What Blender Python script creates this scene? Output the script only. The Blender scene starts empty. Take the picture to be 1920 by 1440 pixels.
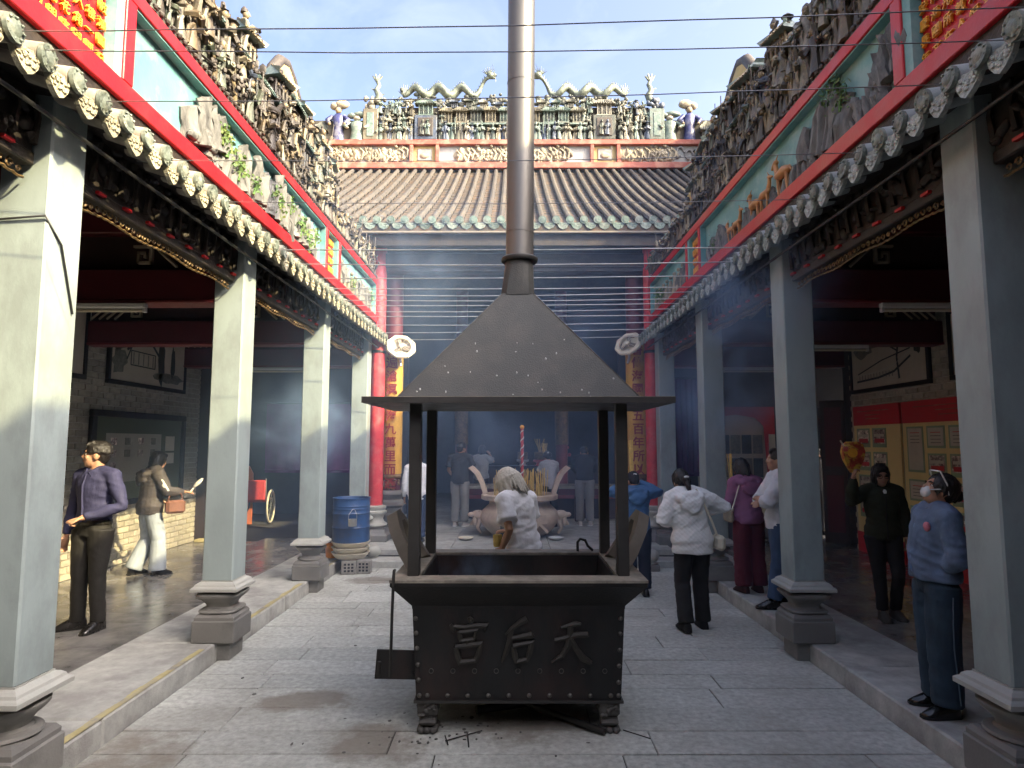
import bpy, bmesh, math, random
import numpy as np
from mathutils import Vector, Matrix, noise as mnoise
R = math.radians
PI = math.pi
scene = bpy.context.scene
COL = scene.collection
# ------------------------------------------------------------------ camera
cam_d = bpy.data.cameras.new('camera'); cam = bpy.data.objects.new('camera', cam_d); COL.objects.link(cam)
cam_d.sensor_width = 36.0; cam_d.lens = 36.0*1190/1920; cam_d.clip_start = 0.05; cam_d.clip_end = 2000
cam.location = (0, 0, 1.85)
cam.rotation_euler = (R(90)+math.atan(110/1190), 0, 2/1190)
scene.camera = cam
# ------------------------------------------------------------------ sky, sun, exposure
TO_SUN = Vector((1.0, -0.56, 0.80)).normalized()
SUN_EL = math.asin(TO_SUN.z); SUN_ROT = math.atan2(TO_SUN.x, TO_SUN.y)
world = bpy.data.worlds.new('World'); scene.world = world; world.use_nodes = True
wn = world.node_tree; wn.nodes.clear()
sky = wn.nodes.new('ShaderNodeTexSky'); sky.sky_type = 'NISHITA'; sky.sun_disc = False
sky.sun_elevation = SUN_EL; sky.sun_rotation = SUN_ROT; sky.air_density = 0.5; sky.dust_density = 7.0; sky.ozone_density = 1.0
bg = wn.nodes.new('ShaderNodeBackground'); bg.inputs['Strength'].default_value = 0.15
wo = wn.nodes.new('ShaderNodeOutputWorld')
# thin high wisps of cloud in the sky
tcw = wn.nodes.new('ShaderNodeTexCoord'); mpw = wn.nodes.new('ShaderNodeMapping'); mpw.inputs['Scale'].default_value = (2.6, 1.6, 3.4); mpw.inputs['Rotation'].default_value = (.3, .5, .9); mpw.inputs['Location'].default_value = (.35, .1, .2)
nzw = wn.nodes.new('ShaderNodeTexNoise'); nzw.inputs['Scale'].default_value = 1.7; nzw.inputs['Detail'].default_value = 7; nzw.inputs['Roughness'].default_value = .58; nzw.inputs['Distortion'].default_value = .7
mrw = wn.nodes.new('ShaderNodeMapRange'); mrw.inputs['From Min'].default_value = .50; mrw.inputs['From Max'].default_value = .78; mrw.inputs['To Max'].default_value = .38
mxw = wn.nodes.new('ShaderNodeMix'); mxw.data_type = 'RGBA'; mxw.inputs['B'].default_value = (1.55, 1.7, 1.95, 1)
wn.links.new(tcw.outputs['Generated'], mpw.inputs['Vector']); wn.links.new(mpw.outputs[0], nzw.inputs['Vector']); wn.links.new(nzw.outputs['Fac'], mrw.inputs['Value']); wn.links.new(mrw.outputs[0], mxw.inputs['Factor'])
wn.links.new(sky.outputs[0], mxw.inputs['A']); wn.links.new(mxw.outputs['Result'], bg.inputs[0]); wn.links.new(bg.outputs[0], wo.inputs[0])
sun_d = bpy.data.lights.new('sun', 'SUN'); sun = bpy.data.objects.new('sun', sun_d); COL.objects.link(sun)
sun_d.energy = 2.05; sun_d.angle = R(0.55); sun_d.color = (1.0, 0.83, 0.45)
sun.rotation_euler = TO_SUN.to_track_quat('Z', 'Y').to_euler()
vs = scene.view_settings
vs.view_transform = 'Standard'; vs.look = 'None'; vs.gamma = 1.0; vs.use_curve_mapping = False
vs.exposure = 2.45
scene.cycles.max_bounces = 8; scene.cycles.diffuse_bounces = 5; scene.cycles.use_denoising = True
# ------------------------------------------------------------------ helpers
def tag(o, label=None, cat=None, group=None, kind=None):
    if label: o['label'] = label
    if cat: o['category'] = cat
    if group: o['group'] = group
    if kind: o['kind'] = kind
    return o
def thing(name, label, cat, loc=(0, 0, 0), rz=0, group=None):
    o = bpy.data.objects.new(name, None); COL.objects.link(o)
    o.location = loc; o.rotation_euler = (0, 0, rz); o.empty_display_size = .1
    return tag(o, label, cat, group)
def structure(name, loc=(0, 0, 0)):
    o = bpy.data.objects.new(name, None); COL.objects.link(o); o.location = loc
    o['kind'] = 'structure'; return o
def wloc(o):
    l = Vector(o.location)
    while o.parent: o = o.parent; l = l+Vector(o.location)
    return l
class MB:
    """collects geometry in one mesh; mi = current material slot"""
    def __init__(s): s.v = []; s.f = []; s.m = []; s.mi = 0
    def add(s, vs, fs):
        o = len(s.v); s.v.extend([tuple(p) for p in vs])
        for f in fs: s.f.append(tuple(i+o for i in f)); s.m.append(s.mi)
        return s
    def box(s, x0, y0, z0, x1, y1, z1):
        v = [(x, y, z) for z in (z0, z1) for y in (y0, y1) for x in (x0, x1)]
        return s.add(v, [(0, 2, 3, 1), (4, 5, 7, 6), (0, 1, 5, 4), (2, 6, 7, 3), (0, 4, 6, 2), (1, 3, 7, 5)])
    def cbox(s, x0, y0, z0, x1, y1, z1, b=.01, M=None, top_only=False):
        """chamfered box"""
        cx, cy, cz = (x0+x1)/2, (y0+y1)/2, (z0+z1)/2
        h = (abs(x1-x0)/2, abs(y1-y0)/2, abs(z1-z0)/2); b = min(b, *(q*.9 for q in h))
        vs, idx = [], {}
        for sx in (-1, 1):
            for sy in (-1, 1):
                for sz in (-1, 1):
                    for a in range(3):
                        p = [sx*(h[0]-b), sy*(h[1]-b), sz*(h[2]-b)]; p[a] += (sx, sy, sz)[a]*b
                        idx[(sx, sy, sz, a)] = len(vs); vs.append(Vector((p[0]+cx, p[1]+cy, p[2]+cz)))
        fs = []
        for a in range(3):
            o = [q for q in range(3) if q != a]
            for sg in (-1, 1):
                q = []
                for u, w in ((-1, -1), (1, -1), (1, 1), (-1, 1)):
                    k = [0, 0, 0]; k[a] = sg; k[o[0]] = u; k[o[1]] = w
                    q.append(idx[(k[0], k[1], k[2], a)])
                if (sg > 0) == (a == 1): q.reverse()
                fs.append(tuple(q))
        for a in range(3):
            o = [q for q in range(3) if q != a]
            for u in (-1, 1):
                for w in (-1, 1):
                    q = []
                    for e, ax in ((-1, o[0]), (1, o[0]), (1, o[1]), (-1, o[1])):
                        k = [0, 0, 0]; k[a] = e; k[o[0]] = u; k[o[1]] = w
                        q.append(idx[(k[0], k[1], k[2], ax)])
                    n = (vs[q[1]]-vs[q[0]]).cross(vs[q[2]]-vs[q[0]])
                    c = sum((vs[i] for i in q), Vector())/4-Vector((cx, cy, cz))
                    if n.dot(c) < 0: q.reverse()
                    fs.append(tuple(q))
        for sx in (-1, 1):
            for sy in (-1, 1):
                for sz in (-1, 1):
                    q = [idx[(sx, sy, sz, a)] for a in range(3)]
                    if sx*sy*sz < 0: q.reverse()
                    fs.append(tuple(q))
        if M is not None: vs = [M @ p for p in vs]
        return s.add(vs, fs)
    def ring_loft(s, rings, cap=True, closed=False):
        n = len(rings[0]); vs = [p for r in rings for p in r]; fs = []
        for i in range(len(rings)-1+(1 if closed else 0)):
            a, b = i*n, ((i+1) % len(rings))*n
            for j in range(n): fs.append((a+j, a+(j+1) % n, b+(j+1) % n, b+j))
        if cap and not closed:
            fs.append(tuple(reversed(range(n)))); fs.append(tuple(range((len(rings)-1)*n, len(rings)*n)))
        return s.add(vs, fs)
    def tube(s, pts, rad, n=8, cap=True, squash=None, round_ends=False):
        pts = [Vector(p) for p in pts]
        if not hasattr(rad, '__len__'): rad = [rad]*len(pts)
        rad = list(rad)
        if round_ends:
            d0 = (pts[0]-pts[1]).normalized(); d1 = (pts[-1]-pts[-2]).normalized()
            r0, r1 = rad[0], rad[-1]
            pts = [pts[0]+d0*r0*.95, pts[0]+d0*r0*.6]+pts+[pts[-1]+d1*r1*.6, pts[-1]+d1*r1*.95]
            rad = [r0*.3, r0*.8]+rad+[r1*.8, r1*.3]
        rings = []; up = None
        for i, p in enumerate(pts):
            t = (pts[min(i+1, len(pts)-1)]-pts[max(i-1, 0)])
            t = t.normalized() if t.length > 1e-9 else Vector((0, 0, 1))
            if up is None:
                up = Vector((0, 0, 1)) if abs(t.z) < .9 else Vector((0, 1, 0))
                if squash is not None and len(squash) > 2: up = Vector(squash[2:5])
            u = (up-t*up.dot(t))
            u = u.normalized() if u.length > 1e-6 else t.orthogonal().normalized()
            w = t.cross(u).normalized(); up = u
            su, sw = (squash[0], squash[1]) if squash is not None else (1, 1)
            rings.append([p+(w*math.cos(a)*sw+u*math.sin(a)*su)*rad[i] for a in [2*PI*k/n for k in range(n)]])
        return s.ring_loft(rings, cap)
    def lathe(s, prof, c=(0, 0, 0), n=24, cap=True, pw=None):
        """prof: (r, z); pw: superellipse power for squarish sections"""
        rings = []
        for r, z in prof:
            ring = []
            for k in range(n):
                a = 2*PI*(k+.5)/n; ca, sa = math.cos(a), math.sin(a)
                q = 1.0
                if pw: q = (abs(ca)**pw+abs(sa)**pw)**(-1/pw)
                ring.append((c[0]+r*q*ca, c[1]+r*q*sa, c[2]+z))
            rings.append(ring)
        return s.ring_loft(rings, cap)
    def sqlathe(s, prof, c=(0, 0, 0)):
        rings = [[(c[0]+sx*r, c[1]+sy*r, c[2]+z) for sx, sy in ((-1, -1), (1, -1), (1, 1), (-1, 1))] for r, z in prof]
        return s.ring_loft(rings)
    def ball(s, c, r, nu=10, nv=7, M=None):
        if not hasattr(r, '__len__'): r = (r, r, r)
        vs = [Vector((0, 0, -r[2]))]
        for i in range(1, nv):
            t = -PI/2+PI*i/nv
            for k in range(nu):
                a = 2*PI*k/nu; vs.append(Vector((r[0]*math.cos(t)*math.cos(a), r[1]*math.cos(t)*math.sin(a), r[2]*math.sin(t))))
        vs.append(Vector((0, 0, r[2]))); fs = []
        for k in range(nu): fs.append((0, 1+(k+1) % nu, 1+k))
        for i in range(nv-2):
            a, b = 1+i*nu, 1+(i+1)*nu
            for k in range(nu): fs.append((a+k, a+(k+1) % nu, b+(k+1) % nu, b+k))
        t = len(vs)-1; a = 1+(nv-2)*nu
        for k in range(nu): fs.append((a+k, a+(k+1) % nu, t))
        c = Vector(c)
        return s.add([((M @ p) if M is not None else p)+c for p in vs], fs)
    def prism(s, poly, f0, f1):
        """poly of 2-D points; f0, f1 map a 2-D point to 3-D for both ends"""
        n = len(poly)
        vs = [f0(p) for p in poly]+[f1(p) for p in poly]
        fs = [tuple(reversed(range(n))), tuple(range(n, 2*n))]+[(i, (i+1) % n, n+(i+1) % n, n+i) for i in range(n)]
        return s.add(vs, fs)
    def mesh(s, name, mats, smooth=None, center=True):
        me = bpy.data.meshes.new(name)
        c = Vector((0, 0, 0))
        if center and s.v:
            a = np.array(s.v, dtype=float); lo, hi = a.min(0), a.max(0)
            c = Vector(((lo[0]+hi[0])/2, (lo[1]+hi[1])/2, (lo[2]+hi[2])/2))
            v = [tuple(q) for q in (a-np.array(c))]
        else: v = s.v
        me.from_pydata(v, [], s.f)
        if not isinstance(mats, (list, tuple)): mats = [mats]
        for m in mats: me.materials.append(m)
        if len(mats) > 1: me.polygons.foreach_set('material_index', s.m)
        me.update()
        if smooth: sm(me, smooth)
        return me, c
    def build(s, name, mats, parent=None, smooth=None, fix=False, **kw):
        me, c = s.mesh(name, mats, smooth)
        if fix: fixn(me)
        o = bpy.data.objects.new(name, me); COL.objects.link(o)
        if parent is not None:
            o.parent = parent; o.location = c-wloc(parent)
        else: o.location = c
        if kw: tag(o, **kw)
        return o
    def local(s, name, mats, parent, smooth=None, **kw):
        """as build, but the coordinates are already the parent's own"""
        me, c = s.mesh(name, mats, smooth)
        o = bpy.data.objects.new(name, me); COL.objects.link(o); o.parent = parent; o.location = c
        if kw: tag(o, **kw)
        return o
def sm(me, ang=50):
    me.polygons.foreach_set('use_smooth', [True]*len(me.polygons)); me.set_sharp_from_angle(angle=R(ang))
def fixn(me):
    b = bmesh.new(); b.from_mesh(me); bmesh.ops.recalc_face_normals(b, faces=b.faces); b.to_mesh(me); b.free()
def inst(name, me, parent, loc, rot=(0, 0, 0), sc=(1, 1, 1), kind=None):
    """an object sharing a mesh; loc in world coordinates (parents here are never rotated)"""
    o = bpy.data.objects.new(name, me); COL.objects.link(o)
    if parent is not None: o.parent = parent; o.location = Vector(loc)-wloc(parent)
    else: o.location = loc
    o.rotation_euler = rot; o.scale = sc
    if kind: o['kind'] = kind
    return o
def copy_tree(o, loc=None, rz=None, parent=None, label=None, group=None):
    c = o.copy(); COL.objects.link(c); c.parent = parent
    if loc is not None: c.location = loc
    if rz is not None: c.rotation_euler = (0, 0, rz)
    if label: c['label'] = label
    if group: c['group'] = group
    for ch in list(o.children): copy_tree(ch, parent=c)
    return c
TMP = bpy.data.scenes.new('workshop')      # a small empty scene to evaluate modifiers and text in; removed at the end
def evaluate(o):
    TMP.collection.objects.link(o); vl = TMP.view_layers[0]; vl.update(); dg = vl.depsgraph
    out = bpy.data.meshes.new_from_object(o.evaluated_get(dg)); bpy.data.objects.remove(o); return out
def remesh(mb, voxel, smooth=4, wr=None, deci=None):
    """one continuous skin over overlapping shapes"""
    me = bpy.data.meshes.new('raw'); me.from_pydata(mb.v, [], mb.f); me.update(); fixn(me)
    o = bpy.data.objects.new('raw', me)
    m = o.modifiers.new('r', 'REMESH'); m.mode = 'VOXEL'; m.voxel_size = voxel
    if smooth: s_ = o.modifiers.new('s', 'SMOOTH'); s_.factor = .5; s_.iterations = smooth
    out = evaluate(o); bpy.data.meshes.remove(me)
    if wr: wrinkle(out, *wr)
    out.polygons.foreach_set('use_smooth', [True]*len(out.polygons))
    return out
def wrinkle(me, amp, sx, sy, sz, seed=0):
    n = len(me.vertices); co = np.empty(n*3); me.vertices.foreach_get('co', co); co = co.reshape(-1, 3)
    nr = np.empty(n*3); me.vertex_normals.foreach_get('vector', nr); nr = nr.reshape(-1, 3)
    d = np.empty(n)
    for i in range(n):
        x, y, z = co[i, 0], co[i, 1], co[i, 2]
        if sz > 20: q = (x*sx+seed, y*sy, z*sz); d[i] = mnoise.noise(q)+.5*mnoise.noise((q[0]*2.3, q[1]*2.3, q[2]*2.3)); continue
        w = .35*mnoise.noise((x*3+seed, y*3, z*3))       # long creases that run round and across the cloth
        a = mnoise.noise((x*sx*.55+z*4+w*3, y*sy*.55+seed, z*sz*1.5-x*6+w*2)); b = mnoise.noise((x*sx*1.1-z*7, y*sy*1.1, z*sz*2.4+x*9+seed))
        d[i] = .55-1.5*abs(a)+.45*(.4-abs(b))
    me.vertices.foreach_set('co', (co+nr*d[:, None]*amp).ravel()); me.update()
def meshobj(name, me, mats, parent, **kw):
    if not isinstance(mats, (list, tuple)): mats = [mats]
    me.materials.clear()
    for m in mats: me.materials.append(m)
    me.name = name
    o = bpy.data.objects.new(name, me); COL.objects.link(o); o.parent = parent
    if kw: tag(o, **kw)
    return o
_fonts = {}
def char_mesh(txt, size, depth, bold=0.0):
    k = (txt, round(size, 4), depth, bold)
    if k in _fonts: return _fonts[k]
    cu = bpy.data.curves.new('t', 'FONT'); cu.body = txt; cu.size = size; cu.extrude = depth/2
    cu.align_x = 'CENTER'; cu.align_y = 'CENTER'; cu.resolution_u = 1; cu.offset = bold; cu.bevel_depth = depth*.22 if depth > .025 else 0
    me = evaluate(bpy.data.objects.new('t', cu))
    # centre it
    n = len(me.vertices)
    if n:
        a = np.empty(n*3); me.vertices.foreach_get('co', a); a = a.reshape(-1, 3)
        a -= (a.min(0)+a.max(0))/2; me.vertices.foreach_set('co', a.ravel()); me.update()
    _fonts[k] = me
    return me
def put_char(name, txt, size, depth, mat, parent, loc, rot, bold=0.0):
    me = char_mesh(txt, size, depth, bold)
    if not me.materials: me.materials.append(mat)
    elif me.materials[0] != mat:
        me = me.copy(); me.materials.clear(); me.materials.append(mat)
    return inst(name, me, parent, loc, rot)
# ------------------------------------------------------------------ materials
def _n(nt, t, **kw):
    n = nt.nodes.new(t)
    for k, v in kw.items():
        if k in n.inputs: n.inputs[k].default_value = v
        else: setattr(n, k, v)
    return n
def lin(r, g, b):
    f = lambda c: (c/255/12.92 if c/255 <= .04045 else ((c/255+.055)/1.055)**2.4)
    return (f(r), f(g), f(b))
def c4(c): return (c[0], c[1], c[2], 1.0)
def pm(name, col, rough=.6, var=.2, scale=6., bump=.15, bscale=60., metal=0., stain=None, samt=.5, sscale=1.5, swid=.12, rand=0., coord='Object', rvar=.1, stretch=(1, 1, 1), spec=None, ramp=None, bdist=.01):
    """procedural paint/stone/cloth: two noises of colour, a shaped stain, fine relief; rand = per-object shade; ramp = colours chosen per object"""
    m = bpy.data.materials.new(name); m.use_nodes = True; nt = m.node_tree; L = nt.links
    b = nt.nodes['Principled BSDF']; b.inputs['Metallic'].default_value = metal
    if spec is not None: b.inputs['Specular IOR Level'].default_value = spec
    tc = _n(nt, 'ShaderNodeTexCoord'); oi = _n(nt, 'ShaderNodeObjectInfo')
    if coord == 'World':
        ge = _n(nt, 'ShaderNodeNewGeometry'); src = ge.outputs['Position']
    else:
        ad = _n(nt, 'ShaderNodeVectorMath', operation='MULTIPLY_ADD')
        ad.inputs[1].default_value = (1, 1, 1)
        sc_ = _n(nt, 'ShaderNodeVectorMath', operation='SCALE'); sc_.inputs[0].default_value = (37, 91, 53)
        L.new(oi.outputs['Random'], sc_.inputs['Scale'])
        L.new(tc.outputs[coord], ad.inputs[0]); L.new(sc_.outputs[0], ad.inputs[2]); src = ad.outputs[0]
    mp = _n(nt, 'ShaderNodeMapping'); mp.inputs['Scale'].default_value = stretch; L.new(src, mp.inputs['Vector']); src = mp.outputs[0]
    n1 = _n(nt, 'ShaderNodeTexNoise', Scale=scale, Detail=6., Roughness=.62); L.new(src, n1.inputs['Vector'])
    mr = _n(nt, 'ShaderNodeMapRange'); mr.inputs['From Min'].default_value = .3; mr.inputs['From Max'].default_value = .7
    mr.inputs['To Min'].default_value = 1-var; mr.inputs['To Max'].default_value = 1+var; L.new(n1.outputs['Fac'], mr.inputs['Value'])
    val = mr.outputs[0]
    if rand:
        rr = _n(nt, 'ShaderNodeMapRange'); rr.inputs['To Min'].default_value = 1-rand; rr.inputs['To Max'].default_value = 1+rand
        L.new(oi.outputs['Random'], rr.inputs['Value'])
        mu = _n(nt, 'ShaderNodeMath', operation='MULTIPLY'); L.new(val, mu.inputs[0]); L.new(rr.outputs[0], mu.inputs[1]); val = mu.outputs[0]
    mul = _n(nt, 'ShaderNodeVectorMath', operation='SCALE'); L.new(val, mul.inputs['Scale'])
    if ramp:
        cr = _n(nt, 'ShaderNodeValToRGB'); cr.color_ramp.interpolation = 'CONSTANT'; e = cr.color_ramp.elements
        while len(e) < len(ramp): e.new(.5)
        for i, c in enumerate(ramp): e[i].position = i/len(ramp); e[i].color = c4(c)
        fr = _n(nt, 'ShaderNodeMath', operation='FRACT'); m7 = _n(nt, 'ShaderNodeMath', operation='MULTIPLY'); m7.inputs[1].default_value = 7.31
        L.new(oi.outputs['Random'], m7.inputs[0]); L.new(m7.outputs[0], fr.inputs[0]); L.new(fr.outputs[0], cr.inputs[0]); L.new(cr.outputs[0], mul.inputs[0])
    else: mul.inputs[0].default_value = col[:3]
    out = mul.outputs[0]
    if stain is not None:
        n2 = _n(nt, 'ShaderNodeTexNoise', Scale=sscale, Detail=8., Roughness=.66); L.new(src, n2.inputs['Vector'])
        r2 = _n(nt, 'ShaderNodeMapRange'); r2.inputs['From Min'].default_value = .5-swid*.2; r2.inputs['From Max'].default_value = .5+swid
        r2.inputs['To Max'].default_value = samt; L.new(n2.outputs['Fac'], r2.inputs['Value'])
        mx = _n(nt, 'ShaderNodeMix', data_type='RGBA'); L.new(r2.outputs[0], mx.inputs['Factor']); L.new(out, mx.inputs['A']); mx.inputs['B'].default_value = c4(stain)
        out = mx.outputs['Result']
    L.new(out, b.inputs['Base Color'])
    rg = _n(nt, 'ShaderNodeMapRange'); rg.inputs['From Min'].default_value = .3; rg.inputs['From Max'].default_value = .7
    rg.inputs['To Min'].default_value = max(.02, rough-rvar); rg.inputs['To Max'].default_value = min(1, rough+rvar)
    L.new(n1.outputs['Fac'], rg.inputs['Value']); L.new(rg.outputs[0], b.inputs['Roughness'])
    if bump:
        n3 = _n(nt, 'ShaderNodeTexNoise', Scale=bscale, Detail=5., Roughness=.6); L.new(src, n3.inputs['Vector'])
        bp = _n(nt, 'ShaderNodeBump', Strength=bump, Distance=bdist); L.new(n3.outputs['Fac'], bp.inputs['Height']); L.new(bp.outputs[0], b.inputs['Normal'])
    return m
M = {}
M['slab'] = pm('courtyard_granite', (.465, .48, .445), .85, .28, 22, .8, 30, stain=(.25, .235, .20), samt=.7, sscale=.8, swid=.22, rand=.12, coord='World', bdist=.015)
def patch_stain(m, spots, col, amt):
    """brown ash and water stains lying at given places on the court floor"""
    nt = m.node_tree; L = nt.links; b = nt.nodes['Principled BSDF']; src = b.inputs['Base Color'].links[0].from_socket
    ge = _n(nt, 'ShaderNodeNewGeometry'); nz = _n(nt, 'ShaderNodeTexNoise', Scale=2.6, Detail=7., Roughness=.68); L.new(ge.outputs['Position'], nz.inputs['Vector'])
    for (x, y, r, st) in spots:
        mp = _n(nt, 'ShaderNodeMapping'); mp.inputs['Location'].default_value = (-x, -y*st, 0); mp.inputs['Scale'].default_value = (1, st, 0); L.new(ge.outputs['Position'], mp.inputs['Vector'])
        ln = _n(nt, 'ShaderNodeVectorMath', operation='LENGTH'); L.new(mp.outputs[0], ln.inputs[0])
        f = _n(nt, 'ShaderNodeMapRange'); f.inputs['From Min'].default_value = r; f.inputs['From Max'].default_value = r*.15; f.inputs['To Min'].default_value = -.35; f.inputs['To Max'].default_value = .32; L.new(ln.outputs['Value'], f.inputs['Value'])
        ad = _n(nt, 'ShaderNodeMath', operation='ADD'); L.new(f.outputs[0], ad.inputs[0]); L.new(nz.outputs['Fac'], ad.inputs[1])
        g = _n(nt, 'ShaderNodeMapRange'); g.inputs['From Min'].default_value = .47; g.inputs['From Max'].default_value = .68; g.inputs['To Max'].default_value = amt; L.new(ad.outputs[0], g.inputs['Value'])
        mx = _n(nt, 'ShaderNodeMix', data_type='RGBA'); L.new(g.outputs[0], mx.inputs['Factor']); L.new(src, mx.inputs['A']); mx.inputs['B'].default_value = c4(col); src = mx.outputs['Result']
    L.new(src, b.inputs['Base Color'])
patch_stain(M['slab'], [(-.85, 4.1, .6, 1.2), (-1.5, 4.75, .8, 2.2), (-2.35, 3.3, .8, .4), (.1, 4.5, .9, 1.2), (-1.9, 8.8, .7, 1.5)], (.19, .16, .125), .7)
M['joint'] = pm('joint_dirt', (.045, .042, .038), .95, .3, 12, .4, 60)
M['ground'] = pm('ground', (.16, .15, .14), .95, .2, 2, .2, 20)
M['kerb'] = pm('kerb_granite', (.39, .395, .37), .8, .25, 7, .45, 70, stain=(.22, .21, .20), samt=.6, sscale=2, rand=.1)
M['tile'] = pm('dark_polished_floor', (.16, .157, .152), .2, .4, 3.5, .06, 25, stain=(.27, .255, .235), samt=.5, sscale=2.5, rand=.12, rvar=.08, coord='World')
M['yellow_line'] = pm('worn_yellow_paint', (.46, .40, .20), .8, .25, 8, .3, 60, stain=(.24, .235, .22), samt=.9, sscale=4)
M['brick'] = pm('grey_brick', (.40, .365, .29), .85, .2, 14, .4, 80, rand=.2)
M['mortar'] = pm('mortar', (.50, .47, .41), .9, .15, 10, .3, 80)
M['teal'] = pm('grey_teal_paint', (.295, .352, .35), .5, .1, 3, .14, 26, stain=(.215, .25, .245), samt=.75, sscale=2.2, rand=.05, rvar=.06, stretch=(1, 1, .5))
M['basestone'] = pm('base_stone', (.20, .195, .182), .6, .25, 6, .25, 60, stain=(.13, .125, .12), samt=.55, sscale=3, rand=.06)
M['capstone'] = pm('cap_stone_paint', (.40, .405, .37), .6, .15, 8, .2, 50, stain=(.25, .24, .22), samt=.5, sscale=4)
M['red'] = pm('red_frame_paint', (.44, .007, .012), .45, .12, 5, .12, 40, stain=(.42, .03, .03), samt=.4, sscale=3)
M['turq'] = pm('turquoise_panel', (.12, .29, .285), .6, .2, 3, .2, 30, stain=(.24, .38, .37), samt=.85, sscale=2.6)
M['turqdark'] = pm('turquoise_reveal', (.24, .42, .41), .6, .1, 3, .1, 30)
M['gold'] = pm('gold_letter_paint', (.75, .36, .04), .45, .12, 20, .1, 60)
M['darkgold'] = pm('aged_gilding', (.19, .12, .048), .5, .4, 20, .3, 60, metal=.2, stain=(.09, .06, .03), samt=.8, sscale=9)
M['darkwood'] = pm('dark_carved_wood', (.022, .017, .015), .6, .4, 12, .5, 40, stain=(.055, .04, .025), samt=.5, sscale=5)
M['maroon'] = pm('maroon_beam', (.085, .008, .014), .5, .2, 5, .1, 40)
M['maroonlight'] = pm('maroon_beam_edge', (.17, .025, .03), .45, .2, 5, .1, 40)
M['fret'] = pm('fret_beige', (.30, .24, .17), .6, .2, 9, .1, 50)
M['creamtile'] = pm('cream_barrel_tile', (.33, .295, .235), .75, .25, 12, .3, 60, stain=(.26, .21, .17), samt=.6, sscale=5, rand=.15)
M['disc'] = pm('green_glazed_disc', (.13, .155, .13), .55, .3, 26, .5, 50, stain=(.34, .34, .27), samt=.6, sscale=14, rand=.25)
M['drip'] = pm('cream_drip_tile', (.36, .335, .235), .7, .3, 30, .8, 55, stain=(.25, .23, .17), samt=.7, sscale=22, rand=.28, bdist=.02)
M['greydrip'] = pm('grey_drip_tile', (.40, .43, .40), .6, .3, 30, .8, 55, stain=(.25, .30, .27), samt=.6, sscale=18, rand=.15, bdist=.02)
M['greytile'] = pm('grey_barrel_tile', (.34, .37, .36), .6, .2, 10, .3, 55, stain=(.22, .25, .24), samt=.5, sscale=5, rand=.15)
M['rooftile'] = pm('weathered_roof_tile', (.062, .055, .047), .85, .4, 7, .6, 40, stain=(.10, .08, .055), samt=.6, sscale=3.5, rand=.15)
M['valley'] = pm('valley_tile', (.06, .048, .036), .9, .4, 9, .6, 40, stain=(.15, .09, .05), samt=.6, sscale=5, rand=.2)
M['glazegreen'] = pm('green_glaze', (.115, .165, .145), .45, .3, 14, .3, 40, stain=(.25, .26, .225), samt=.6, sscale=7, rand=.3)
M['pink'] = pm('weathered_coral_band', (.32, .085, .06), .7, .15, 6, .2, 40, stain=(.50, .30, .22), samt=.5, sscale=3)
M['plaster'] = pm('pale_plaster', (.34, .355, .35), .8, .12, 5, .2, 40, stain=(.42, .40, .34), samt=.5, sscale=2.5)
M['yellowplaster'] = pm('yellow_plaster', (.42, .32, .13), .8, .15, 4, .2, 40, stain=(.45, .36, .20), samt=.6, sscale=3)
M['ridgewall'] = pm('ridge_backing', (.055, .05, .042), .9, .4, 8, .5, 30)
M['iron'] = pm('sooty_cast_iron', (.018, .018, .018), .5, .35, 5, .25, 60, metal=.2, stain=(.05, .04, .034), samt=.4, sscale=2.2, swid=.2, coord='World')
M['ironface'] = pm('sooty_iron_face', (.0165, .017, .0172), .5, .4, 4, .25, 60, metal=.2, stain=(.085, .038, .03), samt=.4, sscale=3.2, swid=.2, coord='World', stretch=(1, 1, .45))
M['hood'] = pm('grey_enamel_hood', (.046, .049, .047), .6, .25, 3.5, .3, 110, stain=(.105, .095, .08), samt=.45, sscale=5, swid=.25, rvar=.06)
M['slabiron'] = pm('black_hood_plate', (.035, .034, .032), .5, .25, 6, .15, 60)
M['rim'] = pm('ash_dusted_rim', (.27, .245, .20), .75, .3, 8, .3, 60, stain=(.10, .09, .075), samt=.6, sscale=6)
M['pipe'] = pm('galvanised_pipe', (.155, .15, .142), .48, .2, 3, .06, 30, metal=.7, stain=(.11, .085, .07), samt=.4, sscale=1.5, rvar=.05, stretch=(1, 1, .25))
M['rivet'] = pm('worn_rivet', (.12, .115, .105), .45, .3, 9, .2, 60, metal=.4)
M['letter'] = pm('worn_letter_iron', (.036, .033, .028), .5, .3, 9, .2, 60, metal=.2)
M['legstone'] = pm('sooty_leg_stone', (.10, .095, .088), .8, .35, 9, .4, 50)
M['handle'] = pm('bronze_grey_handle', (.17, .15, .125), .6, .2, 6, .2, 60)
M['ash'] = pm('ash', (.16, .15, .14), .95, .4, 14, .8, 50)
M['wire'] = pm('wire', (.20, .20, .21), .4, .1, 5, 0, metal=.7)
M['steel'] = pm('steel', (.42, .42, .41), .4, .15, 12, .05, metal=.8)
M['black'] = pm('black', (.012, .012, .013), .5, .2, 6, .1)
M['white'] = pm('white_enamel', (.62, .62, .60), .4, .06, 6, .03, 40)
M['cream'] = pm('cream_plastic', (.62, .57, .45), .4, .08, 6, .05, 40)
M['redcol'] = pm('red_column_paint', (.50, .035, .045), .45, .2, 5, .15, 40, stain=(.55, .20, .18), samt=.55, sscale=6, swid=.2)
M['yellowcol'] = pm('gilded_couplet_board', (.52, .30, .045), .45, .15, 4, .1, 40, stain=(.33, .18, .04), samt=.4, sscale=3)
M['redtext'] = pm('dark_red_letter', (.24, .02, .015), .5, .1, 9, .05)
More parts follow.
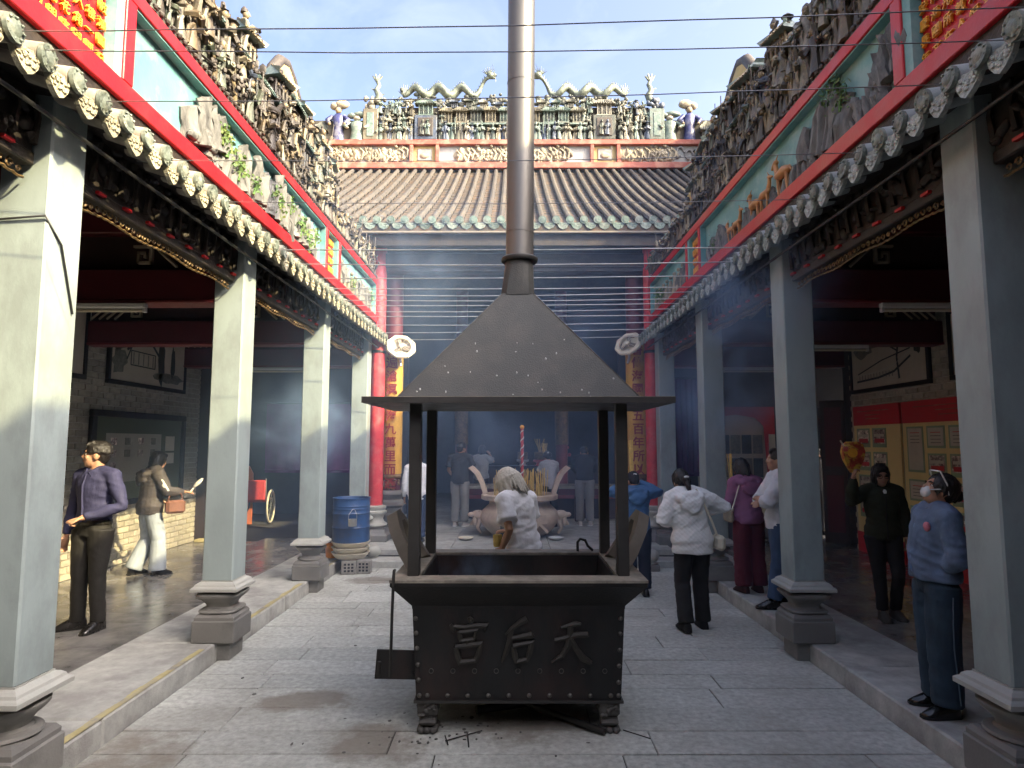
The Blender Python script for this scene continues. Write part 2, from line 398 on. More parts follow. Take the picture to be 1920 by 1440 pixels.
M['urn'] = pm('urn_terracotta', (.56, .45, .35), .75, .12, 5, .25, 50, stain=(.28, .20, .17), samt=.5, sscale=2)
M['incense'] = pm('incense_yellow', (.62, .44, .13), .7, .2, 30, 0, rand=.3)
M['redstick'] = pm('red_stick', (.50, .05, .05), .5, .2, 20, 0)
M['drum'] = pm('blue_drum_paint', (.026, .072, .19), .4, .2, 4, .15, 40, stain=(.07, .06, .06), samt=.7, sscale=2.6, swid=.18)
M['orange'] = pm('orange_plastic', (.75, .27, .02), .35, .1, 8, .05, stain=(.3, .09, .03), samt=.5, sscale=9)
M['cinder'] = pm('cinder_block', (.26, .25, .235), .95, .2, 20, .6, 60)
M['ply'] = pm('sign_orange', (.60, .17, .06), .6, .12, 6, .1)
M['purple'] = pm('purple_cloth', (.11, .02, .12), .85, .2, 8, .3, 90)
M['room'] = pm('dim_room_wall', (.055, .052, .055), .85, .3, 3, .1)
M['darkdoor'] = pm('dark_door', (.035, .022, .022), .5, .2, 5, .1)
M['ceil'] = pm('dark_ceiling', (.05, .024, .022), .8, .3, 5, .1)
M['paper'] = pm('paper', (.55, .52, .44), .8, .08, 6, .02)
M['newsprint'] = pm('newsprint', (.42, .40, .33), .85, .15, 30, .02, stain=(.27, .26, .23), samt=.5, sscale=30)
M['boardgreen'] = pm('green_board', (.10, .12, .08), .7, .12, 6, .1)
M['posterred'] = pm('poster_red', (.52, .025, .03), .5, .1, 6, 0)
M['posteryellow'] = pm('poster_yellow', (.76, .62, .27), .5, .06, 3, 0)
M['postergreen'] = pm('poster_green', (.26, .36, .22), .5, .1, 6, 0)
M['photo'] = pm('photo_print', (.5, .44, .38), .4, .9, 14, 0, stain=(.10, .04, .04), samt=.8, sscale=9, swid=.06, rand=.3)
M['paint'] = pm('ink_painting_paper', (.55, .49, .39), .7, .12, 4, 0, stain=(.42, .34, .25), samt=.5, sscale=2)
M['ink'] = pm('ink', (.05, .055, .045), .8, .5, 20, 0)
M['inklight'] = pm('ink_pale', (.20, .20, .16), .8, .4, 20, 0)
M['rock'] = pm('grey_modelled_rock', (.15, .15, .14), .75, .5, 9, .6, 40, stain=(.045, .045, .045), samt=.7, sscale=7, stretch=(1, 1, .4))
M['leaf'] = pm('modelled_leaf', (.07, .15, .035), .6, .4, 12, .3, 50, stain=(.24, .26, .07), samt=.6, sscale=9)
M['deer'] = pm('ochre_deer', (.42, .19, .06), .5, .2, 9, .1)
CER = [tuple(c*.46 for c in q_) for q_ in [(.30, .26, .17), (.11, .085, .055), (.46, .41, .28), (.17, .145, .11), (.20, .235, .17), (.36, .27, .13), (.09, .075, .06), (.27, .25, .22), (.075, .10, .15), (.24, .18, .10), (.40, .36, .27)]]
M['cer'] = pm('glazed_figure', None, .5, .45, 14, .5, 45, stain=(.05, .042, .035), samt=.75, sscale=8, swid=.1, ramp=CER)
M['cer2'] = pm('figure_face', (.27, .21, .125), .6, .35, 14, .3, 45, stain=(.12, .09, .06), samt=.7, sscale=8, rand=.3)
M['cerdark'] = pm('figure_dark', (.06, .05, .042), .6, .4, 12, .5, 45)
CERP = [tuple(c*.55 for c in q_) for q_ in [(.33, .32, .24), (.20, .20, .16), (.42, .40, .32), (.20, .28, .24), (.11, .13, .11), (.28, .25, .17), (.12, .16, .24), (.22, .30, .27)]]
M['cerpale'] = pm('weathered_figure', None, .55, .45, 12, .5, 40, stain=(.09, .085, .07), samt=.75, sscale=6, swid=.1, ramp=CERP)
M['cerpale2'] = pm('weathered_face', (.34, .31, .25), .6, .3, 12, .3, 40, stain=(.16, .15, .12), samt=.6, sscale=6)
M['dragonglaze'] = pm('dragon_glaze', (.15, .175, .135), .5, .5, 9, .5, 40, stain=(.04, .045, .035), samt=.7, sscale=6)
M['blueglaze'] = pm('blue_glaze', (.03, .035, .12), .4, .4, 9, .3, 40, stain=(.3, .3, .3), samt=.5, sscale=6)
M['relief'] = pm('cream_relief', (.30, .26, .185), .75, .35, 8, .5, 40, stain=(.16, .13, .10), samt=.75, sscale=5, rand=.25)
M['greyrelief'] = pm('grey_relief', (.26, .255, .245), .75, .25, 8, .5, 40, stain=(.2, .19, .18), samt=.6, sscale=5)
# ------------------------------------------------------------------ setting: ground, courtyard, galleries' floors
rnd = random.Random(7)
g = MB(); g.add([(-200, -200, -.06), (200, -200, -.06), (200, 200, -.06), (-200, 200, -.06)], [(0, 1, 2, 3)])
tag(g.build('ground', M['ground']), kind='structure')
court = structure('courtyard_floor')
MB().box(-2.53, -6, -.05, 2.53, 10.0, -.012).build('bedding', M['joint'], court)
MB().box(-2.53, -6, -.012, 2.53, 2.42, 0).build('entrance_paving', M['slab'], court)
y = 2.43
while y < 9.98:
    d = min(rnd.uniform(.27, .36), 9.99-y)
    x = -2.525; first = True
    while x < 2.52:
        w = rnd.uniform(.45, 1.0) if first else rnd.uniform(1.1, 2.1); first = False
        if 2.525-(x+w) < .4: w = 2.525-x
        z = rnd.uniform(-.003, .002); t = rnd.uniform(-.002, .002)
        mb = MB().cbox(x+.0035, y+.0045, -.03, x+w-.0035, y+d-.0045, z, .004)
        mb.v = [(a, b, c+(t*(a-x-w/2)*2 if c > -.02 else 0)+rnd.uniform(-.0015, .0015)) for a, b, c in mb.v]
        mb.build('paving_slab', M['slab'], court); x += w
    y += d
for s in (-1, 1):
    kerb = structure('kerb', (s*2.9, 3, 0))
    y = -6.0
    while y < 10.0:
        d = min(rnd.uniform(1.15, 1.75), 10.02-y)
        if y+d > 1.5:
            MB().cbox(*sorted((s*2.53, s*3.3))[:1], y+.003, -.05, *sorted((s*2.53, s*3.3))[1:], y+d-.003, .15+rnd.uniform(-.004, .004), .012).build('kerb_stone', M['kerb'], kerb)
        y += d
    MB().box(min(s*2.54, s*3.3), -6, -.05, max(s*2.54, s*3.3), 1.4, .146).build('kerb_stone', M['kerb'], kerb)
    if s < 0:
        for a, b in ((2.6, 3.1), (3.5, 5.4), (5.95, 7.85), (8.4, 9.6)):
            st = MB()
            n = int((b-a)/.06)
            for i in range(n):
                y0 = a+(b-a)*i/n; w = .045+.02*mnoise.noise(Vector((y0*5, 1, 3)))
                st.add([(-2.545-w, y0, .158), (-2.535, y0, .158), (-2.535, y0+(b-a)/n, .158), (-2.545-w, y0+(b-a)/n, .158)], [(0, 1, 2, 3)])
            st.build('painted_edge_line', M['yellow_line'], kerb)
    fl = structure('gallery_floor', (s*4.4, 5, 0))
    MB().box(min(s*3.3, s*9), -6, -.05, max(s*3.3, s*9), 17.5, .13).build('bedding', M['joint'], fl)
    for i in range(4):
        for j in range(-4, 15):
            x0 = 3.303+i*.565; y0 = .4+j*.72+(.36 if i % 2 else 0)
            if y0 < 2.5 and s*1: continue
            MB().cbox(min(s*x0, s*(x0+.561)), y0, .12, max(s*x0, s*(x0+.561)), y0+.716, .149, .002).build('floor_tile', M['tile'], fl)
hf = structure('hall_floor', (0, 12, 0))
for (z0, z1, y0, nm) in ((-.03, .10, 9.62, 'stone_step'), (.0, .2, 10.02, 'hall_paving')):
    x = -2.5
    while x < 2.5:
        w = min(rnd.uniform(1.0, 1.6), 2.5-x)
        if 2.5-x-w < .4: w = 2.5-x
        if nm == 'stone_step':
            MB().cbox(x+.003, y0, z0, x+w-.003, y0+.42, z1, .012).build(nm, M['kerb'], hf)
        else:
            y = y0
            while y < 15.5:
                MB().cbox(x+.003, y, z0, x+w-.003, y+.557, z1+rnd.uniform(-.002, .002), .006).build(nm, M['kerb'], hf); y += .56
        x += w
MB().box(-9, 10.0, -.05, 9, 26, .12).build('bedding', M['joint'], hf)
MB().box(-2.5, 15.6, .12, 2.5, 26, .2).build('rear_paving', M['kerb'], hf)

# ------------------------------------------------------------------ square columns
def square_column(label, x, y, round_base):
    t = thing('square_column', label, 'column', (x, y, .0), 0, 'square columns along the kerbs')
    MB().cbox(-.133, -.133, .0, .133, .133, .16, .006).local('footing_block', M['basestone'], t)
    MB().cbox(-.182, -.182, .152, .182, .182, .335, .008).local('plinth', M['basestone'], t)
    MB().sqlathe([(.168, .335), (.168, .36), (.15, .385), (.13, .392)]).local('plinth_step', M['basestone'], t)
    pr = [(.15, .392), (.165, .40), (.16, .415), (.12, .422), (.108, .438), (.112, .455), (.135, .485), (.168, .512), (.184, .53), (.186, .545), (.172, .556), (.13, .562), (.125, .575)]
    MB().lathe(pr, n=32, pw=None if round_base else 5).local('baluster_base', M['basestone'], t, smooth=40)
    MB().sqlathe([(.145, .575), (.2, .582), (.2, .606), (.19, .615), (.178, .622), (.172, .636), (.155, .65), (.137, .657), (.137, .665)]).local('base_cap', M['capstone'], t)
    MB().cbox(-.133, -.133, .66, .133, .133, 3.74, .01).local('shaft', M['teal'], t)
    return t
for s, nm in ((-1, 'left'), (1, 'right')):
    for i, (yf, rb, lb) in enumerate(((3.2, 1, 'nearest'), (5.6, 0, 'second'), (8.05, 1, 'third'), (10.5, 1, 'farthest'))):
        if s < 0:
            lab = ('huge sunlit grey column nearest the camera on the left kerb', 'sunlit grey column with a squarish flared base beside the blue shirted man',
                   'sunlit grey column beside the blue drum with a round flared base', 'grey column half hidden behind the blue drum next to the red pillar')[i]
        else:
            lab = ('large shaded grey column beside the woman in denim', 'shaded grey column hiding the man in the white shirt',
                   'shaded grey column behind the purple hoodie and the white quilted hoodie', 'hazy grey column beside the shaded red pillar')[i]
        square_column(lab, s*2.553, yf+.133, rb)

# ------------------------------------------------------------------ side galleries
ROWS = (3.333, 5.733, 8.183, 10.633)
def wallX(s): return s*5.55
def square_spiral(mb, cx, cz, y, u, flip=1, t=.03):
    """a small square key fret standing on a beam, seen from the front"""
    path = [(-2, 2), (2, 2), (2, -2), (-1, -2), (-1, 0.4), (.6, .4), (.6, -.6)]
    for (a, b), (c, d) in zip(path, path[1:]):
        x0, x1 = sorted((cx+flip*a*u, cx+flip*c*u)); z0, z1 = sorted((cz+b*u, cz+d*u))
        mb.box(x0-t/2, y-.02, z0-t/2, x1+t/2, y+.02, z1+t/2)
def gallery(s):
    side = 'left' if s < 0 else 'right'
    lab = 'sunlit open gallery with grey brick wall, notice board and dark red beams' if s < 0 else 'shaded open gallery with grey brick wall, yellow display boards and dark red beams'
    t = thing('side_gallery', lab, 'building', (s*4.2, 6, .13))
    X = wallX(s)
    yend = 11.45 if s < 0 else 10.42
    w = MB().box(min(X+s*.008, X+s*.3), -6, .1, max(X+s*.008, X+s*.3), yend, 4.3).build('wall', M['mortar'], t)
    br = MB().cbox(-.012, -.118, -.036, .012, .118, .036, .004).mesh('brick', M['brick'])[0]
    rest = MB(); cells = []
    holes = ([(8.3, 10.6, 1.0, 2.26), (8.56, 10.58, 2.68, 3.6), (6, 8.1, 2.68, 3.6)] if s < 0 else [(6.4, 10.28, .15, 2.4), (8.33, 10.28, 2.66, 3.5), (6, 7.9, 2.66, 3.5)])
    nz = 0; z = .19
    while z < 3.3:
        yy = 7.55+(.125 if nz % 2 else 0)
        while yy < yend-.1:
            if not any(a < yy-.118 and yy+.118 < b and c < z-.036 and z+.036 < d for a, b, c, d in holes): cells.append((yy, z))
            yy += .25
        z += .085; nz += 1
    cells.sort(key=lambda c: c[0])
    for i, (yy, z) in enumerate(cells):
        dx = rnd.uniform(-.002, .002)
        if i < 298: inst('brick', br, w, (X+dx, yy, z))
        else: rest.cbox(X+dx-.012, yy-.118, z-.036, X+dx+.012, yy+.118, z+.036, .004)
    if rest.v: rest.build('far_bricks', M['brick'], w, kind='stuff')
    # dado strip and pilaster at the far end
    if s < 0:
        MB().cbox(-5.56, 11.2, .15, -5.3, 11.5, 3.9, .01).build('end_post', M['darkdoor'], t)
        MB().cbox(-5.45, 11.02, .15, -5.1, 11.2, .2, .01).build('threshold', M['yellow_line'], t)
    # ceiling and roof
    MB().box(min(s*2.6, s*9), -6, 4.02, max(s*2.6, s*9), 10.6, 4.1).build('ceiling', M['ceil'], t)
    rf = MB().prism([(2.64, 4.3), (2.64, 5.0), (5.0, 8.0), (9, 5.2), (9, 4.3)], lambda p: (s*p[0], -6, p[1]), lambda p: (s*p[0], 10.4, p[1])).build('roof', M['rooftile'], t, fix=True)  # unseen peak, made tall to set the shadow line on the left columns
    # beams
    for k, yr in enumerate(ROWS):
        x0, x1 = sorted((s*2.69, s*5.54))
        bm = MB().cbox(x0, yr-.1, 3.13, x1, yr+.1, 3.42, .012).build('cross_beam', M['maroon'], t)
        MB().cbox(x0, yr-.115, 3.105, x1, yr+.115, 3.135, .006).build('beam_edge', M['maroonlight'], bm)
        MB().cbox(x0, yr-.08, 3.76, x1, yr+.08, 4.0, .012).build('upper_beam', M['maroon'], bm)
        MB().box(x0, yr+.03, 3.42, x1, yr+.05, 3.76).build('infill_board', M['ceil'], bm)
        for cx, fl in ((3.0, -1), (3.36, -1), (4.85, 1), (5.2, 1)):
            fr = MB(); square_spiral(fr, s*cx, 3.55 if cx in (3.36, 4.85) else 3.66, yr-.1, .037, s*fl, .022); fr.build('key_fret', M['fret'], bm)
        for j in range(4):
            MB().tube([(s*(2.75+.1*j), yr-.1, 3.44), (s*(2.95+.1*j), yr-.1, 3.62)], .016, 4).build('fret_brace', M['fret'], bm)
            MB().tube([(s*(5.45-.1*j), yr-.1, 3.44), (s*(5.25-.1*j), yr-.1, 3.62)], .016, 4).build('fret_brace', M['fret'], bm)
    # carved lintels between columns
    spans = [(-3, ROWS[0]-.14)]+[(ROWS[i]+.14, ROWS[i+1]-.14) for i in range(3)]
    for a, b in spans:
        if b < 0: continue
        a = max(a, 1.2)
        ln = MB().box(s*2.55-.03, a, 3.36, s*2.55+.03, b, 3.74).build('carved_lintel', M['darkwood'], t)
        MB().cbox(s*2.55-.05, a, 3.29, s*2.55+.05, b, 3.36, .008).build('lintel_rail', M['darkwood'], ln)
        cv = MB(); n = int((b-a)*22)
        for i in range(n):
            yy = a+(b-a)*(i+.5)/n; zz = rnd.uniform(3.40, 3.68)
            Mx = Matrix.Rotation(rnd.uniform(0, 6), 3, 'X')
            cv.ball((s*2.515, yy, zz), (.035, rnd.uniform(.02, .05), rnd.uniform(.03, .08)), 6, 4, Mx)
            if i % 3 == 0: cv.tube([(s*2.50, yy, 3.40), (s*2.495, yy+.02, 3.55), (s*2.5, yy, 3.62)], [.02, .014, .018], 5)
        cv.build('lintel_carving', M['darkwood'], ln, kind='stuff', smooth=60)
        fr = MB(); n = int((b-a)/.062)
        for i in range(n):
            yy = a+.02+(b-a-.04)*(i+.5)/n; e = .5-.5*math.cos(2*PI*i/n*3)
            dz = .02*e; r = rnd.uniform(.016, .026)
            fr.tube([(s*2.545, yy+r*math.cos(q)*(1-.08*q), 3.255+dz+r*math.sin(q)*(1-.08*q)) for q in [k*.9 for k in range(8)]], .0065, 4)
            fr.tube([(s*2.545, yy-.035, 3.222+dz), (s*2.54, yy, 3.214+dz), (s*2.545, yy+.035, 3.222+dz)], .008, 4)
        fr.build('gilded_fringe', M['darkgold'], ln, kind='stuff')
        tb = MB()
        yy = a+.2
        while yy < b-.1:
            tb.box(s*2.55-s*.062-.012, yy, 3.335, s*2.55-s*.062+.012, yy+.07, 3.352); yy += .26
        tb.build('red_tab', M['red'], ln, kind='stuff')
    # eave of small barrel tiles
    ev = MB().prism([(2.25, 3.66), (2.38, 3.72), (2.6, 3.76), (2.6, 3.70), (2.36, 3.66), (2.26, 3.63)], lambda p: (s*p[0], -2, p[1]), lambda p: (s*p[0], 10.86, p[1])).build('eave', M['darkwood'], t, fix=True)
    bt = MB()
    bt.tube([(s*-.05, 0, -.012), (s*.07, 0, .008), (s*.17, 0, .04)], [.064, .062, .06], 12)
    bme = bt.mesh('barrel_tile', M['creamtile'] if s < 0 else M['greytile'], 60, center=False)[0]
    dk = MB(); dk.tube([(-s*.014, 0, -.003), (s*.006, 0, 0)], .063, 16); dk.tube([(-s*.02, 0, -.003), (-s*.014, 0, -.003)], [.03, .04], 10)
    for q in range(8):
        a = q*PI/4; dk.ball((-s*.016, .048*math.cos(a), .048*math.sin(a)), .009, 5, 3)
    dme = dk.mesh('tile_end_disc', M['disc'], 40, center=False)[0]
    def shield(u):
        pts = [(-.09, .045), (-.075, -.0), (-.055, -.045), (-.028, -.075), (0, -.09), (.028, -.075), (.055, -.045), (.075, 0), (.09, .045), (.05, .02), (0, .008), (-.05, .02)]
        return pts
    dp = MB().prism(shield(0), lambda p: (-s*.012+s*p[1]*.12, p[0], p[1]), lambda p: (s*.012+s*p[1]*.12, p[0], p[1]))
    for i in range(26):
        a = rnd.uniform(-.06, .06); b = rnd.uniform(-.06, .0)
        if abs(a) < .075+b*.75: dp.ball((-s*.016+s*b*.12, a, b), (.006, rnd.uniform(.008, .018), rnd.uniform(.006, .012)), 5, 3)
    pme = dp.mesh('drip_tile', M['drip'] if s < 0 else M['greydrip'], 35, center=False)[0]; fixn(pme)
    k = 0; yy = -1.9
    while yy < 10.85:
        j = rnd.uniform(-.006, .006)
        inst('barrel_tile', bme, ev, (s*2.24, yy, 3.664+j), (rnd.uniform(-.05, .05), 0, 0))
        inst('tile_end_disc', dme, ev, (s*(2.185), yy, 3.652+j), (rnd.uniform(0, 3), 0, 0))
        inst('drip_tile', pme, ev, (s*2.21, yy+.1025, 3.622+rnd.uniform(-.008, .008)), (rnd.uniform(-.06, .06), rnd.uniform(-.05, .05), rnd.uniform(-.05, .05)), (1.15, 1.15, 1.3))
        yy += .205
    return t
GL = gallery(-1); GR = gallery(1)

# ------------------------------------------------------------------ painted friezes above the eaves
def rock(seed, h=.22, l=.34, d=.07):
    """a modelled cliff: leaning flat-topped shafts with grooves between them"""
    q = random.Random(seed); mb = MB(); n = 9
    for i in range(n):
        y = -l+2*l*(i+.5)/n+q.uniform(-.03, .03); w = q.uniform(.035, .07); top = h*(1-.75*abs(y/l)**1.5)*q.uniform(.6, 1.15); x = q.uniform(-.03, .04)
        lean = q.uniform(-.05, .05); rings = []
        for k in range(6):
            u = k/5; z = -h+(top+h)*u; r = w*(1.25-.45*u+.12*math.sin(k*2.3+seed+i))
            rings.append([(x+d*.7*(1.2-.3*u)*math.cos(a)*(1+.2*math.sin(3*a+i)), y+lean*u+r*math.sin(a)*(1+.18*math.sin(2*a+k)), z+(.03*math.sin(a) if k == 5 else 0)) for a in [2*PI*j/9 for j in range(9)]])
        mb.ring_loft(rings)
    mb.v = [(x+.05*mnoise.noise(Vector((y*9, z*6, seed)))+.03*mnoise.noise(Vector((y*25, z*9, seed+7))), y+.03*mnoise.noise(Vector((z*8, y*8, seed+3))), z+.02*mnoise.noise(Vector((y*14, seed, 2)))) for x, y, z in mb.v]
    for i in range(5): mb.ball((q.uniform(-.01, .05), q.uniform(-l, l), -h*q.uniform(.4, 1)), (.04, q.uniform(.04, .09), q.uniform(.03, .06)), 8, 5)
    return mb
ROCKS = [rock(i).mesh('rock', M['rock'], 35)[0] for i in range(4)]
def leafclump(seed):
    q = random.Random(seed); mb = MB()
    for i in range(60):
        p = Vector((q.gauss(0, .02), q.gauss(0, .07), q.gauss(0, .055)))
        a = Vector((q.uniform(-1, 1), q.uniform(-1, 1), q.uniform(-1, 1))).normalized()*.022; b = a.orthogonal().normalized()*.012
        mb.add([p-a, p+b, p+a, p-b+Vector((.01, 0, 0))], [(0, 1, 2, 3)])
    mb.tube([(0, .0, -.12), (0, .015, -.04), (0, -.01, .05)], [.014, .01, .005], 5)
    return mb.mesh('shrub', M['leaf'])[0]
SHRUB = [leafclump(i) for i in range(3)]
def deer(standing=True):
    mb = MB()
    mb.tube([(0, -.10, .02), (0, -.04, .035), (0, .05, .03), (0, .09, .04)], [.03, .042, .038, .03], 8, round_ends=True)
    mb.tube([(0, .085, .045), (0, .115, .10), (0, .125, .15)], [.026, .02, .018], 7)
    mb.tube([(0, .115, .165), (0, .16, .15), (0, .19, .14)], [.022, .018, .010], 7, round_ends=True)
    for a, b in ((-.09, -.012), (-.075, .014), (.06, -.012), (.075, .014)):
        mb.tube([(b, a, .02), (b, a+.01, -.06), (b, a-.005, -.13)], [.016, .010, .009], 5)
    mb.tube([(0, .12, .175), (.01, .10, .22)], [.008, .003], 4); mb.tube([(0, -.12, .04), (0, -.14, .0)], [.01, .006], 4)
    return mb.mesh('deer', M['deer'], 60)[0]
DEER = deer()
def frieze(s):
    lab = 'sunlit red framed frieze of turquoise panels with grey rocks and shrubs' if s < 0 else 'shaded red framed frieze of turquoise panels with ochre deer and rocks'
    t = thing('painted_frieze', lab, 'frieze', (s*2.4, 6, 3.8))
    # backing
    MB().box(min(s*2.44, s*2.6), -2, 3.78, max(s*2.44, s*2.6), 10.84, 4.68).build('backing', M['plaster'], t)
    MB().box(min(s*2.375, s*2.44), -2, 3.78, max(s*2.375, s*2.44), 10.84, 3.905).build('base_course', M['darkwood'], t)
    x0, x1 = sorted((s*2.345, s*2.44))
    MB().cbox(x0, -2, 3.905, x1, 10.84, 4.03, .006).build('lower_band', M['red'], t)
    MB().cbox(x0, -2, 4.565, x1, 10.84, 4.665, .006).build('upper_band', M['red'], t)
    bars = [(1.2, 1.3), (2.84, 2.96), (3.63, 3.73), (7.80, 7.87), (8.39, 8.46), (10.74, 10.84)]
    for a, b in bars:
        MB().cbox(x0, a, 4.03, x1, b, 4.565, .005).build('upright', M['red'], t)
    pans = [(1.3, 2.84, 'turq'), (2.96, 3.63, 'text'), (3.73, 7.8, 'turq'), (7.87, 8.39, 'text'), (8.46, 10.74, 'turq')]
    for a, b, kd in pans:
        fx = s*2.43
        if kd == 'turq':
            MB().box(min(fx, fx+s*.008), a, 4.03, max(fx, fx+s*.008), b, 4.565).build('panel', M['turq'], t)
        else:
            MB().box(min(fx, fx+s*.008), a, 4.03, max(fx, fx+s*.008), b, 4.565).build('panel', M['red'], t)
        # turquoise reveal round the recess
        rv = MB(); xa, xb = sorted((s*2.36, s*2.429))
        rv.box(xa, a, 4.553, xb, b, 4.565); rv.box(xa, a, 4.03, xb, a+.01, 4.553); rv.box(xa, b-(.075 if kd == 'text' else .012), 4.03, xb, b, 4.553)
        rv.build('reveal', M['turq'], t)
    fx = s*2.428; rot = (R(90), 0, R(90) if s < 0 else R(-90))
    big = ['金陂鴻圖記', '小卜樓一開', '水木人角同', '幾解園花序', '三郡目甪朋', '州呈曲引山'] if s < 0 else ['尚附以地友', '在有此好恒', '萬以根敦人', '角恩光所在', '永傳海國文', '同安慶長年']
    for ci, colm in enumerate(big):
        for ri, ch in enumerate(colm):
            yy = (3.51-ci*.098) if s < 0 else (3.03+ci*.098)
            put_char('character', ch, .072, .018, M['gold'], t, (fx-s*.011, yy, 4.505-ri*.104), rot, .0006)
    small = ['祥光海國', '慈雲普照', '福澤同沾', '安瀾永慶', '聖德昭垂'] 
    for ci, colm in enumerate(small):
        for ri, ch in enumerate(colm):
            yy = (8.27-ci*.088) if s < 0 else (7.93+ci*.088)
            put_char('character', ch, .088, .02, M['gold'], t, (fx-s*.01, yy, 4.485-ri*.122), rot, .0015)
    q = random.Random(3+s)
    fx = s*2.41
    if s < 0:
        rk = [(4.75, 4.33, 1.0, 0), (5.15, 4.2, .9, 1), (5.55, 4.29, 1.1, 2), (5.95, 4.24, 1.05, 3), (6.25, 4.3, 1.1, 0), (6.6, 4.24, 1.1, 1), (6.95, 4.27, 1.1, 2), (7.25, 4.24, 1., 3), (5.0, 4.12, .7, 2), (6.05, 4.1, .6, 1), (4.95, 4.2, .6, 3), (8.75, 4.25, .8, 1), (9.6, 4.2, .8, 2), (10.2, 4.2, .7, 0)]
        sh = [(4.95, 4.36, .9), (5.6, 4.2, .9), (6.5, 4.36, .9), (7.35, 4.3, 1.0), (5.05, 4.3, 1.1), (5.25, 4.22, 1.1), (6.1, 4.3, 1.1), (6.2, 4.2, 1.0), (6.85, 4.25, 1.2), (7.1, 4.2, 1.2), (9.2, 4.2, .8), (10.4, 4.3, .9)]
    else:
        rk = [(3.85, 4.33, .9, 2), (4.05, 4.15, .7, 0), (4.65, 4.3, 1.0, 1), (4.4, 4.14, .7, 3), (5.0, 4.12, .6, 2), (5.2, 4.1, .6, 1), (5.75, 4.1, .6, 0), (6.3, 4.12, .6, 2), (6.8, 4.1, .6, 1), (7.2, 4.2, .8, 3), (7.5, 4.15, .7, 0), (8.8, 4.2, .8, 1)]
        sh = [(4.45, 4.42, 1.2), (4.35, 4.33, .9), (7.35, 4.2, .7), (10.2, 4.25, 1.0), (9.9, 4.2, 1.0)]
        for yy, zz, k, fl in ((5.45, 4.24, 1.15, 1), (5.8, 4.2, .95, -1), (6.1, 4.2, 1.0, 1), (6.55, 4.18, .9, -1), (6.8, 4.18, .75, 1)):
            inst('deer', DEER, t, (s*2.385, yy, zz), (0, 0, 0 if fl > 0 else PI), (k, k, k))
    for yy, zz, k, m in rk: inst('rock', ROCKS[m], t, (fx, yy, zz), (q.uniform(-.3, .3), 0, 0), (k*.8, k*q.uniform(.7, 1.1), k*q.uniform(.8, 1.1)))
    for yy, zz, k in sh: inst('shrub', SHRUB[q.randrange(3)], t, (s*2.36, yy, zz), (q.uniform(-.4, .4), 0, 0), (k, k, k))
    for i in range(9):   # small figures in the far panel
        yy = 8.6+i*.23
        MB().tube([(fx, yy, 4.06), (fx, yy+q.uniform(-.03, .03), 4.2), (fx, yy, 4.3)], [.05, .035, .02], 7, round_ends=True).ball((fx, yy, 4.36), .03, 7, 5).build('relief_figure', M['relief'], t, smooth=60)
    return t
FL = frieze(-1); FR = frieze(1)
# ------------------------------------------------------------------ ceramic figures (facing -Y, about 0.45 m)
def robed(seed, mats, hat=0, arm=0):
    q = random.Random(seed); mb = MB(); n = 7
    lean = q.uniform(-.03, .03)
    mb.mi = 0
    mb.tube([(0, 0, 0), (0, 0, .05), (lean*.4, 0, .17), (lean*.7, 0, .25), (lean, -.005, .33), (lean, 0, .36)], [.075, .07, .052, .05, .06, .03], n, squash=(.7, 1, 0, 1, 0))
    mb.tube([(-.075+.02*q.random(), -.01, .02), (-.06, -.03, .16), (-.03, -.045, .2)], [.03, .02, .012], 5)
    for sd in (-1, 1):
        e = (lean+sd*.085, -.03+q.uniform(-.03, .02), .23+q.uniform(-.02, .06))
        if arm == 1 and sd == 1: h = (lean+.11, -.06, .38)
        elif arm == 2: h = (lean+sd*.02, -.085, .27)
        else: h = (lean+sd*q.uniform(.02, .11), -.085, .2+q.uniform(-.03, .1))
        mb.tube([(lean+sd*.055, 0, .325), e, h], [.026, .026, .032], 5)
        mb.mi = 1; mb.ball(h, .017, 5, 4); mb.mi = 0
    mb.mi = 1; mb.ball((lean, -.012, .40), (.034, .036, .042), 8, 6)
    mb.ball((lean, -.047, .395), (.007, .01, .009), 4, 3)
    mb.mi = 2
    if hat == 0: mb.tube([(lean, .005, .415), (lean, .005, .445), (lean, .01, .475)], [.042, .036, .012], 7)
    elif hat == 1:
        mb.tube([(lean, 0, .425), (lean, 0, .435), (lean, 0, .50)], [.055, .03, .02], 6); mb.box(lean-.085, -.01, .43, lean+.085, .01, .44)
    elif hat == 2: mb.ball((lean, .015, .425), (.037, .034, .035), 7, 5); mb.ball((lean, .02, .47), .017, 5, 4)
    else: mb.tube([(lean, 0, .42), (lean, 0, .47)], [.075, .008], 8)
    if arm == 1: mb.tube([(lean+.10, -.06, .12), (lean+.125, -.07, .56)], .007, 4)
    return mb.mesh('figurine', mats, 55, center=False)[0]
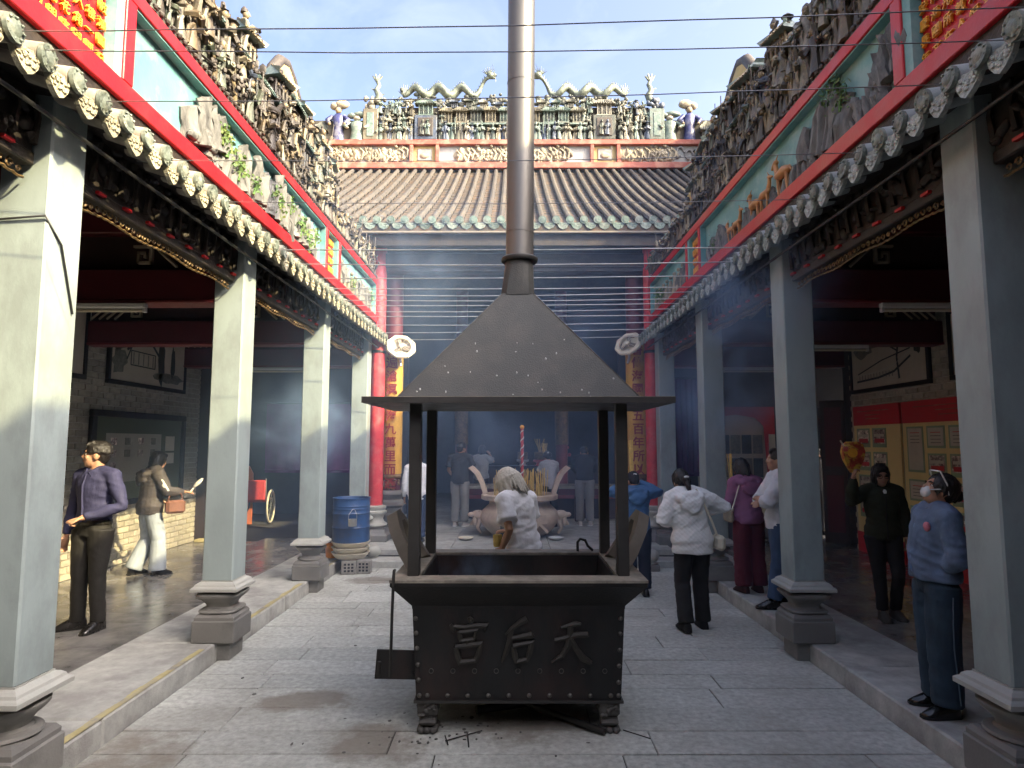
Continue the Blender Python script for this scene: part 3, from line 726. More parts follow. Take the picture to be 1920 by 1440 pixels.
def rider(seed, mats):
    mb = MB(); mb.mi = 0
    mb.tube([(-.11, 0, .17), (0, 0, .18), (.1, 0, .18)], [.05, .06, .05], 8, round_ends=True)
    mb.tube([(.1, 0, .2), (.15, -.01, .28), (.16, -.02, .31)], [.04, .03, .026], 6); mb.tube([(.15, -.02, .32), (.21, -.03, .27)], [.026, .015], 6)
    for x in (-.11, -.08, .08, .11): mb.tube([(x, .02 if x in (-.11, .08) else -.02, .16), (x+.02, 0, .08), (x, 0, 0)], [.022, .014, .016], 5)
    mb.tube([(-.14, 0, .2), (-.19, 0, .12)], [.02, .008], 5)
    mb.tube([(0, 0, .22), (.0, 0, .34), (0, 0, .37)], [.055, .05, .02], 7); mb.tube([(0, -.04, .33), (.07, -.07, .30), (.12, -.05, .38)], [.022, .02, .014], 5)
    mb.mi = 1; mb.ball((0, -.01, .41), .036, 7, 5); mb.mi = 2; mb.tube([(0, 0, .425), (0, 0, .49)], [.045, .01], 6)
    return mb.mesh('figurine', mats, 55, center=False)[0]
def pavilion(mats):
    """mats: body, face, dark, green roof"""
    mb = MB(); mb.mi = 0
    mb.box(-.16, -.05, 0, .16, .08, .04)
    for x in (-.14, -.05, .05, .14): mb.tube([(x, -.04, .04), (x, -.04, .30)], .013, 6)
    mb.mi = 2; mb.box(-.145, .0, .04, .145, .06, .30); mb.mi = 0
    mb.box(-.165, -.06, .295, .165, .08, .32)
    for k in range(5): mb.ball((-.1+.05*k, -.015, .1), (.014, .012, .05), 5, 4)
    mb.mi = 1
    for k in range(5): mb.ball((-.1+.05*k, -.022, .165), .013, 5, 4)
    mb.mi = 3
    mb.prism([(-.24, .315), (-.2, .33), (-.12, .42), (-.13, .46), (-.09, .445), (.09, .445), (.13, .46), (.12, .42), (.2, .33), (.24, .315), (.24, .345), (.19, .36)] if False else [(-.235, .335), (-.225, .31), (.225, .31), (.235, .335), (.12, .435), (.14, .475), (.09, .455), (-.09, .455), (-.14, .475), (-.12, .435)], lambda p: (p[0], -.105+(p[1]-.31)*.55, p[1]), lambda p: (p[0], .09, p[1]))
    for k in range(8): mb.tube([(-.19+.054*k, -.112, .325), (-.10+.028*k, -.03, .44)], .012, 4)
    return mb.mesh('pavilion', mats, 30, center=False)[0]
def rooflet(mats):
    """an upswept corner roof of green glaze"""
    mb = MB(); mb.mi = 3
    mb.add([(-.16, -.14, 0), (.16, -.14, 0), (.05, .02, .17), (-.05, .02, .17), (-.19, -.16, .05), (.19, -.16, .05), (0, .03, .22), (.16, .08, 0), (-.16, .08, 0)],
           [(0, 1, 2, 3), (1, 7, 2), (0, 3, 8), (0, 4, 3), (1, 2, 5), (3, 2, 6), (8, 3, 6), (2, 7, 6), (0, 8, 7, 1)])
    mb.mi = 2; mb.box(-.10, -.05, -.16, .10, .06, -.002); mb.mi = 0
    for x in (-.1, -.035, .035, .1): mb.tube([(x, -.07, -.16), (x, -.07, 0)], .013, 5)
    mb.mi = 1; mb.ball((-.06, -.065, -.05), .02, 5, 4); mb.ball((.0, -.065, -.06), .02, 5, 4); mb.ball((.065, -.065, -.05), .02, 5, 4)
    for k in range(7): mb.tube([(-.14+.045*k, -.15, .005), (-.05+.016*k, .015, .175)], .011, 4)
    return mb.mesh('roof_turret', mats, 20, center=False)[0]
def foliage_clump(seed, mats):
    q = random.Random(seed); mb = MB(); mb.mi = 0
    mb.tube([(0, 0, 0), (.02, 0, .14), (-.01, 0, .3)], [.03, .02, .012], 5); mb.mi = 2
    for i in range(16):
        mb.ball((q.gauss(0, .06), q.gauss(-.02, .02), q.uniform(.14, .38)), (q.uniform(.02, .045), .02, q.uniform(.018, .03)), 5, 4)
    return mb.mesh('figurine', mats, 40, center=False)[0]
MS = [M['cer'], M['cer2'], M['cerdark'], M['glazegreen']]
FIGS = [robed(i, MS, i % 4, (i*2) % 3) for i in range(9)]+[rider(1, MS)]+[foliage_clump(i, MS) for i in range(2)]
PAV = pavilion(MS); TUR = rooflet(MS)
def ceramic_ridge(s):
    lab = 'sunlit dark ridge crowded with small ochre ceramic figures and green roofed pavilions' if s < 0 else 'shaded dark ridge crowded with small blackened ceramic figures'
    t = thing('ceramic_ridge', lab, 'roof ridge', (s*2.42, 6, 4.66)); q = random.Random(11+s)
    face = s*2.40; rz = R(90) if s < 0 else R(-90)     # figures look across the court
    def top(y): return 5.62+.12*math.sin(y*2.1)+.06*math.sin(y*5) if y < 8.15 else 5.18-.05*(y-8.2)
    prof = [(y_/4, top(y_/4)-.16) for y_ in range(-8, 44)]
    bw = MB()
    for (a, za), (b, zb) in zip(prof, prof[1:]):
        if a > 10.7: break
        bw.box(min(s*2.44, s*2.62), a, 4.665, max(s*2.44, s*2.62), b, za)
    bw.build('backing_wall', M['ridgewall'], t)
    bd = MB(); y_ = 1.3
    bd.box(min(s*2.36, s*2.46), -2, 4.667, max(s*2.36, s*2.46), 10.8, 4.70)
    while y_ < 10.8:
        bd.ball((s*2.355, y_, 4.705), (.022, .03, .02), 6, 4); y_ += .075
    bd.build('beaded_moulding', M['cerdark'], t, kind='stuff')
    y_ = 1.6
    while y_ < 10.7:     # lower and middle ranks
        for z_, dep in ((4.70, .0), (4.98, .015), (5.26, .0)):
            if z_+.3 > top(y_): continue
            k = q.uniform(.72, .95)
            if z_ > 4.9 and q.random() < .12: inst('pavilion', PAV, t, (face+s*.02, y_+q.uniform(-.03, .03), z_-.02), (0, 0, rz), (.85, .85, .85)); continue
            m = FIGS[q.randrange(len(FIGS))]
            if m is FIGS[9] and q.random() < .5: m = FIGS[2]
            inst('figurine', m, t, (face-s*(dep+q.uniform(-.015, .035)), y_+q.uniform(-.04, .04), z_+q.uniform(-.03, .03)), (q.uniform(-.08, .08)*s, q.uniform(-.1, .1), rz+q.uniform(-.5, .5)), (k, k, k*q.uniform(.9, 1.1)))
        y_ += .128
    # lumps and ledges that fill the gaps
    lp = MB()
    for i in range(900):
        yy = q.uniform(1.5, 10.7); zz = q.uniform(4.7, max(4.75, top(yy)-.08))
        lp.ball((s*2.425+q.uniform(-.02, .015), yy, zz), (q.uniform(.02, .05), q.uniform(.015, .05), q.uniform(.02, .07)), 5, 3)
    for i in range(60):
        yy = q.uniform(1.5, 10.4); zz = q.uniform(4.75, top(yy)-.2); L = q.uniform(.15, .4)
        lp.tube([(s*2.37, yy, zz), (s*2.36, yy+L, zz+q.uniform(-.12, .12))], .012, 4)
    lp.build('rockwork', M['cer'], t, kind='stuff', smooth=60)
    for yy, k in ((2.2, .9), (3.2, 1.0), (4.6, 1.0), (5.35, 1.15), (6.15, 1.2), (6.9, .9), (7.5, 1.1), (8.0, 1.0)):
        inst('roof_turret', TUR, t, (s*2.42, yy, top(yy)-.13), (0, 0, rz+q.uniform(-.3, .3)), (k*.85, k*.85, k*.85))
    for yy in (8.9, 9.6, 10.3): inst('roof_turret', TUR, t, (s*2.42, yy, top(yy)-.1), (0, 0, rz), (.6, .6, .6))
    # yellow end pier
    MB().cbox(min(s*2.37, s*2.5), 8.22, 4.68, max(s*2.37, s*2.5), 8.38, 5.2, .01).build('end_pier', M['yellowplaster'], t)
    return t
ceramic_ridge(-1); ceramic_ridge(1)

# ------------------------------------------------------------------ main hall
HALL = thing('temple_hall', 'main hall behind the court with grey tiled roof over a dark smoky front', 'building', (0, 16, .2))
EY, EZ, TY, TZ = 10.5, 5.62, 16.05, 8.95
def roofz(y): return EZ+(TZ-EZ)*(y-EY)/(TY-EY)-.10*math.sin(PI*(y-EY)/(TY-EY))
ys = [EY+(TY-EY)*i/18 for i in range(19)]
bed = MB()
bed.ring_loft([[(-5.4, y, roofz(y)-.06), (5.4, y, roofz(y)-.06), (5.4, y, roofz(y)-.2), (-5.4, y, roofz(y)-.2)] for y in ys])
roof = bed.build('roof', M['valley'], HALL, fix=True)
MB().prism([(TY, TZ-.06), (22.5, 5.8), (22.5, 5.6), (TY, TZ-.2)], lambda p: (-5.4, p[0], p[1]), lambda p: (5.4, p[0], p[1])).build('rear_slope', M['rooftile'], HALL, fix=True)
# barrel rows: a stepped half-round row of overlapping tiles
row = MB(); rp = []
for i in range(19):
    y = ys[i]
    if i: rp.append(((0, y-.005, roofz(y)+.004), .050))
    rp.append(((0, y, roofz(y)-.012), .058))
row.tube([p for p, r in rp], [r for p, r in rp], 8)
rme = row.mesh('tile_row', M['rooftile'], 40, center=False)[0]
vt = MB()
ed = MB(); ed.tube([(0, -.03, 0), (0, .02, .004)], .068, 16); ed.tube([(0, -.036, 0), (0, -.03, 0)], [.036, .04], 12)
edm = ed.mesh('tile_end_disc', M['glazegreen'], 40, center=False)[0]
dp = MB().prism([(-.115, .06), (-.1, .0), (-.07, -.06), (0, -.095), (.07, -.06), (.1, 0), (.115, .06), (.06, .03), (0, .02), (-.06, .03)], lambda p: (p[0], -.012, p[1]), lambda p: (p[0], .012, p[1]))
for i in range(14):
    a = rnd.uniform(-.07, .07); b = rnd.uniform(-.05, .01); dp.ball((a, -.014, b), (.014, .006, .01), 5, 3)
dpm = dp.mesh('drip_tile', M['glazegreen'], 35, center=False)[0]; fixn(dpm)
k = 0
for i in range(-22, 23):
    x = i*.2345+.03
    if abs(x) > 5.3: continue
    inst('tile_row', rme, roof, (x+rnd.uniform(-.008, .008), 0, rnd.uniform(-.006, .006)))
    inst('tile_end_disc', edm, roof, (x, EY-.01, roofz(EY)+.0), (0, rnd.uniform(0, 3), 0))
    inst('drip_tile', dpm, roof, (x+.117, EY-.005, roofz(EY)-.07), (rnd.uniform(-.1, .1), rnd.uniform(-.06, .06), 0))
    for j in range(50):
        y = EY+.06+(TY-EY-.06)*j/50; z = roofz(y)-.052+rnd.uniform(0, .008)
        vt.add([(x+.045, y, z), (x+.19, y, z), (x+.19, y+.11, z+.06), (x+.045, y+.11, z+.06), (x+.045, y, z-.03), (x+.19, y, z-.03)], [(0, 1, 2, 3), (4, 5, 1, 0)])
vt.build('valley_tiles', M['valley'], roof, kind='stuff')
MB().cbox(-5.3, EY-.02, 5.39, 5.3, EY+.05, 5.43, .01).build('gutter', M['handle'], HALL)
MB().box(-5.3, EY+.06, 5.2, 5.3, EY+.2, 5.5).build('eave_board', M['darkwood'], HALL)
# walls and ceiling of the interior
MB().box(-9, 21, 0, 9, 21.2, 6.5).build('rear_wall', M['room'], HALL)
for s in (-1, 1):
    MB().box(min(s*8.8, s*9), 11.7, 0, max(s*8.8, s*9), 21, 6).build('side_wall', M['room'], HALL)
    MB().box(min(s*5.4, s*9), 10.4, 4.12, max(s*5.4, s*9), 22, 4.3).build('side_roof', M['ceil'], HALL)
    MB().box(min(s*5.3, s*5.45), 16, 4.1, max(s*5.3, s*5.45), 22, 8.6).build('upper_side_wall', M['plaster'], HALL)  # added out of view to close a light gap under the rear slope
    MB().box(min(s*5.86, s*9), 10.36, 0, max(s*5.86, s*9), 10.44, 4.2).build('sun_block_wall', M['room'], HALL)  # added out of view to keep sun out of the dark hall
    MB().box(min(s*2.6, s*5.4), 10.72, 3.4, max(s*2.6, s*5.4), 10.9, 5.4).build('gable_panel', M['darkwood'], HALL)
    MB().box(min(s*5.3, s*5.45), 10.6, 4.1, max(s*5.3, s*5.45), 16, 8.6).build('upper_side_wall', M['plaster'], HALL)
for y, z in ((11.1, 5.2), (12.7, 5.9), (14.4, 6.9)):
    MB().cbox(-5.3, y-.12, z-.35, 5.3, y+.12, z, .02).build('roof_beam', M['darkwood'], HALL)
for k in range(9):
    MB().tube([(-2.4, 11.3+.5*k, 5.5+.3*k), (2.4, 11.3+.5*k, 5.5+.3*k)], .06, 8).build('purlin', M['darkwood'], HALL)
MB().cbox(-2.35, 10.95, 4.92, 2.35, 11.08, 5.18, .01).build('front_lintel', M['darkwood'], HALL)

# the entrance hall behind the camera (its roof shades whatever faces the street)
EH = thing('entrance_hall', 'dark roofed entrance hall on the street side of the court', 'building', (0, -4, 0))
MB().prism([(-.75, 4.35), (-.75, 4.5), (-4.8, 6.3), (-9, 4.5), (-9, 4.35), (-4.8, 6.1)], lambda p: (-9, p[0], p[1]), lambda p: (9, p[0], p[1])).build('roof', M['rooftile'], EH, fix=True)
MB().box(-9, -9, 0, 9, -8.8, 4.6).build('street_wall', M['room'], EH)
for s in (-1, 1): MB().box(min(s*8.8, s*9), -8.8, 0, max(s*8.8, s*9), -1.2, 4.3).build('side_wall', M['room'], EH)
# ridge of the hall
HR = thing('hall_ridge', 'pale ceramic roof ridge of the main hall with dragons and rows of figures', 'roof ridge', (0, 16.1, 8.9))
RY = 16.1
MB().box(-5.4, RY, 8.8, 5.4, RY+.35, 10.35).build('backing_wall', M['ridgewall'], HR)
MB().cbox(-5.45, RY-.16, 8.98, 5.45, RY+.0, 9.14, .01).build('lower_band', M['pink'], HR)
MB().cbox(-5.45, RY-.16, 9.62, 5.45, RY+.0, 9.75, .01).build('upper_band', M['pink'], HR)
MB().box(-5.4, RY-.03, 9.14, 5.4, RY-.004, 9.62).build('frieze_plaster', M['plaster'], HR)
for x in (-2.66, -1.98, 2.07, 2.76): MB().cbox(x-.045, RY-.15, 9.14, x+.045, RY-.03, 9.62, .008).build('upright', M['pink'], HR)
for x in (-2.32, 2.415):
    MB().box(x-.29, RY-.045, 9.145, x+.29, RY-.032, 9.615).build('yellow_panel', M['yellowplaster'], HR)
    MB().cbox(x-.19, RY-.07, 9.22, x+.19, RY-.046, 9.54, .02).build('plaque', M['greyrelief'], HR)
    MB().ball((x, RY-.075, 9.35), (.13, .03, .08), 10, 6).build('plaque_relief', M['relief'], HR, smooth=60)
q = random.Random(5)
lump = []
for i in range(5):
    mb = MB(); mb.ball((0, .0, 0), (.26, .03, .16), 12, 7)
    for j in range(14):
        mb.ball((q.gauss(0, .12), q.uniform(-.04, .02), q.gauss(0, .09)), (q.uniform(.03, .1), .05, q.uniform(.03, .08)), 7, 5, Matrix.Rotation(q.uniform(0, 3), 3, 'Y'))
    for j in range(3):
        a = q.uniform(-.2, .2); mb.tube([(a, -.03, -.15), (a+.1, -.05, 0), (a+.02, -.04, .12)], [.02, .03, .015], 5)
    lump.append(mb.mesh('relief_carving', M['relief'], 60, center=False)[0])
scr = MB()
for j in (1,):
    scr.tube([(.13*math.cos(a)*(1-.09*a/1), -.02, .02+.13*math.sin(a)*(1-.09*a)) for a in [k*.55 for k in range(10)]], .028, 6)
scm = scr.mesh('relief_carving', M['greyrelief'], 60, center=False)[0]
for x in [-4.9+.38*k for k in range(6)]+[-1.3+.36*k for k in range(8)]+[3.0, 3.35, 3.7, 4.0]:
    inst('relief_carving', lump[q.randrange(5)], HR, (x, RY-.05, 9.38), (0, q.uniform(-.4, .4), 0), (1, 1, 1.15))
for x in (4.15, 4.38, 4.61, 4.85, 5.1): inst('relief_carving', scm, HR, (x, RY-.05, 9.36+.05*math.sin(x*9)), (0, 0, 0), (.9, 1, 1.3))
MP = [M['cerpale'], M['cerpale2'], M['cerdark'], M['glazegreen']]
def recol(me, mats):
    m = me.copy(); m.materials.clear()
    for x in mats: m.materials.append(x)
    return m
PF = [recol(m, MP) for m in FIGS]; PP = recol(PAV, MP); PT = recol(TUR, MP)
# main ridge body -3.9..3.95: pilasters, two ranks of figures, pavilions
for x in (-3.75, 3.78):
    MB().cbox(x-.2, RY-.14, 9.75, x+.2, RY, 10.62, .02).build('end_pilaster', M['cerpale'], HR)
    MB().cbox(x-.09, RY-.155, 9.85, x+.09, RY-.141, 10.5, .01).build('pilaster_panel', M['glazegreen'], HR)
    mb = MB()
    for j in range(16): mb.ball((x+q.gauss(0, .12), RY-.06+q.uniform(-.05, .05), 10.65+q.uniform(0, .3)), (q.uniform(.05, .1), .07, q.uniform(.05, .1)), 6, 5)
    mb.build('cloud_finial', M['cerpale'], HR, smooth=60)
for x in (-2.3, 2.4):
    MB().cbox(x-.3, RY-.13, 9.76, x+.3, RY, 10.45, .02).build('niche_block', M['cerpale'], HR)
    MB().cbox(x-.2, RY-.15, 9.86, x+.2, RY-.131, 10.36, .03).build('niche_panel', M['cerdark'], HR)
    for dx in (-.08, .07): inst('figurine', PF[q.randrange(9)], HR, (x+dx, RY-.16, 9.88), (0, 0, 0), (.75, .75, .9))
    inst('pavilion', PP, HR, (x, RY-.08, 10.42), (0, 0, 0), (1.25, 1, 1))
x = -3.5
while x < 3.55:
    if abs(x+2.3) > .36 and abs(x-2.4) > .36:
        for z_, k in ((9.76, 1.0),):
            inst('figurine', PF[q.randrange(9)], HR, (x, RY-.09+q.uniform(-.03, .03), z_), (0, q.uniform(-.1, .1), q.uniform(-.6, .6)), (k, k, k*q.uniform(.95, 1.1)))
        if abs(x) > 1.85:
            for z_ in (10.15, 10.48): inst('figurine', PF[q.choice((9, 1, 2, 3, 10, 6))], HR, (x+q.uniform(-.05, .05), RY-.07, z_+q.uniform(-.06, .06)), (0, q.uniform(-.2, .2), q.uniform(-.6, .6)), (.85, .85, .9))
    x += .135
x = -1.75
while x < 1.85:
    inst('pavilion', PP, HR, (x, RY-.07, 10.22+q.uniform(-.02, .02)), (0, 0, q.uniform(-.1, .1)), (.92, 1, 1.0))
    inst('roof_turret', PT, HR, (x+.2, RY-.02, 10.78+q.uniform(-.06, .06)), (0, 0, 0), (.7, .7, .8)); x += .385
MB().cbox(-1.95, RY-.12, 10.18, 1.95, RY, 10.235, .01).build('storey_ledge', M['glazegreen'], HR)
MB().box(-3.6, RY-.01, 10.3, 3.6, RY+.2, 10.7).build('upper_backing', M['ridgewall'], HR)
def dragon(f):
    """f: +1 head towards +x"""
    pts = []; rad = []
    L = 2.25
    for i in range(49):
        u = i/48; x = -L/2+L*u
        z = .16+.11*math.sin(u*PI*2*3.6-1.2)+(.28*max(0, u-.88)/.12)
        pts.append((f*x, .04*math.sin(u*23), z)); rad.append(.045+.06*math.sin(PI*min(1, u*1.1))**.6)
    mb = MB(); mb.tube(pts, rad, 8, round_ends=True)
    for i in range(2, 47):
        p = pts[i]; mb.tube([(p[0], p[1], p[2]+rad[i]*.7), (p[0]-f*.03, p[1], p[2]+rad[i]+.085)], [.026, .003], 4)
    for i in (9, 21, 33, 41):
        p = pts[i]; mb.tube([p, (p[0]+f*.06, -.06, p[2]-.12), (p[0]+f*.14, -.08, p[2]-.16)], [.03, .02, .012], 5)
    h = Vector(pts[-1]); mb.ball(h+Vector((f*.06, 0, .05)), (.11, .08, .085), 8, 6)
    mb.tube([h+Vector((f*.1, 0, .06)), h+Vector((f*.22, 0, .06))], [.06, .03], 6); mb.tube([h+Vector((f*.1, 0, .0)), h+Vector((f*.19, 0, -.02))], [.04, .02], 6)
    for a in range(9):
        an = .4+a*.33; mb.tube([h+Vector((0, 0, .06)), h+Vector((-f*.2*math.cos(an), .03*(a % 3-1), .06+.22*math.sin(an)))], [.022, .004], 4)
    mb.tube([h+Vector((f*.02, -.03, .1)), h+Vector((f*.12, -.06, .3)), h+Vector((f*.16, -.06, .12)), h+Vector((f*.2, -.06, -.15))], .008, 4)
    t0 = Vector(pts[0])
    for a in range(6):
        an = .35+a*.36; mb.tube([t0, t0+Vector((-f*.22*math.cos(an)*.8, 0, .05+.30*math.sin(an)*(.8+.1*(a % 2))))], [.03, .005], 5)
    return mb
for f, x, lb in ((1, -1.78, 'left facing'), (-1, 1.85, 'right')):
    me = dragon(f).mesh('dragon', M['dragonglaze'], 60, center=False)[0]
    inst('dragon', me, HR, (x, RY+.05, 11.0), (0, 0, 0), (1.0, 1.2, 1.1))
def fishy(f):
    mb = MB()
    mb.tube([(0, 0, 0), (f*.06, 0, .14), (-f*.02, 0, .3), (f*.05, 0, .45), (f*.0, 0, .56)], [.11, .1, .075, .06, .05], 8, round_ends=True)
    for a in (-.9, -.3, .4, 1.0): mb.tube([(0, 0, .55), (f*.1*math.sin(a)*1.6, 0, .62+.14*math.cos(a))], [.05, .02], 5)
    mb.tube([(f*.05, 0, .12), (f*.2, 0, .2)], [.04, .01], 5); mb.tube([(-f*.05, 0, .3), (-f*.16, 0, .36)], [.035, .01], 5)
    return mb.mesh('upturned_fish', M['dragonglaze'], 60, center=False)[0]
inst('upturned_fish', fishy(1), HR, (-3.62, RY+.02, 10.9)); inst('upturned_fish', fishy(-1), HR, (3.66, RY+.02, 10.9))
rk_ = MB()
for i in range(420):
    xx = q.uniform(-3.55, 3.6); rk_.ball((xx, RY-.03+q.uniform(-.04, .03), q.uniform(9.76, 10.75)), (q.uniform(.02, .06), .035, q.uniform(.02, .07)), 5, 3)
for i in range(240):
    xx = q.uniform(-3.0, 3.1); rk_.ball((xx, RY+.0, 10.78+abs(q.gauss(0, .12))), (q.uniform(.04, .1), .05, q.uniform(.03, .08)), 6, 4)
rk_.build('ridge_rockwork', M['cerpale'], HR, kind='stuff', smooth=60)
# door-god statues at both ends
def statue(f):
    mb = MB(); mb.mi = 0
    mb.tube([(0, 0, 0), (0, 0, .25), (0, 0, .42), (0, -.02, .66), (0, 0, .76)], [.17, .14, .13, .16, .07], 10, squash=(.7, 1, 0, 1, 0))
    for sd in (-1, 1): mb.tube([(sd*.15, 0, .68), (sd*.28, -.06, .56), (sd*.2, -.12, .44)], [.07, .06, .05], 7)
    mb.mi = 1; mb.ball((0, -.03, .84), .085, 9, 7)
    for sd in (-1, 1): mb.ball((sd*.2, -.13, .43), .04, 6, 5)
    mb.mi = 2; mb.tube([(0, 0, .88), (0, 0, .98)], [.1, .05], 8); mb.mi = 3; mb.ball((f*.08, .02, 1.03), (.2, .1, .12), 9, 6); mb.ball((-f*.12, .02, .98), (.12, .1, .1), 8, 5)
    return mb
MB3 = [M['blueglaze'], M['cer2'], M['cerdark'], M['relief']]
for x, f in ((-4.62, 1), (4.66, -1)):
    me = statue(f).mesh('door_god', MB3, 60, center=False)[0]; inst('door_god', me, HR, (x, RY-.02, 9.76))
MG3 = [M['glazegreen'], M['cerpale2'], M['cerdark'], M['glazegreen']]
sg = statue(1).mesh('seated_god', MG3, 60, center=False)[0]
for x in (-4.12, 4.13): inst('seated_god', sg, HR, (x, RY-.04, 9.76), (0, 0, 0), (1.15, 1, .72))
for x in (-5.05, 5.1): inst('roof_turret', PT, HR, (x, RY-.05, 10.0), (0, 0, 0), (1.2, 1, 1.6))
# curved gable walls beyond
for s in (-1, 1):
    pr = [(13.4, 8.2), (13.4, 9.6), (13.7, 10.3), (14.1, 10.75), (14.5, 10.9), (14.9, 10.75), (15.3, 10.45), (15.6, 10.35), (15.85, 10.1), (16.1, 9.5), (16.4, 9.1), (16.6, 8.2)]
    gt = thing('gable_wall', ('left' if s < 0 else 'right')+' yellow gable wall with a dark humped coping seen past the figures', 'wall', (s*5.45, 15, 8.2))
    gt['label'] = 'yellow gable wall with dark humped coping beyond the sunlit figures' if s < 0 else 'yellow gable wall with dark humped coping beyond the shaded figures'
    MB().prism(pr, lambda p: (s*5.38, p[0], p[1]), lambda p: (s*5.6, p[0], p[1])).build('wall_face', M['yellowplaster'], gt, fix=True)
    MB().tube([(s*5.47, p[0], p[1]+.03) for p in pr[1:-1]], .13, 8).build('coping', M['cerdark'], gt, smooth=60)

# ------------------------------------------------------------------ round columns at the hall front
def round_col(label, x, y, r, z1, mat, ztop):
    t = thing('round_column', label, 'column', (x, y, .2))
    MB().sqlathe([(.25, 0), (.25, .1), (.22, .14), (.2, .2), (.21, .23)]).local('plinth', M['basestone'], t)
    MB().lathe([(.17, .22), (.21, .25), (.21, .28), (.16, .31), (.14, .36), (.16, .42), (.2, .46), (.2, .49), (.17, .51), (.19, .54), (.19, .575), (r, .59)], n=28).local('stone_base', M['capstone'], t, smooth=45)
    MB().lathe([(r, .585), (r, ztop)], n=28).local('shaft', mat, t, smooth=60)
    return t
rc1 = round_col('sunlit round red column at the hall front beside the blue drum', -2.36, 11.0, .125, .6, M['redcol'], 5.2)
rc2 = round_col('shaded round red column at the hall front behind the blue jacket man', 2.42, 11.0, .125, .6, M['redcol'], 5.2)
for t, x in ((rc1, -2.36), (rc2, 2.42)):
    MB().lathe([(.13, 3.2), (.135, 3.21), (.135, 3.24), (.13, 3.25)], n=20).local('iron_band', M['black'], t)
def couplet(label, x, y, text, last):
    t = thing('couplet_column', label, 'column', (x, y, .2))
    MB().lathe([(.24, 0), (.24, .12), (.2, .16), (.2, .3), (.23, .34), (.23, .4), (.19, .44), (.19, .52), (.235, .56), (.235, .62), (.18, .66), (.2, .71), (.24, .75), (.235, .79), (.17, .82)], n=28).local('stone_base', M['basestone'], t, smooth=40)
    MB().lathe([(.155, .8), (.155, 4.9)], n=24).local('shaft', M['maroon'], t, smooth=60)
    b = MB().lathe([(.168, 1.1), (.172, 1.12), (.172, 3.42), (.168, 3.45)], n=28).local('couplet_board', M['yellowcol'], t, smooth=60)
    mb = MB()
    mb.tube([(-.17, -.09, 1.06), (0, -.185, 1.06), (.17, -.09, 1.06)], .035, 6)
    for k in range(26):
        a = -PI/2+rnd.uniform(-1.1, 1.1); mb.ball((.165*math.cos(a), .165*math.sin(a), rnd.uniform(.84, 1.03)), (.028, .028, .022), 6, 4)
    mb.local('lotus_carving', M['darkgold'], t, smooth=60)
    for i, ch in enumerate(text):
        z = 3.3-i*.235
        put_char('character', ch, .21, .012, M['redtext'], t, (x-(.0 if x < 0 else -.0), y-.176, .2+z), (R(90), 0, 0), .003)
    return t
couplet('left gilded couplet column with red brushed characters under a wall fan', -2.15, 11.35, '行遍滄溟大海九萬里而遙', 0)
couplet('hazy gilded couplet column with red characters behind the raised incense sticks', 2.2, 11.35, '香傳海國有五百年所以上', 0)
for x, lb in ((-1.3, 'dim red column inside the hall behind the man in black'), (1.22, 'dim red column inside the hall above the flower vase')):
    t = thing('inner_column', lb, 'column', (x, 16, .2))
    MB().lathe([(.2, 0), (.2, .4), (.15, .45), (.15, 5.5)], n=20).local('shaft', M['maroonlight'], t, smooth=60)
    MB().lathe([(.16, 1.6), (.17, 1.62), (.17, 2.6), (.16, 2.62)], n=20).local('gilded_collar', M['darkgold'], t, smooth=60)
# ------------------------------------------------------------------ the furnace
FX, FY = .035, 4.66
FB = thing('incense_furnace', 'big soot black iron incense furnace with a grey hood and tall flue', 'furnace', (FX, FY, 0))
def rr(hx, hy, z): return [(-hx, -hy, z), (hx, -hy, z), (hx, hy, z), (-hx, hy, z)]
MB().ring_loft([rr(.657, .42, .205), rr(.687, .44, .80), rr(.66, .44, .97), rr(.63, .41, .97), rr(.60, .38, .70), rr(.58, .36, .70)]).local('basin', M['ironface'], FB)
MB().ring_loft([rr(.688, .441, .78), rr(.69, .443, .80), rr(.808, .583, .95), rr(.808, .583, .972), rr(.66, .43, .972), rr(.66, .43, .8)]).local('flared_collar', M['iron'], FB)
rm = MB()
for a in ((-.812, -.588, .812, -.43), (-.812, .43, .812, .588), (-.812, -.43, -.64, .43), (.64, -.43, .812, .43)): rm.box(a[0], a[1], .973, a[2], a[3], .99)
rm.local('rim_plate', M['rim'], FB)
MB().box(-.672, -.435, .19, .672, .435, .206).local('base_plate', M['slabiron'], FB)
ash = MB(); q = random.Random(2); n = 16
vs = [(-.58+1.16*i/n, -.36+.72*j/n, .735+.03*mnoise.noise(Vector((i*.7, j*.7, 1)))+.02*mnoise.noise(Vector((i*2.1, j*2.1, 4)))) for j in range(n+1) for i in range(n+1)]
ash.add(vs, [(j*(n+1)+i, j*(n+1)+i+1, (j+1)*(n+1)+i+1, (j+1)*(n+1)+i) for j in range(n) for i in range(n)]).local('ash_bed', M['ash'], FB)
def fy(z): return -.42-(z-.205)/(.8-.205)*.02
def fpos(u, v):   # pixel of the photograph -> place on the front face (measured once)
    z = 1.85-(v-828)/1190*4.22*1.0; return ((u-962)/1190*4.235-FX, z)
rv = MB().ball((0, 0, 0), (.0155, .012, .0155), 10, 5).mesh('rivet', M['rivet'], 60, center=False)[0]
rl = [(785, 1147), (786.5, 1173), (788, 1200), (790, 1229), (791.5, 1256), (793, 1284)]
pts = rl+[(1157, 1147), (1156, 1174), (1155, 1203), (1153.5, 1231), (1152.5, 1260), (1152, 1287)]+[(807+36.8*i, 1299) for i in range(10)]
for u, v in pts:
    x, z = fpos(u, v); z = min(max(z, .235), .77); inst('rivet', rv, FB, (FX+x, FY+fy(z)-.002, z))
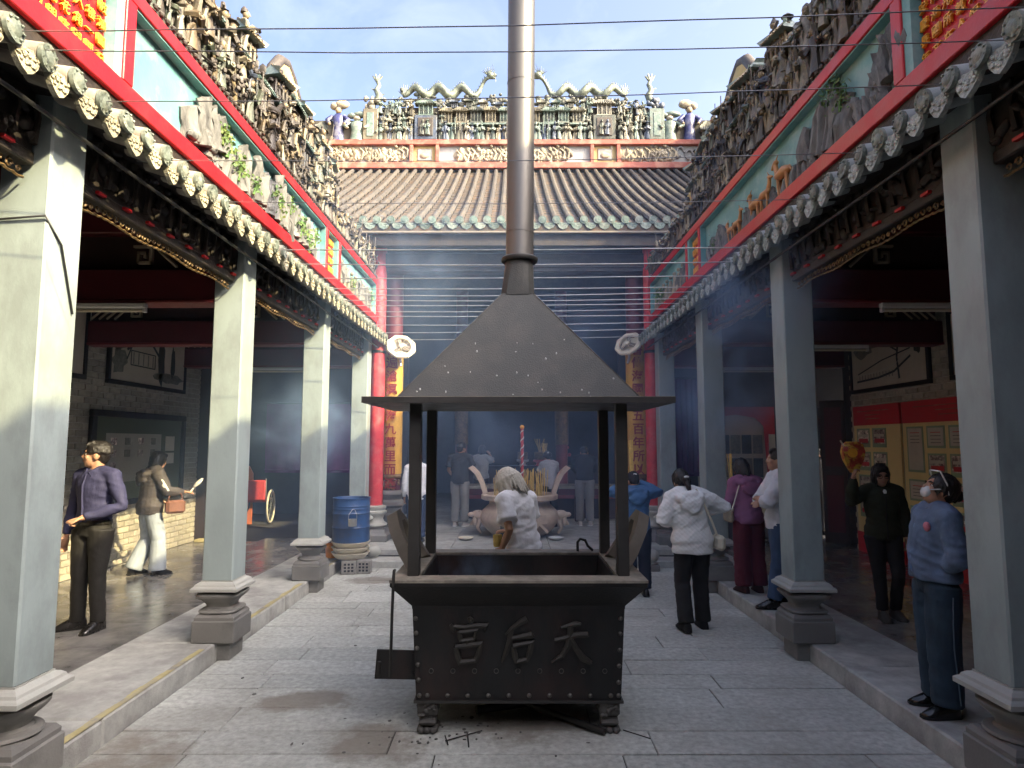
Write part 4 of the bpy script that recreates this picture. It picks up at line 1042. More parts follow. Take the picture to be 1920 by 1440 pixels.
hm = MB(); hm.lathe([(.016, -.004), (.0165, .004), (.0125, .004), (.012, -.004)], n=14, cap=False); hm.add([(.0125*math.cos(a), .0125*math.sin(a), .001) for a in [k*PI/7 for k in range(14)]], [tuple(range(14))])
hm.m = [0]*14*3+[1]; hme = hm.mesh('air_hole', [M['rivet'], M['black']], 40, center=False)[0]
for i in range(9):
    x, z = fpos(814+39.2*i, 1240); inst('air_hole', hme, FB, (FX+x, FY+fy(z)-.003, z), (R(90), 0, 0))
def brush(strokes, size, mat, loc, nm='character'):
    """a raised brush-written character: ribbons that swell and taper"""
    mb = MB(); zoff = 0
    for st in strokes:
        n = len(st); L_, R_ = [], []
        for i, (x, z, w) in enumerate(st):
            a = Vector(st[max(i-1, 0)][:2]); c = Vector(st[min(i+1, n-1)][:2]); t_ = (c-a).normalized(); nn = Vector((-t_.y, t_.x))*w
            L_.append((x+nn.x, z+nn.y)); R_.append((x-nn.x, z-nn.y))
        zoff += .0006
        for i in range(n-1):
            P_ = [R_[i], R_[i+1], L_[i+1], L_[i]]
            cx, cz = sum(p[0] for p in P_)/4, sum(p[1] for p in P_)/4
            f = lambda p, y, k=1.0: (loc[0]+size*p[0]*k, loc[1]+y, loc[2]+size*p[1]*k)
            m_ = [((st[i][0]), st[i][1]), ((st[i+1][0]), st[i+1][1])]
            v = [f(p, .0) for p in P_]+[f(p, -.018-zoff) for p in P_]+[f(m_[0], -.026-zoff), f(m_[1], -.026-zoff)]
            mb.add(v, [(0, 1, 5, 4), (1, 2, 6, 5), (2, 3, 7, 6), (3, 0, 4, 7), (4, 5, 9, 8), (6, 7, 8, 9), (5, 6, 9), (7, 4, 8)])
    o = mb.build(nm, mat, FB); fixn(o.data); return o
GONG = [[(.0, .52, .03), (.05, .44, .05), (.07, .38, .02)], [(-.42, .36, .02), (-.36, .28, .055), (-.33, .20, .02)], [(-.34, .32, .03), (-.1, .30, .03), (.2, .34, .04), (.40, .33, .055), (.36, .22, .015)],
        [(-.22, .20, .03), (-.20, .08, .035), (-.17, -.02, .03)], [(-.22, .19, .03), (.0, .21, .03), (.18, .24, .045), (.13, .08, .03), (.10, .0, .02)], [(-.16, .0, .03), (.10, .04, .028)], [(-.02, -.0, .03), (-.06, -.10, .02)],
        [(-.30, -.14, .035), (-.25, -.32, .045), (-.18, -.50, .04)], [(-.30, -.13, .035), (.0, -.09, .04), (.27, -.06, .06), (.22, -.28, .045), (.14, -.46, .03)], [(-.20, -.46, .035), (.16, -.42, .035)]]
HOU = [[(.22, .48, .06), (.05, .40, .045), (-.14, .26, .03), (-.28, .14, .01)], [(-.14, .27, .035), (-.17, .0, .045), (-.26, -.26, .04), (-.36, -.46, .012)], [(-.12, .06, .03), (.1, .10, .035), (.32, .13, .055), (.36, .09, .02)],
       [(-.10, -.12, .035), (-.06, -.32, .045), (-.01, -.48, .035)], [(-.10, -.11, .035), (.1, -.07, .035), (.32, -.03, .06), (.27, -.26, .045), (.20, -.44, .03)], [(-.02, -.45, .035), (.22, -.40, .035)]]
TIAN = [[(-.22, .32, .025), (-.05, .36, .035), (.12, .40, .045), (.24, .40, .02)], [(-.36, .04, .03), (-.1, .10, .035), (.15, .16, .045), (.38, .16, .05), (.40, .12, .02)],
        [(.0, .38, .04), (-.01, .16, .05), (-.06, -.08, .05), (-.2, -.30, .04), (-.44, -.44, .012)], [(.0, .08, .03), (.12, -.14, .045), (.27, -.34, .06), (.46, -.46, .03)]]
for st, u, v in ((GONG, 882, 1186), (HOU, 970, 1186), (TIAN, 1066, 1188)):
    x, z = fpos(u, v); brush([[(a_, b_, w_*1.4) for a_, b_, w_ in s_] for s_ in st], .285, M['letter'], (FX+x, FY+fy(z)+.001, z))
# lion-foot legs
lg = MB(); lg.cbox(-.068, -.068, .0, .068, .068, .035, .012); lg.cbox(-.055, -.055, .03, .055, .055, .1, .015); lg.cbox(-.066, -.066, .1, .066, .066, .195, .014)
for sx in (-1, 0, 1): lg.ball((sx*.038, -.066, .02), (.022, .025, .02), 7, 5)
for a in range(10): lg.ball((q.uniform(-.05, .05), -.066, q.uniform(.11, .18)), (q.uniform(.012, .022), .014, q.uniform(.01, .02)), 6, 4)
for a in range(6): lg.ball((.066*(1 if a % 2 else -1), q.uniform(-.05, .05), q.uniform(.11, .18)), (.014, .02, .016), 6, 4)
lg.tube([(-.05, -.06, .065), (0, -.075, .075), (.05, -.06, .065)], .016, 6)
lgm = lg.mesh('leg', M['legstone'], 45, center=False)[0]
for sx in (-1, 1):
    for sy in (-1, 1): inst('leg', lgm, FB, (FX+sx*.585, FY+sy*.35, 0), (0, 0, 0 if sy < 0 else PI))
pm_ = MB().cbox(-.038, -.038, .99, .038, .038, 2.11, .004).mesh('post', M['slabiron'], center=False)[0]
for sx in (-1, 1):
    for sy in (-1, 1): inst('post', pm_, FB, (FX+sx*.682, FY+sy*.42, 0))
def handle(s):
    pth = [(.70, -.23, .985), (.775, -.215, 1.10), (.845, -.16, 1.23), (.885, -.06, 1.315), (.885, .06, 1.315), (.845, .16, 1.23), (.775, .215, 1.10), (.70, .23, .985)]
    n = len(pth); sub = []
    for i in range(n-1):
        for k in range(3): sub.append(Vector(pth[i]).lerp(Vector(pth[i+1]), k/3))
    sub.append(Vector(pth[-1])); rings = []
    nrm = Vector((.60, 0, -.33)).normalized()      # the plate leans outwards
    c = Vector((.74, 0, 1.08))
    for p in sub:
        rad = (p-c); rad -= nrm*rad.dot(nrm); rad = rad.normalized()
        rings.append([Vector((s*(p+nrm*a+rad*b).x, (p+nrm*a+rad*b).y, (p+nrm*a+rad*b).z)) for a, b in ((-.04, -.045), (.04, -.045), (.04, .035), (-.04, .035))])
    mb = MB().ring_loft(rings); o = mb.local('handle', M['handle'], FB, smooth=35); fixn(o.data)
handle(-1); handle(1)
MB().box(-1.005, -.612, 2.105, 1.005, .53, 2.118).local('hood_plate', M['slabiron'], FB)
lip = MB()
for a in ((-1.005, -.612, 1.005, -.6), (-1.005, .518, 1.005, .53), (-1.005, -.6, -.993, .518), (.993, -.6, 1.005, .518)): lip.box(a[0], a[1], 2.118, a[2], a[3], 2.142)
lip.local('hood_lip', M['slabiron'], FB)
MB().box(-1.004, -.611, 2.1425, 1.004, -.603, 2.1455).local('lip_highlight', M['rim'], FB)  # pale strip paints the light caught on the lip's top edge
for sx in (-1, 1):
    for sy in (-1, 1): MB().tube([(sx*.823, sy*.449, 2.137), (sx*.119, sy*.101, 2.93)], .0045, 5).local('hood_edge_highlight', M['rivet'], FB)  # pale tubes paint a thin highlight along the hood's sloping edges
def roundrect(hx, hy, z, k, n=16):
    """k = 0 square .. 1 circle"""
    o = []
    for i in range(n):
        a = 2*PI*(i+.5)/n; ca, sa = math.cos(a), math.sin(a); m = max(abs(ca), abs(sa))
        sq = (ca/m*hx, sa/m*hy); ci = (ca*hx, sa*hy); o.append((sq[0]*(1-k)+ci[0]*k, sq[1]*(1-k)+ci[1]*k, z))
    return o
MB().ring_loft([rr(.825, .45, 2.119), rr(.825, .45, 2.135), rr(.118, .10, 2.93), rr(.118, .10, 2.94)]).local('hood', M['hood'], FB)
sp_ = MB(); qs = random.Random(21)
for i in range(26):      # small white flecks of ash and droppings stuck on the front of the hood
    u_ = qs.uniform(.02, .7)**1.4; hw = .82-(.82-.12)*u_; x_ = qs.uniform(-.95, .95)*hw
    sp_.ball((x_, -.45+(.35)*u_-.002, 2.137+.793*u_), (qs.uniform(.003, .007), .003, qs.uniform(.003, .010)), 5, 4)
sp_.local('white_flecks', M['white'], FB, kind='stuff')
MB().ring_loft([[(x+.012*t_, y, z) for x, y, z in rng] for t_, rng in ((0, roundrect(.122, .105, 2.928, 0)), (0, roundrect(.122, .105, 2.95, 0)), (1, roundrect(.106, .104, 3.19, .95)), (1, roundrect(.104, .104, 3.2, 1)))]).local('hood_neck', M['hood'], FB, smooth=25)
MB().lathe([(.104, 3.195), (.132, 3.197), (.137, 3.205), (.137, 3.222), (.130, 3.23), (.104, 3.23)], c=(.014, 0, 0), n=32).local('neck_flange', M['slabiron'], FB, smooth=40)
fl = MB().tube([(.014, 0, 3.22), (.017, 0, 3.43), (.03, 0, 5.0), (.05, 0, 8.0)], .104, 32).local('flue', M['pipe'], FB, smooth=40)
MB().tube([(.017, 0, 3.415), (.0172, 0, 3.425)], .1065, 32).local('flue_seam', M['pipe'], FB, smooth=40)
MB().tube([(.026, 0, 4.6), (.0262, 0, 4.612)], .106, 32).local('flue_seam', M['pipe'], FB, smooth=40)
dr = MB(); Mx = Matrix.Translation((-.67, -.37, 0)) @ Matrix.Rotation(R(4), 4, 'Y') @ Matrix.Rotation(R(8), 4, 'Z')
dr.cbox(-.285, -.006, .315, .0, .006, .50, .003, Mx); d_ = dr.local('cleanout_door', M['ironface'], FB)
h_ = MB(); h_.cbox(-.275, -.02, .33, -.25, -.006, .43, .004, Mx); h_.box(-.69, -.39, .47, -.64, -.37, .485); h_.box(-.69, -.39, .35, -.64, -.37, .365)
hme_, hc_ = h_.mesh('latch', M['iron']); ho_ = bpy.data.objects.new('latch', hme_); COL.objects.link(ho_); ho_.parent = d_; ho_.location = hc_-d_.location
MB().tube([(.48, .5, .99), (.48, .5, 1.06), (.50, .5, 1.085), (.54, .5, 1.075), (.56, .5, 1.03), (.6, .5, .995)], .011, 7).local('hook', M['black'], FB, smooth=60)
# loose things round the furnace
t = MB().tube([(-.745, 4.085, 1.05), (-.742, 4.05, 1.055), (-.742, 4.035, 1.02), (-.75, 4.045, .8), (-.765, 4.1, .40)], .0095, 8).build('iron_poker', M['iron'], None, smooth=60)
tag(t, 'thin iron poker hooked over the left end of the furnace rim', 'poker')
def logm(a, b, r, seed):
    mb = MB(); a, b = Vector(a), Vector(b); pts = [a.lerp(b, k/6)+Vector((.008*mnoise.noise(Vector((k, seed, 0))), .008*mnoise.noise(Vector((k, seed, 5))), 0)) for k in range(7)]
    mb.tube(pts, [r*(1+.25*mnoise.noise(Vector((k*1.3, seed, 9)))) for k in range(7)], 8); return mb
for a, b, r, lb in (((.05, 4.62, .05), (.58, 4.2, .028), .022, 'charred stick poking out from under the furnace by its right foot'),
                    ((-.25, 4.5, .04), (.35, 4.75, .03), .03, 'charred log lying deep in the shadow under the furnace')):
    tag(logm(a, b, r, 3).build('charred_stick', M['iron'], None, smooth=60), lb, 'stick', 'charred sticks under the furnace')
for i, (a, b) in enumerate((((-.42, 4.13, .006), (-.20, 4.27, .006)), ((-.27, 4.05, .006), (-.29, 4.22, .012)), ((-.4, 4.08, .006), (-.43, 4.2, .006)), ((.71, 4.28, .006), (.86, 4.16, .006)))):
    tag(MB().tube([a, b], .004, 5).build('twig', M['iron']), ('long thin twig lying left of centre before the furnace', 'short upright twig crossing the longer one before the furnace', 'shortest thin twig near the left furnace foot', 'thin twig on the paving right of the furnace foot')[i], 'twig', 'burnt twigs on the paving')
deb = MB(); q = random.Random(9)
for i in range(60):
    x = q.uniform(-2.3, 2.3); y_ = q.uniform(2.6, 9); r = q.uniform(.003, .008)
    if i < 50: x = q.gauss(-.55, .35); y_ = q.gauss(4.2, .2)
    deb.ball((x, y_, .002), (r*q.uniform(1, 3), r*q.uniform(1, 3), r*.6), 5, 3)
tag(deb.build('ash_crumbs', M['legstone']), kind='stuff')
cup = thing('candle_cup', 'small yellow candle cup held in the white haired man’s hand', 'cup', (-.135, 5.60, .955))
MB().lathe([(.03, 0), (.036, .01), (.04, .1), (.036, .1), (.03, .03)], n=18).local('cup', M['incense'], cup, smooth=50)
MB().lathe([(.035, .09), (.012, .098)], n=14).local('wax', M['yellowplaster'], cup, smooth=50)

# ------------------------------------------------------------------ blue drum corner
DX, DY = -2.36, 9.4
d = thing('oil_drum', 'dented blue steel drum standing on a stack of pale basins', 'drum', (DX, DY, .425))
MB().lathe([(.25, 0), (.262, .008), (.262, .2), (.27, .212), (.262, .224), (.262, .40), (.27, .412), (.262, .424), (.262, .47), (.266, .477), (.262, .484), (.262, .51), (.266, .517), (.262, .524), (.262, .61), (.272, .615), (.272, .628), (.255, .628), (.25, .615), (.25, .3)], n=40).local('body', M['drum'], d, smooth=35)
MB().lathe([(.249, .55), (.2, .56), (.0, .565)], n=24, cap=False).local('ash_fill', M['ash'], d)
hc = thing('hanging_can', 'small tin can hanging by a wire on the front of the blue drum', 'can', (DX+.10, DY-.33, .78))
MB().lathe([(.055, -.1), (.06, -.095), (.06, .0), (.055, .0), (.05, -.08)], n=20).local('can', M['steel'], hc, smooth=40)
MB().tube([(-.06, 0, 0), (-.055, .01, .06), (-.02, .04, .12), (0, .06, .13), (.02, .04, .12), (.055, .01, .06), (.06, 0, 0)], .004, 5).local('wire_handle', M['steel'], hc)
for i in range(3):
    b = MB().lathe([(.2, 0), (.21, .01), (.25, .05), (.265, .075), (.275, .08), (.275, .088), (.255, .085), (.2, .02)], c=(0, 0, 0), n=36)
    o = b.build('plastic_basin', M['cream'], None, smooth=40); o.location = (DX, DY, .19+.075*i+.044)
    tag(o, ('bottom pale basin of the stack under the drum', 'middle pale basin of the stack under the drum', 'top pale basin directly under the blue drum')[i], 'basin', 'stacked basins under the drum')
for i, (x, y_, lb) in enumerate(((-2.12, 9.24, 'hollow concrete block under the right side of the basin stack'), (-2.33, 9.2, 'low dark concrete block under the front of the basin stack'), (-2.4, 9.62, 'concrete block under the rear of the basin stack'))):
    c = thing('concrete_block', lb, 'block', (x, y_, .003), R(12*i), 'concrete blocks under the basins')
    mb = MB().cbox(-.1, -.06, 0, .1, .06, .18, .006); mb.local('block', M['cinder'], c)
    h = MB()
    for a in (-.05, .0, .05):
        for z in (.045, .09, .135): h.cbox(a-.016, -.0625, z-.014, a+.016, -.0602, z+.014, .002)
    h.local('core_holes', M['black'], c)
pl = thing('orange_pail', 'small stained orange pail with a scoop on the left kerb end', 'pail', (-2.70, 9.62, .152))
MB().lathe([(.075, 0), (.08, .005), (.092, .19), (.097, .2), (.088, .2), (.075, .02)], n=24).local('pail', M['orange'], pl, smooth=40)
MB().tube([(.0, 0, .08), (.05, -.02, .3)], .008, 6).local('scoop_handle', M['white'], pl)
for x, y_, lb in ((-2.12, 9.85, 'round stone ball finial at the left end of the hall step'), (2.02, 9.45, 'round stone ball finial at the right end of the hall step')):
    s_ = thing('stone_finial', lb, 'finial', (x, y_, 0))
    MB().cbox(-.1, -.1, 0, .1, .1, .09, .01).local('block', M['basestone'], s_)
    MB().lathe([(.05, .088), (.07, .1), (.05, .12), (.095, .16), (.11, .21), (.095, .26), (.05, .295)], n=20).local('ball', M['capstone'], s_, smooth=60)

# ------------------------------------------------------------------ urn, incense
UX, UY, UZ = .115, 11.6, .2
u = thing('incense_urn', 'large terracotta temple urn full of incense with tall curved ears', 'urn', (UX, UY, UZ))
MB().lathe([(.4, 0), (.5, .03), (.62, .14), (.70, .26), (.715, .34), (.68, .43), (.59, .52), (.55, .55), (.54, .62), (.66, .635), (.69, .65), (.69, .72), (.66, .735), (.60, .735), (.58, .66)], n=48).local('bowl', M['urn'], u, smooth=50)
MB().lathe([(.59, .66), (.3, .69), (0, .70)], n=24, cap=False).local('ash_fill', M['ash'], u)
for s in (-1, 1):
    rings = []
    for x, z, w in ((.60, .66, .13), (.63, .80, .13), (.68, .95, .125), (.76, 1.1, .12), (.85, 1.19, .115), (.89, 1.215, .11)):
        rings.append([(s*(x-.035), -w, z+.02), (s*(x+.035), -w, z-.02), (s*(x+.035), w, z-.02), (s*(x-.035), w, z+.02)])
    mb = MB().ring_loft(rings); o = mb.local('ear', M['urn'], u, smooth=30); fixn(o.data)
    mb = MB(); mb.ball((s*.74, -.05, .36), (.13, .11, .09), 10, 7); mb.ball((s*.86, -.07, .37), (.07, .08, .045), 8, 6); mb.ball((s*.80, -.1, .26), (.05, .05, .09), 7, 5); mb.tube([(s*.7, -.15, .3), (s*.74, -.16, .15), (s*.68, -.15, .05)], [.05, .035, .02], 6)
    for k in range(8): mb.ball((s*(.72+.02*k), -.1+.02*(k % 3), .42-.03*k), .03, 6, 4)
    mb.local('lion_head', M['urn'], u, smooth=60)
MB().cbox(-.33, -.70, .06, -.16, -.60, .50, .012).local('fire_door', M['black'], u)
put_char('character', '天', .34, .02, M['urn'], u, (UX+.33, UY-.63, UZ+.26), (R(84), 0, R(28)), .01)
q = random.Random(4)
stk = MB().tube([(0, 0, 0), (0, 0, .42)], .0075, 5).mesh('incense_stick', M['incense'], center=False)[0]
for i in range(70):
    a = q.uniform(0, 2*PI); r = .5*math.sqrt(q.random()); k = q.uniform(.75, 1.25)
    o = inst('incense_stick', stk, None, (UX+r*math.cos(a), UY+r*math.sin(a)*.8, UZ+.67), (q.uniform(-.1, .1), q.uniform(-.12, .12), 0), (1, 1, k))
    tag(o, 'thin yellow incense stick burning among many in the terracotta urn', 'incense', 'incense sticks standing in the urn')
big = thing('giant_incense', 'tall red and white spiral incense pole with a gold ball standing in the urn', 'incense', (UX+.05, UY-.02, .88))
MB().tube([(0, 0, 0), (0, 0, 1.22)], .026, 10).local('pole', M['redstick'], big, smooth=60)
MB().tube([(.027*math.cos(k*.55), .027*math.sin(k*.55), .02+1.18*k/90) for k in range(91)], .011, 5).local('spiral', M['white'], big, smooth=60)
MB().ball((0, 0, 1.25), .04, 10, 7).local('ball', M['gold'], big, smooth=60)
for x, y_, lb in ((-.80, 11.0, 'cream saucer on the hall floor left of the urn'), (.73, 11.02, 'white saucer on the hall floor right of the urn')):
    o = MB().lathe([(.06, 0), (.10, .012), (.135, .04), (.13, .046), (.09, .02), (.0, .014)], n=26).build('saucer', M['cream'] if x < 0 else M['white'], None, smooth=50); o.location = (x, y_, .226)
    tag(o, lb, 'saucer', 'saucers before the urn')

# ------------------------------------------------------------------ hall furniture
at = thing('altar_table', 'long dark red altar table behind the urn', 'table', (.75, 13.9, .2))
MB().cbox(-1.95, -.4, .68, 1.95, .4, .74, .01).local('table_top', M['rim'], at)
MB().cbox(-1.9, -.36, .56, 1.9, .36, .68, .01).local('apron', M['maroon'], at)
MB().cbox(-1.86, -.33, .47, 1.86, -.30, .55, .008).local('rail', M['maroonlight'], at)
for x in (-1.8, -.6, .6, 1.8):
    MB().cbox(x-.05, -.35, 0, x+.05, -.25, .56, .01).local('leg', M['darkdoor'], at)
MB().box(-1.75, .0, .02, 1.75, .04, .56).local('back_panel', M['darkdoor'], at)
bt2 = thing('offering_table', 'dim high offering table at the back of the hall', 'table', (.5, 16.8, .2))
MB().cbox(-1.8, -.35, .98, 1.8, .35, 1.05, .01).local('table_top', M['darkwood'], bt2)
MB().box(-1.7, -.3, .0, 1.7, .3, .98).local('cabinet', M['darkdoor'], bt2)
fvz = thing('flower_vase', 'vase of red flowers on the back table right of centre', 'vase', (1.3, 16.6, 1.25))
MB().lathe([(.06, 0), (.1, .08), (.05, .2), (.07, .22)], n=16).local('vase', M['white'], fvz, smooth=50)
mb = MB(); q = random.Random(8)
for i in range(16): mb.ball((q.gauss(0, .07), q.gauss(0, .05), .36+q.gauss(0, .09)), .05, 6, 4)
mb.local('red_flowers', M['redstick'], fvz)
for i, (x, lb) in enumerate(((.25, 'gilded offering box on the back table left of the flower vase'), (.68, 'red and gold offering bowl on the back table'))):
    o = thing('offering', lb, 'offering', (x, 16.6, 1.25))
    MB().lathe([(.12, 0), (.08, .04), (.08, .08), (.16, .12), (.16, .16)], n=16).local('stand', M['white'] if i == 0 else M['redstick'], o, smooth=40)
    MB().cbox(-.13, -.1, .16, .13, .1, .36, .02).local('pile', M['darkgold'], o)
    if i:
        b = MB()
        for k in range(9): b.tube([(rnd.uniform(-.06, .06), 0, .3), (rnd.uniform(-.14, .14), 0, .7)], .009, 4)
        b.local('incense_bunch', M['incense'], o)
# wall fans over the couplet columns
def fan(label, x, y_, z, tilt, yaw):
    t = thing('wall_fan', label, 'fan', (x, y_, z)); t.rotation_euler = (R(tilt), 0, R(yaw)); t.scale = (.84, .84, .80)
    ring = MB().lathe([(.205, -.03), (.225, -.04), (.245, -.02), (.245, .03), (.225, .04), (.205, .03)], n=30, cap=False); 
    ring.ring_loft([[( .207*math.cos(a), .207*math.sin(a), -.03) for a in [k*PI/15 for k in range(30)]], [(.207*math.cos(a), .207*math.sin(a), .03) for a in [k*PI/15 for k in range(30)]]], cap=False)
    oc = [( .29*math.cos(R(22.5+45*k))*1.0, .29*math.sin(R(22.5+45*k))*.95) for k in range(8)]
    fr_ = MB()
    for k in range(8):
        a, b = oc[k], oc[(k+1) % 8]; fr_.tube([(a[0], a[1], 0), (b[0], b[1], 0)], .035, 6, squash=(1, 1))
    Mx = Matrix.Rotation(R(90), 4, 'X')
    for m_, nm, mt in ((ring, 'housing', M['cream']), (fr_, 'frame', M['cream'])):
        m_.v = [tuple(Mx @ Vector(p)) for p in m_.v]; m_.local(nm, mt, t, smooth=40)
    MB().box(-.2, .055, -.2, .2, .06, .2).local('back_grille', M['cream'], t)
    for k in range(3):
        b = MB().cbox(.03, -.008, -.045, .19, .008, .045, .004, Matrix.Rotation(R(120*k+20), 4, 'Y') @ Matrix.Rotation(R(25), 4, 'X')); b.local('blade', M['handle'], t)
    gr = MB()
    for k in range(12): gr.tube([(.03*math.cos(k*PI/6), -.05, .03*math.sin(k*PI/6)), (.21*math.cos(k*PI/6), -.035, .21*math.sin(k*PI/6))], .003, 4)
    gr.local('front_guard', M['cream'], t)
    MB().tube([(0, -.055, 0), (0, .1, 0)], .04, 12).local('motor', M['cream'], t, smooth=50)
    MB().tube([(0, .06, -.1), (0, .15, -.24), (0, .15, -.4)], .025, 7).local('bracket', M['steel'], t)
fan('cream wall fan tilted down above the left couplet column', -1.96, 11.0, 3.52, -24, 18)
fan('pale wall fan tilted down above the right couplet column', 2.02, 11.0, 3.57, -28, -40)

# ------------------------------------------------------------------ wires across the court
def ywire(v, z=3.66):
    a = math.atan((720-v)/1190)+math.atan(110/1190); return (z-1.85)/math.tan(a)
ws = [(57, 12), (92, 76), (190, 158), (300, 286), (378, 374), (468, 464), (495, 491), (522, 517), (541, 538), (552, 547), (563, 560), (573, 569), (584, 579), (593, 591), (609, 604), (624, 617), (637, 631)]
for i, (a, b) in enumerate(ws):
    ya, yb = ywire(a), ywire(b); near = i < 5
    w = thing('wire', 'taut wire strung across the court, number %d from the entrance' % (i+1), 'wire', (0, (ya+yb)/2, 3.6), 0, 'wires strung across the court')
    sg = rnd.uniform(.01, .035)
    MB().tube([(-2.25+4.5*k/12, ya+(yb-ya)*k/12+.01*mnoise.noise(Vector((k*.6, i, 0))), 3.66-sg*math.sin(PI*k/12)) for k in range(13)], .0028 if near else .006, 5).build('strand', M['wire'] if near else M['steel'], w)
    MB().tube([(-2.42, ya, 3.655), (-2.36, ya, 3.66), (-2.30, ya, 3.66), (-2.24, ya, 3.66)], [.006, .014, .014, .006], 6).build('turnbuckle', M['steel'], w)
    if near: MB().tube([(2.42, yb, 3.655), (2.36, yb, 3.66), (2.30, yb, 3.66), (2.24, yb, 3.66)], [.006, .014, .014, .006], 6).build('turnbuckle', M['black'], w)
WN = ['first', 'second', 'third', 'fourth', 'fifth']
ow = [o for o in scene.objects if o.name.split('.')[0] == 'wire']
ord_ = ['slanting topmost wire crossing the blue sky', 'second wire from the top crossing the sky above the dragons', 'wire crossing the hall ridge just under the dragons', 'wire crossing the coral frieze of the hall ridge', 'wire crossing the tiled hall roof above the eave',
        'topmost of the many wires across the dark hall mouth', 'second highest wire across the dark hall mouth', 'wire level with the flange of the flue']
for i, o in enumerate(sorted(ow, key=lambda o: o.location.y)):
    o['label'] = ord_[i] if i < len(ord_) else ('lowest', 'second lowest', 'third lowest', 'fourth lowest', 'fifth lowest', 'sixth lowest', 'seventh lowest', 'eighth lowest', 'ninth lowest')[len(ow)-1-i]+' of the pale wires across the hall mouth beside the grey hood'
for s in (-1, 1):
    c = MB().tube([(s*2.31, .8+k*.5, 3.47+.012*mnoise.noise(Vector((k*.7, s, 0)))) for k in range(21)], .011, 6).build('eave_cable', M['black'], None, smooth=60)
    tag(c, 'dark cable running along under the sunlit left eave' if s < 0 else 'dark cable running along under the shaded right eave', 'cable')
MB().tube([(-2.69, 3.19, 3.0), (-2.42, 3.185, 3.02), (-2.41, 3.3, 2.9), (-2.412, 3.42, 2.55)], .006, 6).build('loose_cord', M['black'], None, smooth=60, label='thin grey cord looped round the top of the nearest sunlit column', cat='cord')

# ------------------------------------------------------------------ gallery fittings
def tubelamp(label, x0, x1, y_, z):
    t = thing('tube_lamp', label, 'lamp', ((x0+x1)/2, y_, z)); h = (x1-x0)/2
    MB().cbox(-h, -.03, 0, h, .03, .045, .008).local('batten', M['white'], t)
    MB().tube([(-h+.03, 0, -.022), (h-.03, 0, -.022)], .014, 8).local('tube', M['cream'], t, smooth=60)
    for sx in (-1, 1): MB().cbox(sx*(h-.015)-.015, -.02, -.04, sx*(h-.015)+.015, .02, .0, .004).local('lamp_holder', M['white'], t)
    t['group'] = 'unlit tube lamps under the beams'
tubelamp('unlit tube lamp under the nearest beam of the left gallery', -4.5, -3.3, 5.62, 3.055)
tubelamp('unlit tube lamp under the nearest beam of the right gallery', 3.3, 4.5, 5.62, 3.055)
tubelamp('unlit tube lamp above the painting in the right gallery', 3.4, 4.56, 8.08, 3.055)
tubelamp('unlit tube lamp under the far beam of the right gallery', 3.5, 4.5, 10.53, 3.055)
tubelamp('unlit tube lamp under the far beam of the left gallery', -4.4, -3.4, 10.53, 3.055)
def wallbox(mb, s, x0, y0, z0, y1, z1, d):   # box on the gallery wall, d proud
    mb.box(min(s*x0, s*(x0-d)), y0, z0, max(s*x0, s*(x0-d)), y1, z1); return mb
WX = 5.535
nb = thing('notice_board', 'dark framed green notice board with newsprint behind the dark hooded visitor', 'board', (-WX, 9.45, .98))
wallbox(MB(), -1, WX, 8.3, 1.0, 10.6, 2.26, .03).build('backing', M['boardgreen'], nb)
for a in ((8.27, .97, 10.63, 1.05), (8.27, 2.2, 10.63, 2.29), (8.27, 1.05, 8.36, 2.2), (10.54, 1.05, 10.63, 2.2)):
    x_ = MB(); x_.cbox(-WX, a[0], a[1], -WX+.07, a[2], a[3], .01); x_.build('frame', M['black'], nb)
wallbox(MB(), -1, WX-.032, 8.6, 1.3, 9.95, 1.98, .004).build('newspaper_sheet', M['newsprint'], nb)
for i in range(9): 
    y_ = 8.7+.32*(i % 4); z = 1.82-.17*(i//4); wallbox(MB(), -1, WX-.037, y_, z, y_+.13, z+.1, .003).build('clipping', M['inklight'] if i % 2 else M['photo'], nb)
for z0, z1 in ((1.72, 1.95), (1.52, 1.69)): wallbox(MB(), -1, WX-.032, 10.08, z0, 10.34, z1, .004).build('white_notice', M['paper'], nb)
